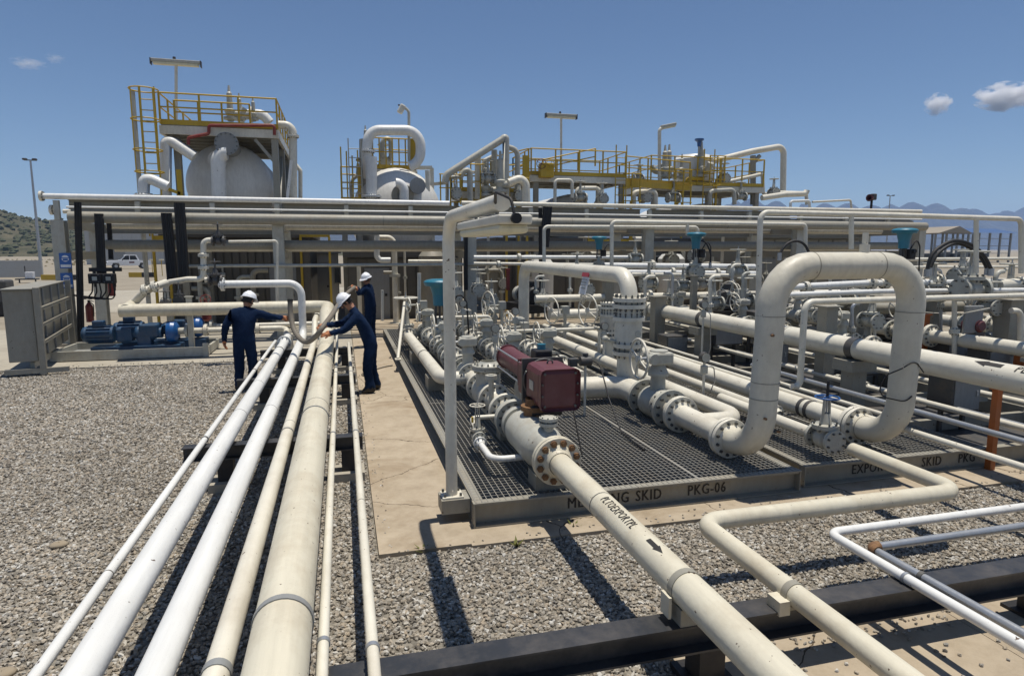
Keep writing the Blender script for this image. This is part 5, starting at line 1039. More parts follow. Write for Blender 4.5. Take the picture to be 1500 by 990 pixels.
# upright small-bore pipes, junctions and boxes that crowd the right-hand yard
for k, (u, v0, v1, Y, r, hook, m, l) in enumerate(((1350, 405, 470, 10.2, .035, 14, 'ivory', 'slim upright pipe just right of the right loop leg'), (1378, 395, 500, 10.0, .03, -12, 'galv', 'slim grey upright pipe under the black hose arc'), (1398, 430, 540, 8.9, .04, 16, 'ivory', 'slim upright pipe left of the dark red motor'), (1418, 380, 450, 10.4, .03, 10, 'ivory', 'slim upright pipe inside the black hose arc'), (1458, 398, 520, 9.6, .045, 12, 'valve', 'grey upright pipe left of the broad pale stand'), (1482, 395, 470, 10.0, .035, -10, 'ivory', 'slim upright pipe near the right edge, upper'), (1495, 455, 560, 8.8, .05, -14, 'ivory', 'upright pipe at the extreme right edge'), (1216, 395, 470, 10.8, .03, 12, 'ivory', 'slim upright pipe seen through the left of the loop opening'), (1248, 445, 520, 9.0, .03, 10, 'galv', 'slim grey upright pipe in the loop opening'), (1281, 440, 500, 9.7, .03, -12, 'ivory', 'slim upright pipe at the right of the loop opening'),
      (945, 405, 470, 14.2, .04, 14, 'ivory', 'slim upright pipe left of the square stand behind the riser'), (985, 400, 470, 13.5, .035, -12, 'galv', 'slim grey upright pipe right of the square stand'), (1040, 405, 490, 12.6, .04, 14, 'ivory', 'slim upright pipe right of the second teal valve'), (1088, 400, 480, 12.8, .035, 10, 'valve', 'slim grey upright pipe left of the left loop leg'), (1072, 388, 440, 14.2, .04, 12, 'ivory', 'slim upright pipe on the head-height pipes'), (915, 395, 450, 15.2, .035, -10, 'ivory', 'slim upright pipe right of the riser elbow'), (835, 400, 450, 16.6, .035, 10, 'ivory', 'slim upright pipe under the middle of the high pipe'), (785, 405, 450, 17.0, .04, 12, 'valve', 'slim grey upright pipe right of the far drop pipe'))):
    t = pipe(l, [YP(u, v1, Y), YP(u, v0, Y), YP(u+hook, v0, Y)], r, m, bend=r*3, flanges=[(YP(u, (v0+v1)/2, Y), ZD, r*2.1)])
for k, (u, v, Y, sc, rz, l) in enumerate(((1365, 430, 9.9, 1.2, 90, 'grey valve low under the black hose arc'), (1408, 405, 10.2, 1.1, 90, 'grey valve inside the black hose arc'), (1448, 450, 9.4, 1.0, 0, 'grey valve beside the dark red motor'), (1478, 430, 9.7, 1.2, 90, 'grey valve right of the broad pale stand'), (1235, 440, 10.4, 1.0, 90, 'grey valve behind the thin riser in the loop opening'), (980, 440, 13.8, 1.0, 0, 'grey valve right of the square stand behind the riser'), (1045, 445, 13.0, 1.1, 90, 'grey valve behind the crossing pipe, near the upright grey wheel'), (1090, 440, 13.4, 1.1, 90, 'grey valve behind the crossing pipe, left of the loop'), (700, 425, 17.8, 1.2, 0, 'grey valve at the rack foot right of the lamp post'), (795, 440, 16.4, 1.1, 0, 'grey valve behind the upright wheel under the high pipe'), (950, 415, 15.0, 1.1, 90, 'grey valve above the crossing pipe, right of the riser'))):
    put(g2, l, YP(u, v, Y), R(rz), 'grey gate valves in the yard', sc)
for k, (u, v, Y, r, l) in enumerate(((1440, 426, 9.3, .12, 'flange pair on the lower head-height pipe near the right edge'), (1180, 421, 9.9, .11, 'flange pair on the upper pipe behind the left loop bend'), (1015, 389, 17, .15, 'flange pair on the pipe behind the second teal valve'), (985, 399, 16, .13, 'flange pair on the middle pipe left of the second teal valve'), (760, 377, 18.8, .12, 'flange pair on the rack foot pipe above the far drop pipe'), (730, 387, 18.5, .1, 'flange pair on the thin rack foot pipe'))):
    flange_joint(l, YP(u, v, Y), XD, r)
for k, (u, v, Y, w, h, l) in enumerate(((1390, 490, 9.6, .5, .6, 'dark equipment cabinet low under the black hose arc'), (1465, 530, 8.9, .5, .5, 'dark equipment cabinet between the orange posts'), (1060, 470, 12.2, .7, .5, 'dark equipment cabinet beneath the crossing pipe'), (1225, 500, 10.2, .5, .6, 'dark equipment cabinet seen through the loop opening'), (985, 500, 12.6, .5, .4, 'dark equipment cabinet right of the riser under the crossing pipe'), (1110, 455, 12.6, .5, .5, 'dark equipment cabinet just behind the left loop leg'))):
    q = YP(u, v, Y); t = thing('equipment_cabinet', l, 'cabinet', (q.x, Y, Z1)); zt = max(q.z, .75); part('box', MB().bevbox((q.x, Y, zt-h/2), (w, .45, h), .02), M['dark'], t); part('door', MB().span((q.x-w*.45, Y-.236, zt-h*.94), (q.x+w*.45, Y-.226, zt-.04)), M['grey'], t); part('latch', MB().span((q.x+w*.3, Y-.25, zt-h*.55), (q.x+w*.35, Y-.237, zt-h*.4)), M['galv'], t)
    for s_ in (-.4, .4): part('leg', MB().span((q.x+s_*w-.03, Y-.03, Z1+.013), (q.x+s_*w+.03, Y+.03, zt-h+.01)), M['dark'], t)

# ------------------------------------------------------------------ vessels, platforms and masts behind the rack
def vessel(label, x, y0, z, r, L, dish=.45):
    t = thing('pressure_vessel', label, 'tank', (x, y0, 0))
    prof = [(r*dish*(1-math.cos(a)), r*math.sin(a)) for a in [math.pi/2*k/8 for k in range(9)]]; prof = prof+[(L, r)]
    part('shell', MB().lathe((x, y0, z), YD, prof, 44, True).lathe((x, y0+L, z), YD, [(0, r), (r*dish*.7, r*.7), (r*dish, 0)], 44, True), M['shell'], t)
    for k in (.18, .8): part('saddle_support', MB().span((x-r*.85, y0+L*k-.15, .05), (x+r*.85, y0+L*k+.15, z-r*.55)), M['rackp'], t)
    for k in (.12, .45): part('weld_seam', MB().lathe((x, y0+r*dish+L*k, z), YD, [(0, r*.99), (0, r*1.006), (.03, r*1.006), (.03, r*.99)], 44), M['ivory'], t)
    return t
def rails(t, pts, z0_, h, every=1.2, closed=False, mat='yellow', r=.024, toe=True):
    P = [Vector((p[0], p[1], z0_ if len(p) < 3 else p[2])) for p in pts]
    for a, b in zip(P, P[1:]):
        n = max(1, round((b-a).length/every))
        for k in range(n+1):
            q = a.lerp(b, k/n)
            if k < n or b is P[-1]: part('rail_post', MB().bar(q, q+V(0, 0, h), .055, .055, up=(0, 1, 0)), M[mat], t)
        part('top_rail', MB().cyl(a+V(0, 0, h), b+V(0, 0, h), r*1.1, 8), M[mat], t); part('mid_rail', MB().cyl(a+V(0, 0, h*.55), b+V(0, 0, h*.55), r, 8), M[mat], t)
        if toe: part('toe_plate', MB().bar(a+V(0, 0, .07), b+V(0, 0, .07), .012, .16), M[mat], t)
def ladder(label, x, y, z0_, z1_, w=.5, cage=None, mat='yellow'):
    t = thing('cage_ladder' if cage else 'ladder', label, 'ladder', (x, y, z0_))
    for s in (-1, 1): part('stile', MB().bar((x+s*w/2, y, z0_), (x+s*w/2, y, z1_), .04, .04, up=(0, 1, 0)), M[mat], t)
    n = int((z1_-z0_)/.32)
    for k in range(1, n): part('rung', MB().cyl((x-w/2, y, z0_+k*.32), (x+w/2, y, z0_+k*.32), .016, 6), M[mat], t)
    if cage:
        for z in cage: part('cage_hoop', MB().torus((x, y-.32, z), ZD, .4, .02, 20, 6), M[mat], t)
        for a in (-2.4, -1.57, -.7): part('cage_strap', MB().bar((x+.4*math.cos(a), y-.32+.4*math.sin(a), cage[0]), (x+.4*math.cos(a), y-.32+.4*math.sin(a), cage[-1]), .03, .03, up=(0, 1, 0)), M[mat], t)
    return t
def platform(label, x0, y0, x1, y1, z, cols, zb=0.0, mat='beige', rail=True, h=1.08, gap=None):
    t = thing('platform', label, 'platform', ((x0+x1)/2, (y0+y1)/2, zb))
    part('deck', MB().span((x0+.05, y0+.05, z-.04), (x1-.05, y1-.05, z)), M['rackp'], t)
    part('edge_beam', MB().span((x0, y0, z-.30), (x1, y0+.1, z-.042)).span((x0, y1-.1, z-.30), (x1, y1, z-.042)).span((x0, y0+.102, z-.30), (x0+.1, y1-.102, z-.042)).span((x1-.1, y0+.102, z-.30), (x1, y1-.102, z-.042)), M['ivory'], t)
    n = int((y1-y0)/.7)
    for k in range(1, n): part('joist', MB().span((x0+.102, y0+k*.7-.04, z-.25), (x1-.102, y0+k*.7+.04, z-.045)), M['rackp'], t)
    for (x, y) in cols: part('column', MB().span((x-.1, y-.1, zb), (x+.1, y+.1, z-.302)), M[mat], t)
    if rail: rails(t, [(x0+.04, y1-.04), (x0+.04, y0+.04), (x1-.04, y0+.04), (x1-.04, y1-.04), (x0+.04, y1-.04)], z, h)
    return t

# ------------------------------------------------------------------ crowded pipework in the right yard and behind the rack
for k, (x, z, r, y0, y1, l) in enumerate(((8.7, .95, .11, 5.2, 17.5, 'first pale pipe right of the big arrow pipe'), (9.5, .8, .07, 8.0, 17.5, 'second, thinner pale pipe right of the big arrow pipe'), (10.6, 1.0, .12, 6.3, 17.5, 'pale pipe under the third skid pipes, left one'), (11.6, .8, .08, 6.8, 17.5, 'thin pale pipe along the middle of the third skid'), (12.8, 1.05, .12, 6.5, 17.5, 'pale pipe along the right of the third skid'))):
    pipe(l, [(x, y0, z), (x, y1, z)], r, 'ivory', flanges=[((x, y, z), YD, r*1.75) for y in (8.9+k*.3, 11.2+k*.2, 11.8+k*.2, 14.0, 14.6)])
    for j, y in enumerate((9.6+k*.25, 12.6+k*.3, 15.4)):
        put(gear if k % 2 == 0 else g2, ['nearest', 'middle', 'farthest'][j]+' grey valve on the '+l.replace('right of the big arrow pipe', 'beyond the arrow pipe').replace(' pipe', ' line', 1), (x, y, z), 0, 'valves on the far yard pipes', .9 if k % 2 == 0 else 1.1)
    for j, y in enumerate((7.6, 13.3)):
        t = thing('pipe_stand', ['near', 'far'][j]+' beige stand under the '+l.replace('right of the big arrow pipe', 'beyond the arrow pipe'), 'pipe support', (x, y, ZG), 'short stands under the yard pipes'); part('post', MB().span((x-.09, y-.09, ZG+.001), (x+.09, y+.09, z-r-.06)), M['beige'], t); part('head_plate', MB().span((x-.16, y-.12, z-r-.06), (x+.16, y+.12, z-r+.01)), M['beige'], t)
for k, (x, y0, y1, z, r) in enumerate(((7.9, 15.0, 16, 1.0, .12), (9.0, 16.2, 17, 1.3, .1))):
    pipe(['pale cross pipe at the back of the second skid, nearer the camera', 'pale cross pipe at the back of the second skid, nearer the rack'][k], [(4.9, y0, z), (14.5, y0, z)], r, 'ivory', flanges=[((xx, y0, z), XD, r*1.8) for xx in (6.2, 8.2, 10.1, 12.2)])
# drums, boxes and standpipes in the shade behind the rack
rr = random.Random(3)
_used = {}
BAYS = ['leftmost rack bay', 'second rack bay', 'third rack bay', 'fourth rack bay', 'rightmost rack bay']
def bay_label(kind, x):
    k = sum(1 for c in cols[1:-1] if x > c); b = kind+' in the '+BAYS[k]; n = _used[b] = _used.get(b, 0)+1
    return b if n == 1 else b+', '+['', '', 'second one', 'third one', 'fourth one', 'fifth one', 'sixth one', 'seventh one', 'eighth one'][min(n, 8)]
def standpipe(x, y, h, r, m, hook):
    t = thing('standpipe', bay_label(('tall' if h > 2.4 else 'short' if h < 1.8 else 'chest-high')+(' thick' if r > .07 else ' thin')+dict(ivory=' cream', valve=' grey', beige=' beige')[m]+(' standpipe bent right' if hook > .1 else ' standpipe bent left' if hook < -.1 else ' straight standpipe'), x), 'pipe', (x, y, 0), 'standpipes behind the rack')
    pts = [(x, y, 0), (x, y, h)]+([(x+hook, y, h)] if abs(hook) > .1 else []); part('pipe_run', MB().tube(pts, r, 10, r*2.5), M[m], t); part('flange', MB().lathe((x, y, h*.55), ZD, [(0, 0), (0, r*1.9), (.09, r*1.9), (.09, 0)], 14), M['valve'], t); part('base_plate', MB().span((x-r*2, y-r*2, 0), (x+r*2, y+r*2, .04)), M['valve'], t)
for k in range(34):
    x = rr.uniform(-5.5, 20); y = rr.uniform(22.6, 24.0); standpipe(x, y, rr.uniform(1.2, 3.3), rr.uniform(.04, .10), rr.choice(['ivory', 'ivory', 'valve', 'beige']), rr.choice([0, .5, -.5, .8]))
for k in range(16):
    x = 3.6+k*1.05; put(g2, bay_label('grey shaded valve', x), (x, rr.uniform(21.5, 23.2), rr.uniform(1.2, 2.4)), rr.choice([0, R(90)]), 'valves behind the rack', rr.uniform(1.1, 1.6))
for k in range(9):
    x = 3.2+k*1.9+rr.uniform(-.4, .4); y = rr.uniform(22.8, 24.2); s = rr.uniform(.35, .6)
    t = thing('filter_drum', bay_label('squat shaded drum', x), 'drum', (x, y, 0), 'drums behind the rack'); h = rr.uniform(1.3, 2.3)
    part('shell', MB().lathe((x, y, .35), ZD, [(0, 0), (0, s), (h, s), (h+.18, s*.7), (h+.22, 0)], 20), M[rr.choice(['shell', 'rackp', 'valve'])], t); part('legs', MB().span((x-s*.8, y-.06, 0), (x-s*.6, y+.06, .36)).span((x+s*.6, y-.06, 0), (x+s*.8, y+.06, .36)), M['rackp'], t); part('top_nozzle', MB().cyl((x, y, h+.5), (x, y, h+.75), .08, 10), M['valve'], t)
for k, (u0, u1, v0, v1, Y, l) in enumerate(((440, 482, 330, 347, 24.2, 'short yellow handrail seen between rack pipes left of the second tank'), (224, 246, 333, 352, 23.8, 'short yellow handrail seen between rack pipes below the ladder'), (742, 772, 325, 342, 24.0, 'short yellow handrail behind the rack right of the lamp post'), (862, 905, 336, 356, 24.0, 'short yellow handrail behind the rack above the leftmost teal valve'), (905, 945, 334, 356, 24.2, 'short yellow handrail behind the rack right of the leftmost teal valve'))):
    a, b = YP(u0, v1, Y), YP(u1, v1, Y); h = YP(u0, v0, Y).z-a.z; t = thing('handrail', l, 'handrail', a); rails(t, [(a.x, Y), (b.x, Y)], a.z, h, .8)
    part('support_post', MB().bar((a.x, Y, 0), (a.x, Y, a.z), .08, .08, up=(0, 1, 0)), M['yellow'], t); part('support_post', MB().bar((b.x, Y, 0), (b.x, Y, a.z), .08, .08, up=(0, 1, 0)), M['yellow'], t)
# --- left separator
v1 = vessel('large cream horizontal separator tank with a domed end, under the left yellow platform', -3.62, 23.6, 4.78, 1.38, 9)
part('manway', MB().lathe((-3.43, 22.95, 5.93), (0, -1, 0), [(-1.3, .28), (.12, .28), (.12, .36), (.2, .36), (.21, 0)], 22), M['grey'], v1)
part('manway_bolts', MB().bolts((-3.43, 22.78, 5.93), YD, .32, 14, .025, .14), M['boltm'], v1)
part('front_nozzle', MB().lathe((-3.85, 23.7, 5.5), (0, -1, 0), [(-.4, .2), (.12, .2), (.12, .3), (.2, .3), (.2, .17)], 18), M['shell'], v1)
ypipe('fat white downcomer pipe in front of the domed tank end', [(333, 224), (319, 224), (322, 330)], 22.9, .22, 'white', bend=.3)
ypipe('thin white pipe next to the downcomer on the tank end', [(327, 240), (327, 330)], 22.95, .05, 'ivory')
pl1 = platform('yellow railed platform over the left separator tank', -5.4, 23.0, -1.85, 28.5, 6.5, [(-5.0, 23.4), (-2.0, 23.15), (-2.0, 28.2), (-5.0, 28.2), (-2.0, 25.6)], h=.95)
for a, b in (((-2.0, 23.25, 3.5), (-2.0, 25.5, 5.9)), ((-2.0, 25.7, 3.5), (-2.0, 28.1, 5.9)), ((-2.6, 23.12, 6.15), (-2.0, 23.12, 5.4))): part('brace', MB().bar(a, b, .1), M['beige'], pl1)
rails(pl1, [(-5.0, 23.35), (-3.6, 23.35), (-2.75, 23.35)], 6.5, .8, .7, toe=False)
part('yellow_column', MB().span((-4.98, 22.9, 3.6), (-4.84, 23.0, 5.1)).bar((-5.4, 22.95, 4.55), (-4.9, 22.95, 4.35), .1), M['yellow'], pl1)
ladder('tall yellow caged ladder at the left of the tank platform', -5.62, 22.75, 3.0, 7.55, .42, (4.95, 5.6, 6.5, 7.38))
t = thing('ladder_post', 'pale round post carrying the ladder cage at the far left', 'post', (-6.05, 22.7, 0)); part('post_body', MB().cyl((-6.0, 22.7, 0), (-6.0, 22.7, 7.4), .07, 10), M['valve'], t); part('base_plate', MB().span((-6.15, 22.55, 0), (-5.85, 22.85, .03)), M['valve'], t)
ypipe('red fire-water pipe stepping along the front of the tank platform', [(276, 212), (276, 202), (306, 196), (306, 184), (402, 184), (402, 198)], 22.85, .05, 'red', bend=.08)
ypipe('white pipe with an elbow beside the ladder feeding the tank', [(243, 296), (243, 208), (252, 208), (285, 230)], 23.1, .17, 'white', bend=.25)
ypipe('white pipe coming over the rack top left of the tank', [(211, 318), (211, 263), (222, 263), (246, 274)], 21.0, .15, 'white', bend=.22, flanges=[(YP(211, 287, 21.0), ZD, .26)])
ypipe('pale pipe curling down the right side of the tank platform', [(408, 183), (429, 184), (430, 300)], 23.3, .13, 'ivory', bend=.25, flanges=[(YP(429, 200, 23.3), ZD, .2)])
ypipe('thin pale pipe stepping down right of the tank', [(432, 240), (440, 250), (440, 292)], 24.0, .07, 'ivory', bend=.1)
ypipe('slanting white pipe right of the tank platform', [(427, 235), (420, 300)], 22.9, .05, 'white')
psv = thing('relief_valve', 'x', 'valve'); part('body', MB().lathe((0, 0, 0), ZD, [(0, .1), (.2, .12), (.3, .18), (.36, .18), (.4, .1), (.9, .085), (.95, .05), (1.15, .03)], 14), M['valve'], psv, local=True); part('outlet', MB().tube([(0, 0, .25), (.35, 0, .25), (.45, 0, .45)], .1, 12, .15), M['valve'], psv, local=True); part('flange', MB().lathe((0, 0, .05), ZD, [(0, 0), (0, .22), (.08, .22), (.08, 0)], 16), M['valve'], psv, local=True)
for k, (u, v, Y, s, l) in enumerate(((338, 178, 24, 1.0, 'tall relief valve on the left tank platform'), (352, 178, 24.4, .8, 'short relief valve on the left tank platform'), (372, 178, 24.4, .7, 'short relief valve near the right rail of the left tank platform'),
    (536, 217, 27, .75, 'relief valve under the round pipe loop of the second vessel'), (973, 262, 28.5, 1.35, 'relief valve right of the tall arm lamp, left of two'), (979, 262, 28.9, 1.4, 'relief valve right of the tall arm lamp, right of two'), (998, 262, 28.5, 1.0, 'relief valve beside the yellow ladder on the far platform'), (1026, 262, 28.5, 1.5, 'relief valve with a blue top behind the yellow ladder'), (733, 285, 26, 1.5, 'relief valve in the pipe cluster right of the second vessel'), (712, 290, 26.5, 1.3, 'second relief valve in the pipe cluster right of the second vessel'))):
    put(psv, l, YP(u, v, Y), k*.7, 'relief valves on the platforms', s)
q = YP(1024, 215, 28.5); t = thing('blue_valve_top', 'small blue valve top above the far yellow ladder', 'valve', q); part('cap', MB().lathe((0, 0, 0), ZD, [(0, .08), (.2, .1), (.3, .22), (.36, .22), (.36, 0)], 12), M['bblue'], t, local=True); part('stem', MB().cyl((0, 0, -.5), (0, 0, 0), .05, 8), M['valve'], t, local=True)
# pipes lying on the left tank
t = thing('top_pipe', 'white pipe bend lying on the left tank platform behind the rails', 'pipe', YP(365, 178, 24.5)); part('pipe_run', MB().tube([YP(350, 178, 24.5), YP(352, 168, 24.5), YP(385, 168, 24.5), YP(395, 180, 24.5)], .17, 14, .3), M['white'], t)
part('flange', flange_mb(MB(), YP(368, 168, 24.5), XD, .27), M['ivory'], t)
# --- second separator
v2 = vessel('second horizontal separator tank with pipes looping over its domed end', 2.2, 25.0, 4.05, 1.72, 9, .7)
part('manway', MB().lathe((2.85, 25.1, 4.95), (0, -1, 0), [(-.6, .24), (.3, .24), (.3, .3), (.4, .3), (.41, 0)], 20), M['grey'], v2)
part('front_nozzle', MB().lathe((2.3, 25.1, 4.6), (0, -1, 0), [(-.4, .3), (.15, .3), (.15, .42), (.25, .42), (.25, .2)], 18), M['beige'], v2)
ypipe('white pipe elbowing down from the second tank nozzle', [(580, 268), (592, 268), (592, 320)], 24.5, .17, 'white', bend=.28)
ypipe('white round-cornered pipe loop standing above the second tank', [(540, 262), (537, 225), (540, 191), (616, 191), (616, 238), (600, 244)], 25.5, .19, 'white', bend=.6, flanges=[(YP(539, 222, 25.5), ZD, .27)])
ypipe('white pipe dropping from the loop past the second tank end', [(544, 230), (544, 300)], 24.4, .2, 'white', flanges=[(YP(544, 288, 24.4), ZD, .36)])
pl2 = platform('small yellow platform behind the pipe loop of the second tank', 1.15, 26.0, 3.0, 29.0, 5.7, [(1.4, 26.2), (2.8, 26.2), (1.4, 28.8), (2.8, 28.8)], h=1.15)
for x in (1.3, 1.55, 1.8, 2.05, 2.3, 2.55): part('cage_bar', MB().bar((x, 25.98, 5.75), (x, 25.98, 6.85), .05, .05, up=(0, 1, 0)), M['yellow'], pl2)
part('yellow_panel', MB().span((2.7, 25.9, 5.7), (2.98, 25.96, 6.85)), M['yellow'], pl2)
pl2b = platform('narrow yellow landing left of the second tank', .05, 25.0, .8, 27.5, 4.35, [(.15, 25.2), (.7, 25.2), (.15, 27.3), (.7, 27.3)], h=1.25)
for x, h_ in ((.1, 1.9), (.3, 1.75), (.5, 1.6), (.7, 1.8)): part('cage_bar', MB().bar((x, 24.97, 4.4), (x, 24.97, 4.4+h_), .05, .05, up=(0, 1, 0)), M['yellow'], pl2b)
part('yellow_skirt', MB().span((.05, 24.93, 4.0), (.8, 24.96, 4.5)), M['yellow'], pl2b)
ladder('grey ladder rising beside the narrow landing', .6, 24.9, 4.0, 6.6, .45, mat='valve')
t = thing('stack_pipe', 'thick pale upright pipe left of the pipe loop', 'pipe', YP(536, 300, 26)); part('pipe_run', MB().cyl(YP(536, 330, 26), YP(536, 205, 26), .25, 16), M['beige'], t); part('flange', flange_mb(MB(), YP(536, 235, 26), ZD, .38), M['beige'], t)
t = thing('steel_gantry', 'pale steel frame right of the second tank top', 'frame', YP(625, 300, 26)); a = YP(610, 246, 26); b = YP(633, 246, 26); part('beam', MB().bar(a, b, .14), M['ivory'], t); part('post', MB().bar((b.x, 26.1, b.z), (b.x, 26.1, 0), .14, .14, up=(0, 1, 0)), M['ivory'], t); part('arm', MB().bar(YP(633, 270, 26.3), YP(655, 268, 26.3), .12), M['ivory'], t)
# --- sloping pipe cluster right of it
ypipe('long grey pipe sloping up to a high bend right of the second tank', [(652, 268), (654, 256), (735, 205), (741, 200), (741, 300)], 26.0, .14, 'valve', bend=.25)
ypipe('pale pipe curving down in the sloping pipe cluster', [(672, 262), (680, 250), (688, 250), (689, 300)], 26.3, .12, 'valve', bend=.25)
ypipe('grey pipe bending down at the right of the cluster', [(742, 215), (758, 220), (758, 300)], 26.5, .11, 'valve', bend=.3)
ypipe('pale upright pipe in the sloping pipe cluster', [(700, 228), (700, 300)], 26.6, .13, 'ivory')
ypipe('second pale upright pipe in the cluster, right of the first', [(724, 220), (724, 300)], 26.6, .12, 'valve')
ypipe('white pipe with a round bend just above the rack, right of the lamp arm', [(745, 268), (770, 258), (771, 296)], 22.0, .14, 'ivory', bend=.25)
pl3a = platform('yellow stair landing in front of the sloping pipe cluster', 4.9, 26.8, 7.6, 29.5, 5.0, [(5.1, 27), (7.4, 27), (5.1, 29.3), (7.4, 29.3)], h=1.1)
part('yellow_plate', MB().span((6.1, 26.7, 4.9), (6.55, 26.76, 6.3)).span((7.5, 26.7, 5.1), (7.8, 26.76, 6.5)), M['yellow'], pl3a)
# --- third: platform with mast
pl3 = platform('long yellow platform in the middle distance with a T lamp standing on it', 7.9, 26.9, 12.35, 30, 5.76, [(8.2, 27.1), (11.2, 27.1), (12.2, 27.1), (8.2, 29.8), (12.2, 29.8)])
rails(pl3, [(12.32, 27.0, 5.6), (16.2, 28.2, 5.6)], 5.4, 1.08)
part('stair_string', MB().bar((12.35, 27.02, 5.5), (16.2, 28.2, 5.5), .1, .26), M['yellow'], pl3)
rails(pl3, [(4.9, 28.6, 5.1), (7.9, 27.2, 5.76)], 5.4, 1.1, toe=False)
rails(pl3, [(8.5, 27.05, 5.65), (10.9, 27.05, 6.2)], 5.4, .75, .8, toe=False)
part('knee_plate', MB().bar((11.2, 27.0, 5.1), (10.7, 27.0, 4.2), .25, .06), M['ivory'], pl3)
ladder('yellow ladder rising through the right end of the middle platform', 12.0, 26.75, 4.0, 7.1, .5)
v3 = vessel('pale tank lying under the middle platform', 10.3, 28.0, 4.0, 1.1, 7)
t = thing('valve_cluster', 'red and yellow valve wheels on the middle platform', 'valve', YP(800, 262, 26.7)); part('body', MB().bevbox(YP(800, 250, 26.7), (.6, .4, .6), .04), M['yellow'], t); part('handwheel', wheel(MB(), YP(793, 240, 26.5), (0, 1, 0), .2), M['maroon'], t); part('handwheel', wheel(MB(), YP(806, 242, 26.4), (0, 1, 0), .2), M['yellow'], t)
ypipe('white pipe hoop under the middle platform', [(813, 300), (813, 264), (838, 264), (838, 290)], 26.0, .07, 'ivory', bend=.15)
# --- fourth
pl4 = platform('far right yellow platform with an upright yellow ladder', 14.2, 28.3, 20.4, 32, 5.66, [(14.5, 28.5), (17.4, 28.5), (20.1, 28.5), (20.1, 31.8)], h=1.3)
ladder('bright yellow ladder in front of the far right platform', 17.1, 28.0, 3.6, 7.3, .55, (5.6, 6.2, 6.8))
v4 = vessel('dull pale tank with a domed end under the far right platform', 18.0, 28.6, 3.55, 1.35, 7)
t = thing('squat_drum', 'squat pale drum standing on the far right platform', 'tank', YP(1010, 262, 29.5)); part('shell', MB().lathe(YP(1015, 262, 29.5)-V(0, 0, .2), ZD, [(0, .95), (.2, 1.0), (1.1, 1.0), (1.3, .8), (1.36, 0)], 26), M['shell'], t); part('top_nozzle', MB().cyl(YP(1015, 235, 29.5), YP(1015, 226, 29.5), .15, 12), M['shell'], t)
ypipe('long pale pipe climbing to the right and dropping by an elbow', [(1030, 240), (1102, 222), (1148, 214), (1147, 282)], 29.0, .15, 'ivory', bend=.35)
t = thing('pipe_bracket', 'beige bracket under the climbing pipe', 'bracket', YP(1105, 290, 29)); part('post', MB().bar(YP(1103, 300, 29), YP(1103, 228, 29), .2, .2, up=(0, 1, 0)), M['beige'], t); part('knee', MB().bar(YP(1103, 240, 29), YP(1113, 228, 29), .15), M['beige'], t)
ypipe('thin pale pipe stepping down right of the far platform', [(1060, 268), (1117, 255), (1118, 285), (1146, 282), (1181, 283), (1182, 300)], 28.5, .09, 'ivory', bend=.15)
ypipe('thin white hoop on the rack top at the right', [(1158, 304), (1158, 295), (1186, 294), (1186, 306)], 25.5, .06, 'white', bend=.12)
ypipe('pale pipe ending in an upright stub above the right rack', [(1116, 290), (1150, 285), (1181, 284), (1182, 279)], 26.5, .13, 'ivory', bend=.2)
ypipe('thin pipe along the top of the right rack', [(1190, 296), (1246, 293), (1249, 320)], 24, .045, 'ivory', bend=.1)
# --- masts and lamps
def tlamp(label, u, vt, vb, Y, w):
    a, b = YP(u, vt, Y), YP(u, vb, Y); t = thing('tube_lamp', label, 'lamp post', b)
    part('pole', MB().cyl(b, a, .05, 12), M['ivory'], t)
    part('lamp_housing', MB().bevbox((a.x, Y, a.z+.06), (w, .18, .1), .02), M['valve'], t); part('diffuser', MB().bevbox((a.x, Y, a.z-.035), (w*.92, .16, .09), .02), M['tube'], t); part('finial', MB().cyl((a.x-.05, Y, a.z+.1), (a.x-.05, Y, a.z+.2), .05, 8), M['dark'], t)
    for s in (-1, 1): part('end_cap', MB().box((a.x+s*w*.5, Y, a.z+.01), (.03, .2, .2)), M['dark'], t)
    return t
tlamp('T shaped tube lamp on a tall pole above the left tank platform', 258, 93, 190, 25, 1.55)
tlamp('T shaped tube lamp on a tall pole above the middle platform', 822, 171, 265, 27.5, 1.42)
a, b = YP(966, 190, 28), YP(966, 275, 28); t = thing('arm_lamp', 'tall lamp post with a tube lamp on a short arm to the right', 'lamp post', b); part('pole', MB().tube([b, a, YP(975, 185, 28)], .08, 12, .15), M['ivory'], t); q = YP(979, 184, 28); part('lamp_housing', MB().bevbox(q, (.78, .2, .13), .03, ry=-.22), M['valve'], t); part('diffuser', MB().bevbox(q-V(0, 0, .09), (.7, .17, .08), .02, ry=-.22), M['tube'], t)
a, b = YP(599, 163, 25.8), YP(599, 240, 25.8); t = thing('floodlight_pole', 'bent pole with a floodlight above the second tank', 'lamp post', b); part('pole', MB().tube([b, a, YP(593, 158, 25.8)], .055, 10, .2), M['valve'], t); q = YP(588, 160, 25.6); part('lamp_head', MB().bevbox(q, (.22, .2, .35), .05, ry=.5), M['ivory'], t); part('bracket', MB().bar(YP(594, 157, 25.7), YP(583, 154, 25.7), .05), M['dark'], t)
def mast(label, x, y, h, w):
    t = thing('light_mast', label, 'lamp post', (x, y, 0)); part('pole', MB().sweep([(x, y, 0), (x, y, h)], [.17, .09], 12), M['galv'], t); part('crossbar', MB().box((x, y, h), (w, .1, .1)), M['dark'], t)
    for s in (-.38, .38): part('lamp_head', MB().bevbox((x+s*w, y-.15, h+.08), (.4, .4, .2), .05), M['dark'], t)
    return t
q = G(61, 398); mast('tall grey light mast at the left edge against the sky', *G(61, 400)[:2], YP(48, 235, G(61, 400).y).z, 1.2)
q = YP(1304, 287, 110); mast('tiny distant light mast at the right horizon', q.x, 110, q.z, 1.8)
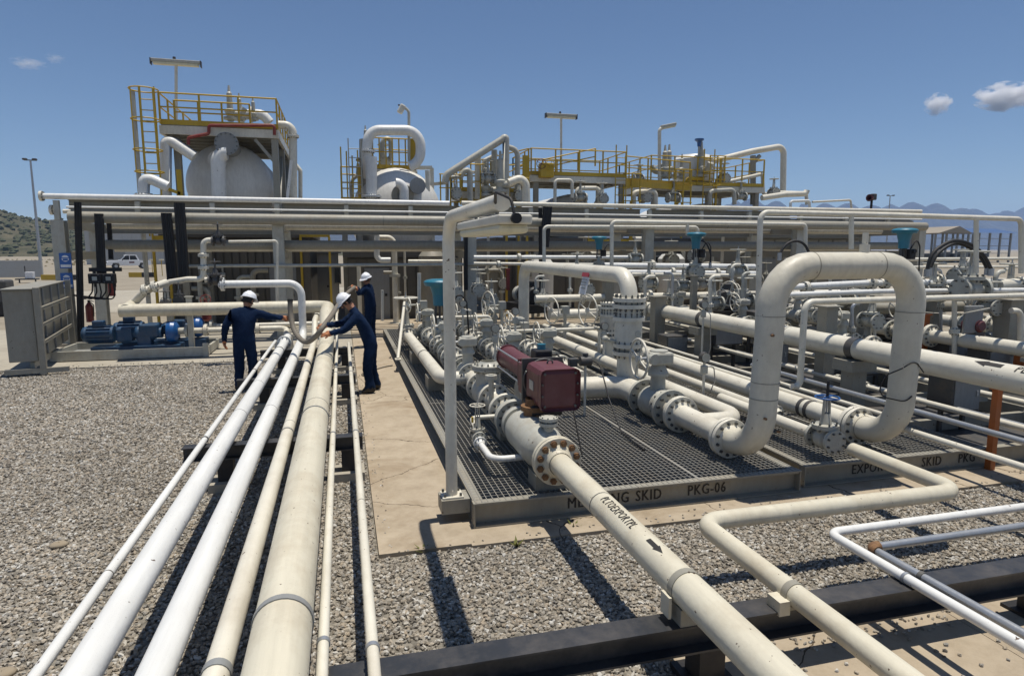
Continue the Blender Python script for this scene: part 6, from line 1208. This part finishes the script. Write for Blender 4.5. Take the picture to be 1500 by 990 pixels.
q = YP(1277, 292, 24); t = thing('horn', 'small dark red and black horn on a stub above the right rack', 'siren', q); part('pole', MB().cyl(q, q-V(0, 0, .6), .05, 8), M['black'], t); part('horn_body', MB().lathe(q+V(.1, 0, .05), (-1, -.3, 0), [(0, .05), (.2, .09), (.35, .16), (.35, .1)], 12), M['maroon'], t); part('head', MB().bevbox(q+V(.08, 0, .1), (.22, .2, .28), .04), M['dark'], t)

# ------------------------------------------------------------------ buildings and site behind the rack
def building(name, label, x0, y0, x1, y1, h, mat, roof, npan, doors=(), wins=(), cat='building', ridge=0):
    t = thing(name, label, cat, ((x0+x1)/2, y0, 0))
    part('wall', MB().span((x0, y0, 0), (x1, y1, h)), M[mat], t)
    part('roof', MB().span((x0-.15, y0-.2, h+.004), (x1+.15, y1+.2, h+.2)), M[roof], t)
    for k in range(npan): part('panel', MB().span((x0+(x1-x0)*k/npan+.03, y0-.05, .15), (x0+(x1-x0)*(k+1)/npan-.03, y0-.004, h-.06)), M[mat], t)
    for (a, w, hh) in doors:
        d = part('door', MB().span((x0+a, y0-.09, 0), (x0+a+w, y0-.052, hh)), M['grey'], t); part('handle', MB().span((x0+a+w*.8, y0-.12, hh*.45), (x0+a+w*.9, y0-.091, hh*.5)), M['black'], d)
    for (a, z, w, hh) in wins:
        d = part('window', MB().span((x0+a, y0-.10, z), (x0+a+w, y0-.052, z+hh)), M['valve'], t); part('pane', MB().span((x0+a+.06, y0-.112, z+.06), (x0+a+w-.06, y0-.101, z+hh-.06)), M['glass'], d)
    return t
q0, q1 = YP(122, 330, 125), YP(285, 330, 125)
#B
building('warehouse', 'pale grey panelled warehouse seen through the left bays of the rack', q0.x, 125, q1.x, 145, 6.6, 'wallp', 'wallp', 12, ((4, 2.0, 3), (12, 4, 4.4)), ((8.3, 3, 1.6, 1.2), (17.5, 3, 1.6, 1.2)))
q0, q1 = YP(275, 380, 25.5), YP(430, 380, 25.5)
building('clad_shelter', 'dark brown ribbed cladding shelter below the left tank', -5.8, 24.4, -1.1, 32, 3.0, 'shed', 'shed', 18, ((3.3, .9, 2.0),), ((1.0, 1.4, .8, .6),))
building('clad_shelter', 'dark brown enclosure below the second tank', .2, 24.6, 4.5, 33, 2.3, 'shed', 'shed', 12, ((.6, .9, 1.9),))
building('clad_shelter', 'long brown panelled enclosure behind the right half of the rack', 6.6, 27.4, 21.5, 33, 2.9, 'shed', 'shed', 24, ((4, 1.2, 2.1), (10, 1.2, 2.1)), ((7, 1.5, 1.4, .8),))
building('cabin', 'small white cabin with shutters between the rack columns', YP(450, 400, 31).x, 31, YP(496, 400, 31).x, 34, 2.4, 'wallw', 'wallp', 4, ((.3, .7, 1.9),), ((1.15, 1.0, .35, .8),), cat='cabin')
building('container', 'beige panelled container behind the right rack bays', 15.9, 23.2, 21.6, 26.2, 3.05, 'beige', 'rackp', 8, ((.5, 1.0, 2.2), (4.2, 1.0, 2.2)), ((2.3, 1.4, .9, .7),), cat='container')
q0, q1 = YP(1368, 372, 100), YP(1478, 372, 100)
sh = thing('open_shelter', 'open steel shelter with a blue and tan roof at the right horizon', 'shelter', (q0.x, 100, 0))
zt = YP(1400, 341, 100).z
for k in range(8):
    x = q0.x+(q1.x-q0.x)*k/7
    for y in (100, 108): part('column', MB().span((x-.15, y-.15, 0), (x+.15, y+.15, zt)), M['grey'], sh)
xm = q0.x+(q1.x-q0.x)*.42
part('roof', MB().add([(xm-.6, 99, zt), (q1.x+.6, 99, zt), (q1.x+.6, 104, zt+1.0), (xm-.6, 104, zt+1.0), (q1.x+.6, 109, zt), (xm-.6, 109, zt)], [(0, 1, 2, 3), (3, 2, 4, 5)]), M['roofblue'], sh)
part('gable_roof', MB().add([(q0.x-.8, 98.5, zt-.1), (xm-.7, 98.5, zt-.1), ((q0.x+xm)/2, 98.5, zt+1.2), (q0.x-.8, 109, zt-.1), (xm-.7, 109, zt-.1), ((q0.x+xm)/2, 109, zt+1.2)], [(0, 1, 2), (0, 2, 5, 3), (1, 4, 5, 2)]), M['rooftan'], sh)
for k in range(3): part('mid_beam', MB().span((q0.x, 99.8, zt*(.3+.25*k)), (q1.x, 99.92, zt*(.3+.25*k)+.1)), M['grey'], sh)
for k in range(5):
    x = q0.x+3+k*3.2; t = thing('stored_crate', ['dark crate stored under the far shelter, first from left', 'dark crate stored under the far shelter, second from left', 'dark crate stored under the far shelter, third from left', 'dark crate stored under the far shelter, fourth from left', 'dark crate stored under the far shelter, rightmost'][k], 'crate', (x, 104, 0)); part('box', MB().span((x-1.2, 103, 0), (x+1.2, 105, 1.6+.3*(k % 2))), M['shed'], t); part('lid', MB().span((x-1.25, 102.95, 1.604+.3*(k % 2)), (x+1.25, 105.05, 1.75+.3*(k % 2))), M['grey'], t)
# boundary wall at the left, kerb blocks, truck
wl0 = thing('boundary_wall', 'long pale concrete boundary wall at the left under the hill', 'wall', (-50, 62, 0))
for k in range(14):
    x = YP(66, 390, 70).x-4.2-k*4.0; part('wall_panel', MB().span((x+.03, 69.9, 0), (x+3.97, 70.1, 1.55)), M['wallp'], wl0); part('wall_post', MB().span((x-.15, 69.8, 0), (x+.15, 70.2, 1.7)), M['wallp'], wl0)
def kerb(label, u0, u1, v, n):
    a, b = G(u0, v), G(u1, v); t = thing('barrier_kerb', label, 'kerb', a, 'yellow and black kerb barriers')
    for k in range(n):
        p, q = a.lerp(b, k/n), a.lerp(b, (k+1)/n); part('kerb_block', MB().bar(p+V(0, 0, .22), q+V(0, 0, .22), .3, .44), M['yellow' if k % 2 == 0 else 'black'], t)
kerb('yellow and black kerb barrier left of the rack column', 62, 112, 410, 2)
kerb('yellow and black kerb barrier below the white pickup truck', 190, 228, 406, 2)
def pickup(label, p, rz, sc=1.0):
    t = thing('pickup_truck', label, 'truck', p, rz=rz); t.scale = (sc,)*3   # length along X, nose at -X
    def ex(prof, w, taper=0):
        n = len(prof); vs = [(x, -w/2, z) for x, z in prof]+[(x, w/2, z) for x, z in prof]
        fs = [list(range(n))[::-1], [n+i for i in range(n)]]+[(i, (i+1) % n, n+(i+1) % n, n+i) for i in range(n)]; return MB().add(vs, fs)
    part('body', ex([(-2.62, .5), (-2.6, .85), (-2.45, 1.02), (-1.25, 1.12), (2.55, 1.12), (2.62, .95), (2.6, .5), (1.98, .45), (1.85, .8), (1.2, .8), (1.05, .42), (-1.15, .42), (-1.3, .8), (-1.95, .8), (-2.1, .45)], 1.78), M['carw'], t, local=True)
    cb = part('cab', ex([(-1.2, 1.10), (-.5, 1.78), (-.3, 1.84), (.85, 1.84), (1.12, 1.12)], 1.62), M['carw'], t, local=True)
    part('windscreen', MB().add([(-1.12, -.70, 1.20), (-1.12, .70, 1.20), (-.57, .68, 1.73), (-.57, -.68, 1.73)], [(0, 1, 2, 3)]), M['glass'], cb, local=True)
    for s in (-1, 1):
        part('side_window', MB().add([(-.95, s*.815, 1.18), (-.05, s*.815, 1.18), (-.05, s*.815, 1.74), (-.45, s*.815, 1.74)], [(0, 1, 2, 3)]), M['glass'], cb, local=True); part('side_window', MB().add([(.03, s*.815, 1.18), (.92, s*.815, 1.18), (.68, s*.815, 1.74), (.03, s*.815, 1.74)], [(0, 1, 2, 3)]), M['glass'], cb, local=True)
        part('door', MB().span((-.98, s*.892, .55), (-.03, s*.9, 1.08)), M['carw'], t, local=True); part('side_stripe', MB().span((-.1, s*.901, .75), (.5, s*.906, .95)), M['maroon'], t, local=True)
        for x in (-1.62, 1.52):
            w = part('wheel', MB().lathe((x, s*.70, .38), (0, s, 0), [(0, 0), (0, .36), (.04, .38), (.18, .38), (.22, .34), (.22, .2)], 20), M['rubber'], t, local=True); part('rim', MB().lathe((x, s*.905, .38), (0, s, 0), [(0, .22), (.015, .2), (.01, 0)], 14), M['galv'], w, local=True)
        part('headlight', MB().bevbox((-2.52, s*.68, .86), (.12, .32, .16), .03), M['signwhite'], t, local=True); part('mirror', MB().bevbox((-.85, s*.98, 1.2), (.1, .16, .18), .03), M['black'], t, local=True)
    part('grille', MB().span((-2.635, -.48, .72), (-2.60, .48, .92)), M['dark'], t, local=True); part('bumper', MB().bevbox((-2.62, 0, .55), (.16, 1.7, .2), .04), M['carw'], t, local=True); part('bed_rim', MB().span((1.15, -.78, 1.121), (2.5, .78, 1.13)), M['dark'], t, local=True)
    return t
q = G(190, 393.5); sc = ((395-365)/30)
pickup('white pickup truck parked between the rack columns on the left', q, R(22), 1.0)
q = G(12, 448); t = thing('machine_part', 'dark machine at the left picture edge', 'machine', G(4, 462)); part('body', MB().bevbox(G(2, 462)+V(0, 0, .95), (.8, .8, .9), .08), M['dark'], t); part('base', MB().box(G(2, 462)+V(0, 0, .27), (.9, .9, .45)), M['black'], t)
q = G(45, 414); t = thing('instrument_box', 'small white instrument box on a table left of the rack', 'box', q+V(0, 0, .3)); part('box', MB().bevbox(q+V(0, 0, .58), (.55, .4, .5), .03), M['signwhite'], t); part('base', MB().box(q+V(-.2, 0, .28), (1.4, .7, .1)), M['dark'], t)
for s in (-.75, .35): part('leg', MB().bar(q+V(s, 0, -.02), q+V(s, 0, .23), .08), M['dark'], t)
part('mast', MB().cyl(q+V(-.35, .1, .3), q+V(-.35, .1, 1.3), .05, 8), M['dark'], t)
for k, (u, l) in enumerate(((224, 'left yellow topped sampling post beyond the rack'), (238, 'right yellow topped sampling post beyond the rack'))):
    q = G(u, 404); t = thing('sample_post', l, 'post', q); part('pole', MB().cyl(q, q+V(0, 0, 1.5), .035, 8), M['yellow'], t); part('cap', MB().bevbox(q+V(0, 0, 1.55), (.4, .3, .12), .02), M['tube'], t)

# ------------------------------------------------------------------ hills and horizon
def hills(name, x0, x1, y, depth, hfun, mat, nx=160, ny=26):
    mb = MB(); vs = []
    for j in range(ny+1):
        for i in range(nx+1):
            fx, fy = i/nx, j/ny; x = x0+(x1-x0)*fx; yy = y+depth*fy
            vs.append((x, yy, -1+hfun(x, fx)*math.sin(min(1, fy*1.0)*math.pi/2)**.8*(1+.10*math.sin(fx*90+fy*11)+.06*math.sin(fx*217-fy*23))))
    fs = [(j*(nx+1)+i, j*(nx+1)+i+1, (j+1)*(nx+1)+i+1, (j+1)*(nx+1)+i) for j in range(ny) for i in range(nx)]
    return struct(name, mb.add(vs, fs, True), mat)
def nz(x, *fr): return sum(a*math.sin(x*f+p) for a, f, p in fr)
hill_m = ground_mat('hill_ground', (0.035, 0.042, 0.022), (0.085, 0.08, 0.048), (0.16, 0.135, 0.085), .05, 1.5)
far_m = ground_mat('far_hill_ground', (0.022, 0.022, 0.02), (0.045, 0.042, 0.036), (0.08, 0.072, 0.055), .012, 10)
def hl(x, fx):
    return 1.4*max(0, 18+3.2*math.sin(x*.021+1.0)+1.6*math.sin(x*.06)+.8*math.sin(x*.15))*min(1, max(0, (1-fx)*3.0))
hills('hill', -700, 60, 260, 160, hl, hill_m)
def ridge(x, f, seed): return noise.fractal(Vector((x*f, seed, 0)), .9, 2.1, 7)
def hr(x, fx): return max(20, 188+min(40, 85*ridge(x, .0017, 3.3))+7*ridge(x, .02, 8.1))*min(1, fx*7)
hills('far_mountain', 1450, 4200, 2000, 900, hr, far_m, 420)
def hm(x, fx): return max(5, 52+22*ridge(x, .0024, 5.7)+3*ridge(x, .03, 1.1))*min(1, fx*4, (1-fx)*4)
hills('far_mountain', -1200, 2300, 1900, 500, hm, far_m, 360)
# scrub on the near hill: countless bushes
def bushes(name, n, fn, mat):
    mb = MB()
    for _ in range(n):
        x, y, z, s = fn(); o = len(mb.v); k = 6
        for i in range(3):
            rr_ = s*(1, .95, .3)[i]; mb.v += [Vector((x+rr_*math.cos(6.283*j/k+i)*random.uniform(.7, 1.2), y+rr_*math.sin(6.283*j/k+i)*random.uniform(.7, 1.2), z+s*(0, .55, 1.0)[i]*random.uniform(.8, 1.2))) for j in range(k)]
        for i in range(2):
            for j in range(k): mb.f.append([o+i*k+j, o+i*k+(j+1) % k, o+(i+1)*k+(j+1) % k, o+(i+1)*k+j]); mb.s.append(False)
        mb.f.append([o+2*k+j for j in range(k)]); mb.s.append(False)
    return struct(name, mb, mat, 'stuff')
scrub_m = paint('scrub_leaf', (0.045, 0.055, 0.022), .8, dirt=(0.12, 0.11, 0.05), amount=.7, scale=.15, bump=0)
def hb():
    fy = random.uniform(0.0, 1.0); x = random.uniform(-330, -20); fx = (x+700)/760
    z = -1+hl(x, fx)*math.sin(fy*math.pi/2)**.8*(1+.10*math.sin(fx*90+fy*11)+.06*math.sin(fx*217-fy*23)); return x, 260+160*fy, z-.2, random.uniform(.7, 1.9)
bushes('scrub', 2600, hb, scrub_m)
bushes('dry_grass', 900, lambda: (random.uniform(-110, -42), random.uniform(84, 190), -.05, random.uniform(.1, .3)), paint('dry_grass_leaf', (0.17, 0.145, 0.08), .8, amount=.4, bump=0))

# ------------------------------------------------------------------ clouds, and the air in between
def cloud_mat(name, dens, size):
    m = bpy.data.materials.new(name); m.use_nodes = True; n, l = m.node_tree.nodes, m.node_tree.links; n.remove(n['Principled BSDF'])
    pv = n.new('ShaderNodeVolumePrincipled'); pv.inputs['Color'].default_value = (.99, .99, 1, 1); pv.inputs['Anisotropy'].default_value = 0.0
    tc = n.new('ShaderNodeTexCoord'); ln = n.new('ShaderNodeVectorMath'); ln.operation = 'LENGTH'
    t = n.new('ShaderNodeTexNoise'); t.inputs['Scale'].default_value = 2.1; t.inputs['Detail'].default_value = 6; l.new(tc.outputs['Object'], t.inputs['Vector'])
    l.new(tc.outputs['Object'], ln.inputs[0]); s = n.new('ShaderNodeMath'); s.operation = 'SUBTRACT'; s.inputs[0].default_value = 1.0; l.new(ln.outputs['Value'], s.inputs[1])
    a = n.new('ShaderNodeMath'); a.operation = 'MULTIPLY_ADD'; a.inputs[1].default_value = 2.6; a.inputs[2].default_value = -1.45; l.new(t.outputs['Fac'], a.inputs[0])
    b = n.new('ShaderNodeMath'); b.operation = 'ADD'; l.new(a.outputs[0], b.inputs[0]); l.new(s.outputs[0], b.inputs[1])
    c = n.new('ShaderNodeMath'); c.operation = 'MULTIPLY'; c.inputs[1].default_value = dens; c.use_clamp = False; mx = n.new('ShaderNodeMath'); mx.operation = 'MAXIMUM'; mx.inputs[1].default_value = 0
    l.new(b.outputs[0], mx.inputs[0]); l.new(mx.outputs[0], c.inputs[0]); l.new(c.outputs[0], pv.inputs['Density']); l.new(pv.outputs[0], n['Material Output'].inputs['Volume'])
    return m
cl = []
for k, (u, v, w, h, dn) in enumerate(((1374, 153, 23, 17, .05), (1474, 142, 52, 21, .05), (40, 93, 26, 9, .012), (80, 86, 15, 8, .010))):
    Y = 5200; c = YP(u, v, Y); d = (c-_C).length*_fw.dot((c-_C).normalized()); px = d/F
    mb = MB(); mb.ball((0, 0, 0), 1, 24); o = struct('cloud', mb, cloud_mat('cloud_vapour', dn, 1), 'stuff'); o.location = c; o.scale = (w*px, w*px*.7, h*px)
hz_m = bpy.data.materials.new('air'); hz_m.use_nodes = True; n_ = hz_m.node_tree.nodes; n_.remove(n_['Principled BSDF']); pv = n_.new('ShaderNodeVolumePrincipled')
pv.inputs['Color'].default_value = (.42, .62, 1, 1); pv.inputs['Density'].default_value = 0.0002; hz_m.node_tree.links.new(pv.outputs[0], n_['Material Output'].inputs['Volume'])
hb_ = MB(); hb_.span((-4000, -2000, -1.02), (6000, 3600, 250))
HAZE = struct('haze', hb_, hz_m, 'stuff')

# ------------------------------------------------------------------ fittings crowded on the middle and far platforms
for k, (u, v, Y, rz, sc, l) in enumerate(((760, 288, 26.2, 0, 1.5, 'valve below the left end of the middle platform'), (850, 290, 26.4, 90, 1.4, 'valve under the middle of the middle platform'), (882, 292, 26.4, 0, 1.4, 'valve under the right part of the middle platform'), (945, 290, 27.8, 0, 1.6, 'valve between the middle and far platforms, lower'), (935, 262, 28.2, 90, 1.3, 'valve on the walkway between the two platforms'), (986, 290, 27.8, 90, 1.6, 'valve left of the bright yellow ladder'), (1060, 262, 28.6, 0, 1.5, 'valve on the far platform right of the squat drum'), (1085, 288, 28.2, 90, 1.4, 'valve under the right end of the far platform'), (1133, 282, 27.0, 0, 1.3, 'valve on the pipes right of the far platform'), (668, 285, 26.2, 0, 1.4, 'valve at the left foot of the sloping pipe cluster'), (715, 262, 26.2, 90, 1.5, 'valve high in the sloping pipe cluster'), (563, 240, 26.8, 0, 1.5, 'valve inside the pipe loop over the second tank'))):
    put(g2, l, YP(u, v, Y), R(rz), 'valves on the platforms', sc)
for k, (pix, Y, r, m, l) in enumerate((([(655, 300), (655, 262), (672, 258)], 26.4, .07, 'valve', 'thin grey pipe bending at the far left of the sloping cluster'), ([(708, 300), (708, 236), (728, 226)], 26.9, .08, 'ivory', 'pale pipe bending right inside the sloping cluster'), ([(845, 296), (845, 276), (878, 276), (878, 300)], 26.5, .1, 'ivory', 'pale pipe hoop under the middle platform, right one'), ([(928, 300), (928, 282), (960, 280), (960, 300)], 27.6, .12, 'ivory', 'pale pipe hoop between the two platforms'),
      ([(1040, 300), (1040, 280), (1075, 278), (1076, 300)], 27.9, .1, 'valve', 'grey pipe hoop under the far platform'), ([(990, 300), (1008, 262), (1030, 262)], 28.4, .1, 'yellow', 'yellow slanting tube beside the bright ladder'), ([(515, 300), (516, 262), (524, 258), (525, 240)], 25.4, .07, 'valve', 'thin grey pipe left of the second tank'), ([(560, 252), (560, 205), (572, 202), (573, 240)], 26.6, .09, 'valve', 'grey hoop inside the pipe loop over the second tank'), ([(626, 250), (627, 300)], 25.6, .09, 'ivory', 'pale pipe at the right side of the second tank'))):
    ypipe(l, pix, Y, r, m, bend=.2)
for k, (u, v0, Y, h, l) in enumerate(((660, 300, 26.2, 1.2, 'yellow guard frame at the left of the sloping cluster'), (690, 296, 26.3, 1.5, 'yellow guard frame inside the sloping cluster'), (760, 300, 26.4, 1.1, 'yellow guard frame below the left end of the middle platform'), (925, 298, 27.0, 1.3, 'yellow guard frame below the walkway'), (1000, 300, 27.6, 1.6, 'yellow guard frame at the ladder foot'), (1050, 266, 28.2, 1.2, 'yellow guard frame on the far platform'))):
    q = YP(u, v0, Y); t = thing('guard_frame', l, 'handrail', q)
    for s_ in (-.4, 0, .4): part('bar', MB().bar(q+V(s_, 0, 0), q+V(s_, 0, h), .05, .05, up=(0, 1, 0)), M['yellow'], t)
    for z in (.1, h*.55, h): part('cross_bar', MB().cyl(q+V(-.45, -.03, z), q+V(.45, -.03, z), .022, 8), M['yellow'], t)
    part('footing', MB().bar(V(q.x, q.y+.05, 0), V(q.x, q.y+.05, q.z+.1), .09, .09, up=(0, 1, 0)), M['yellow'], t)
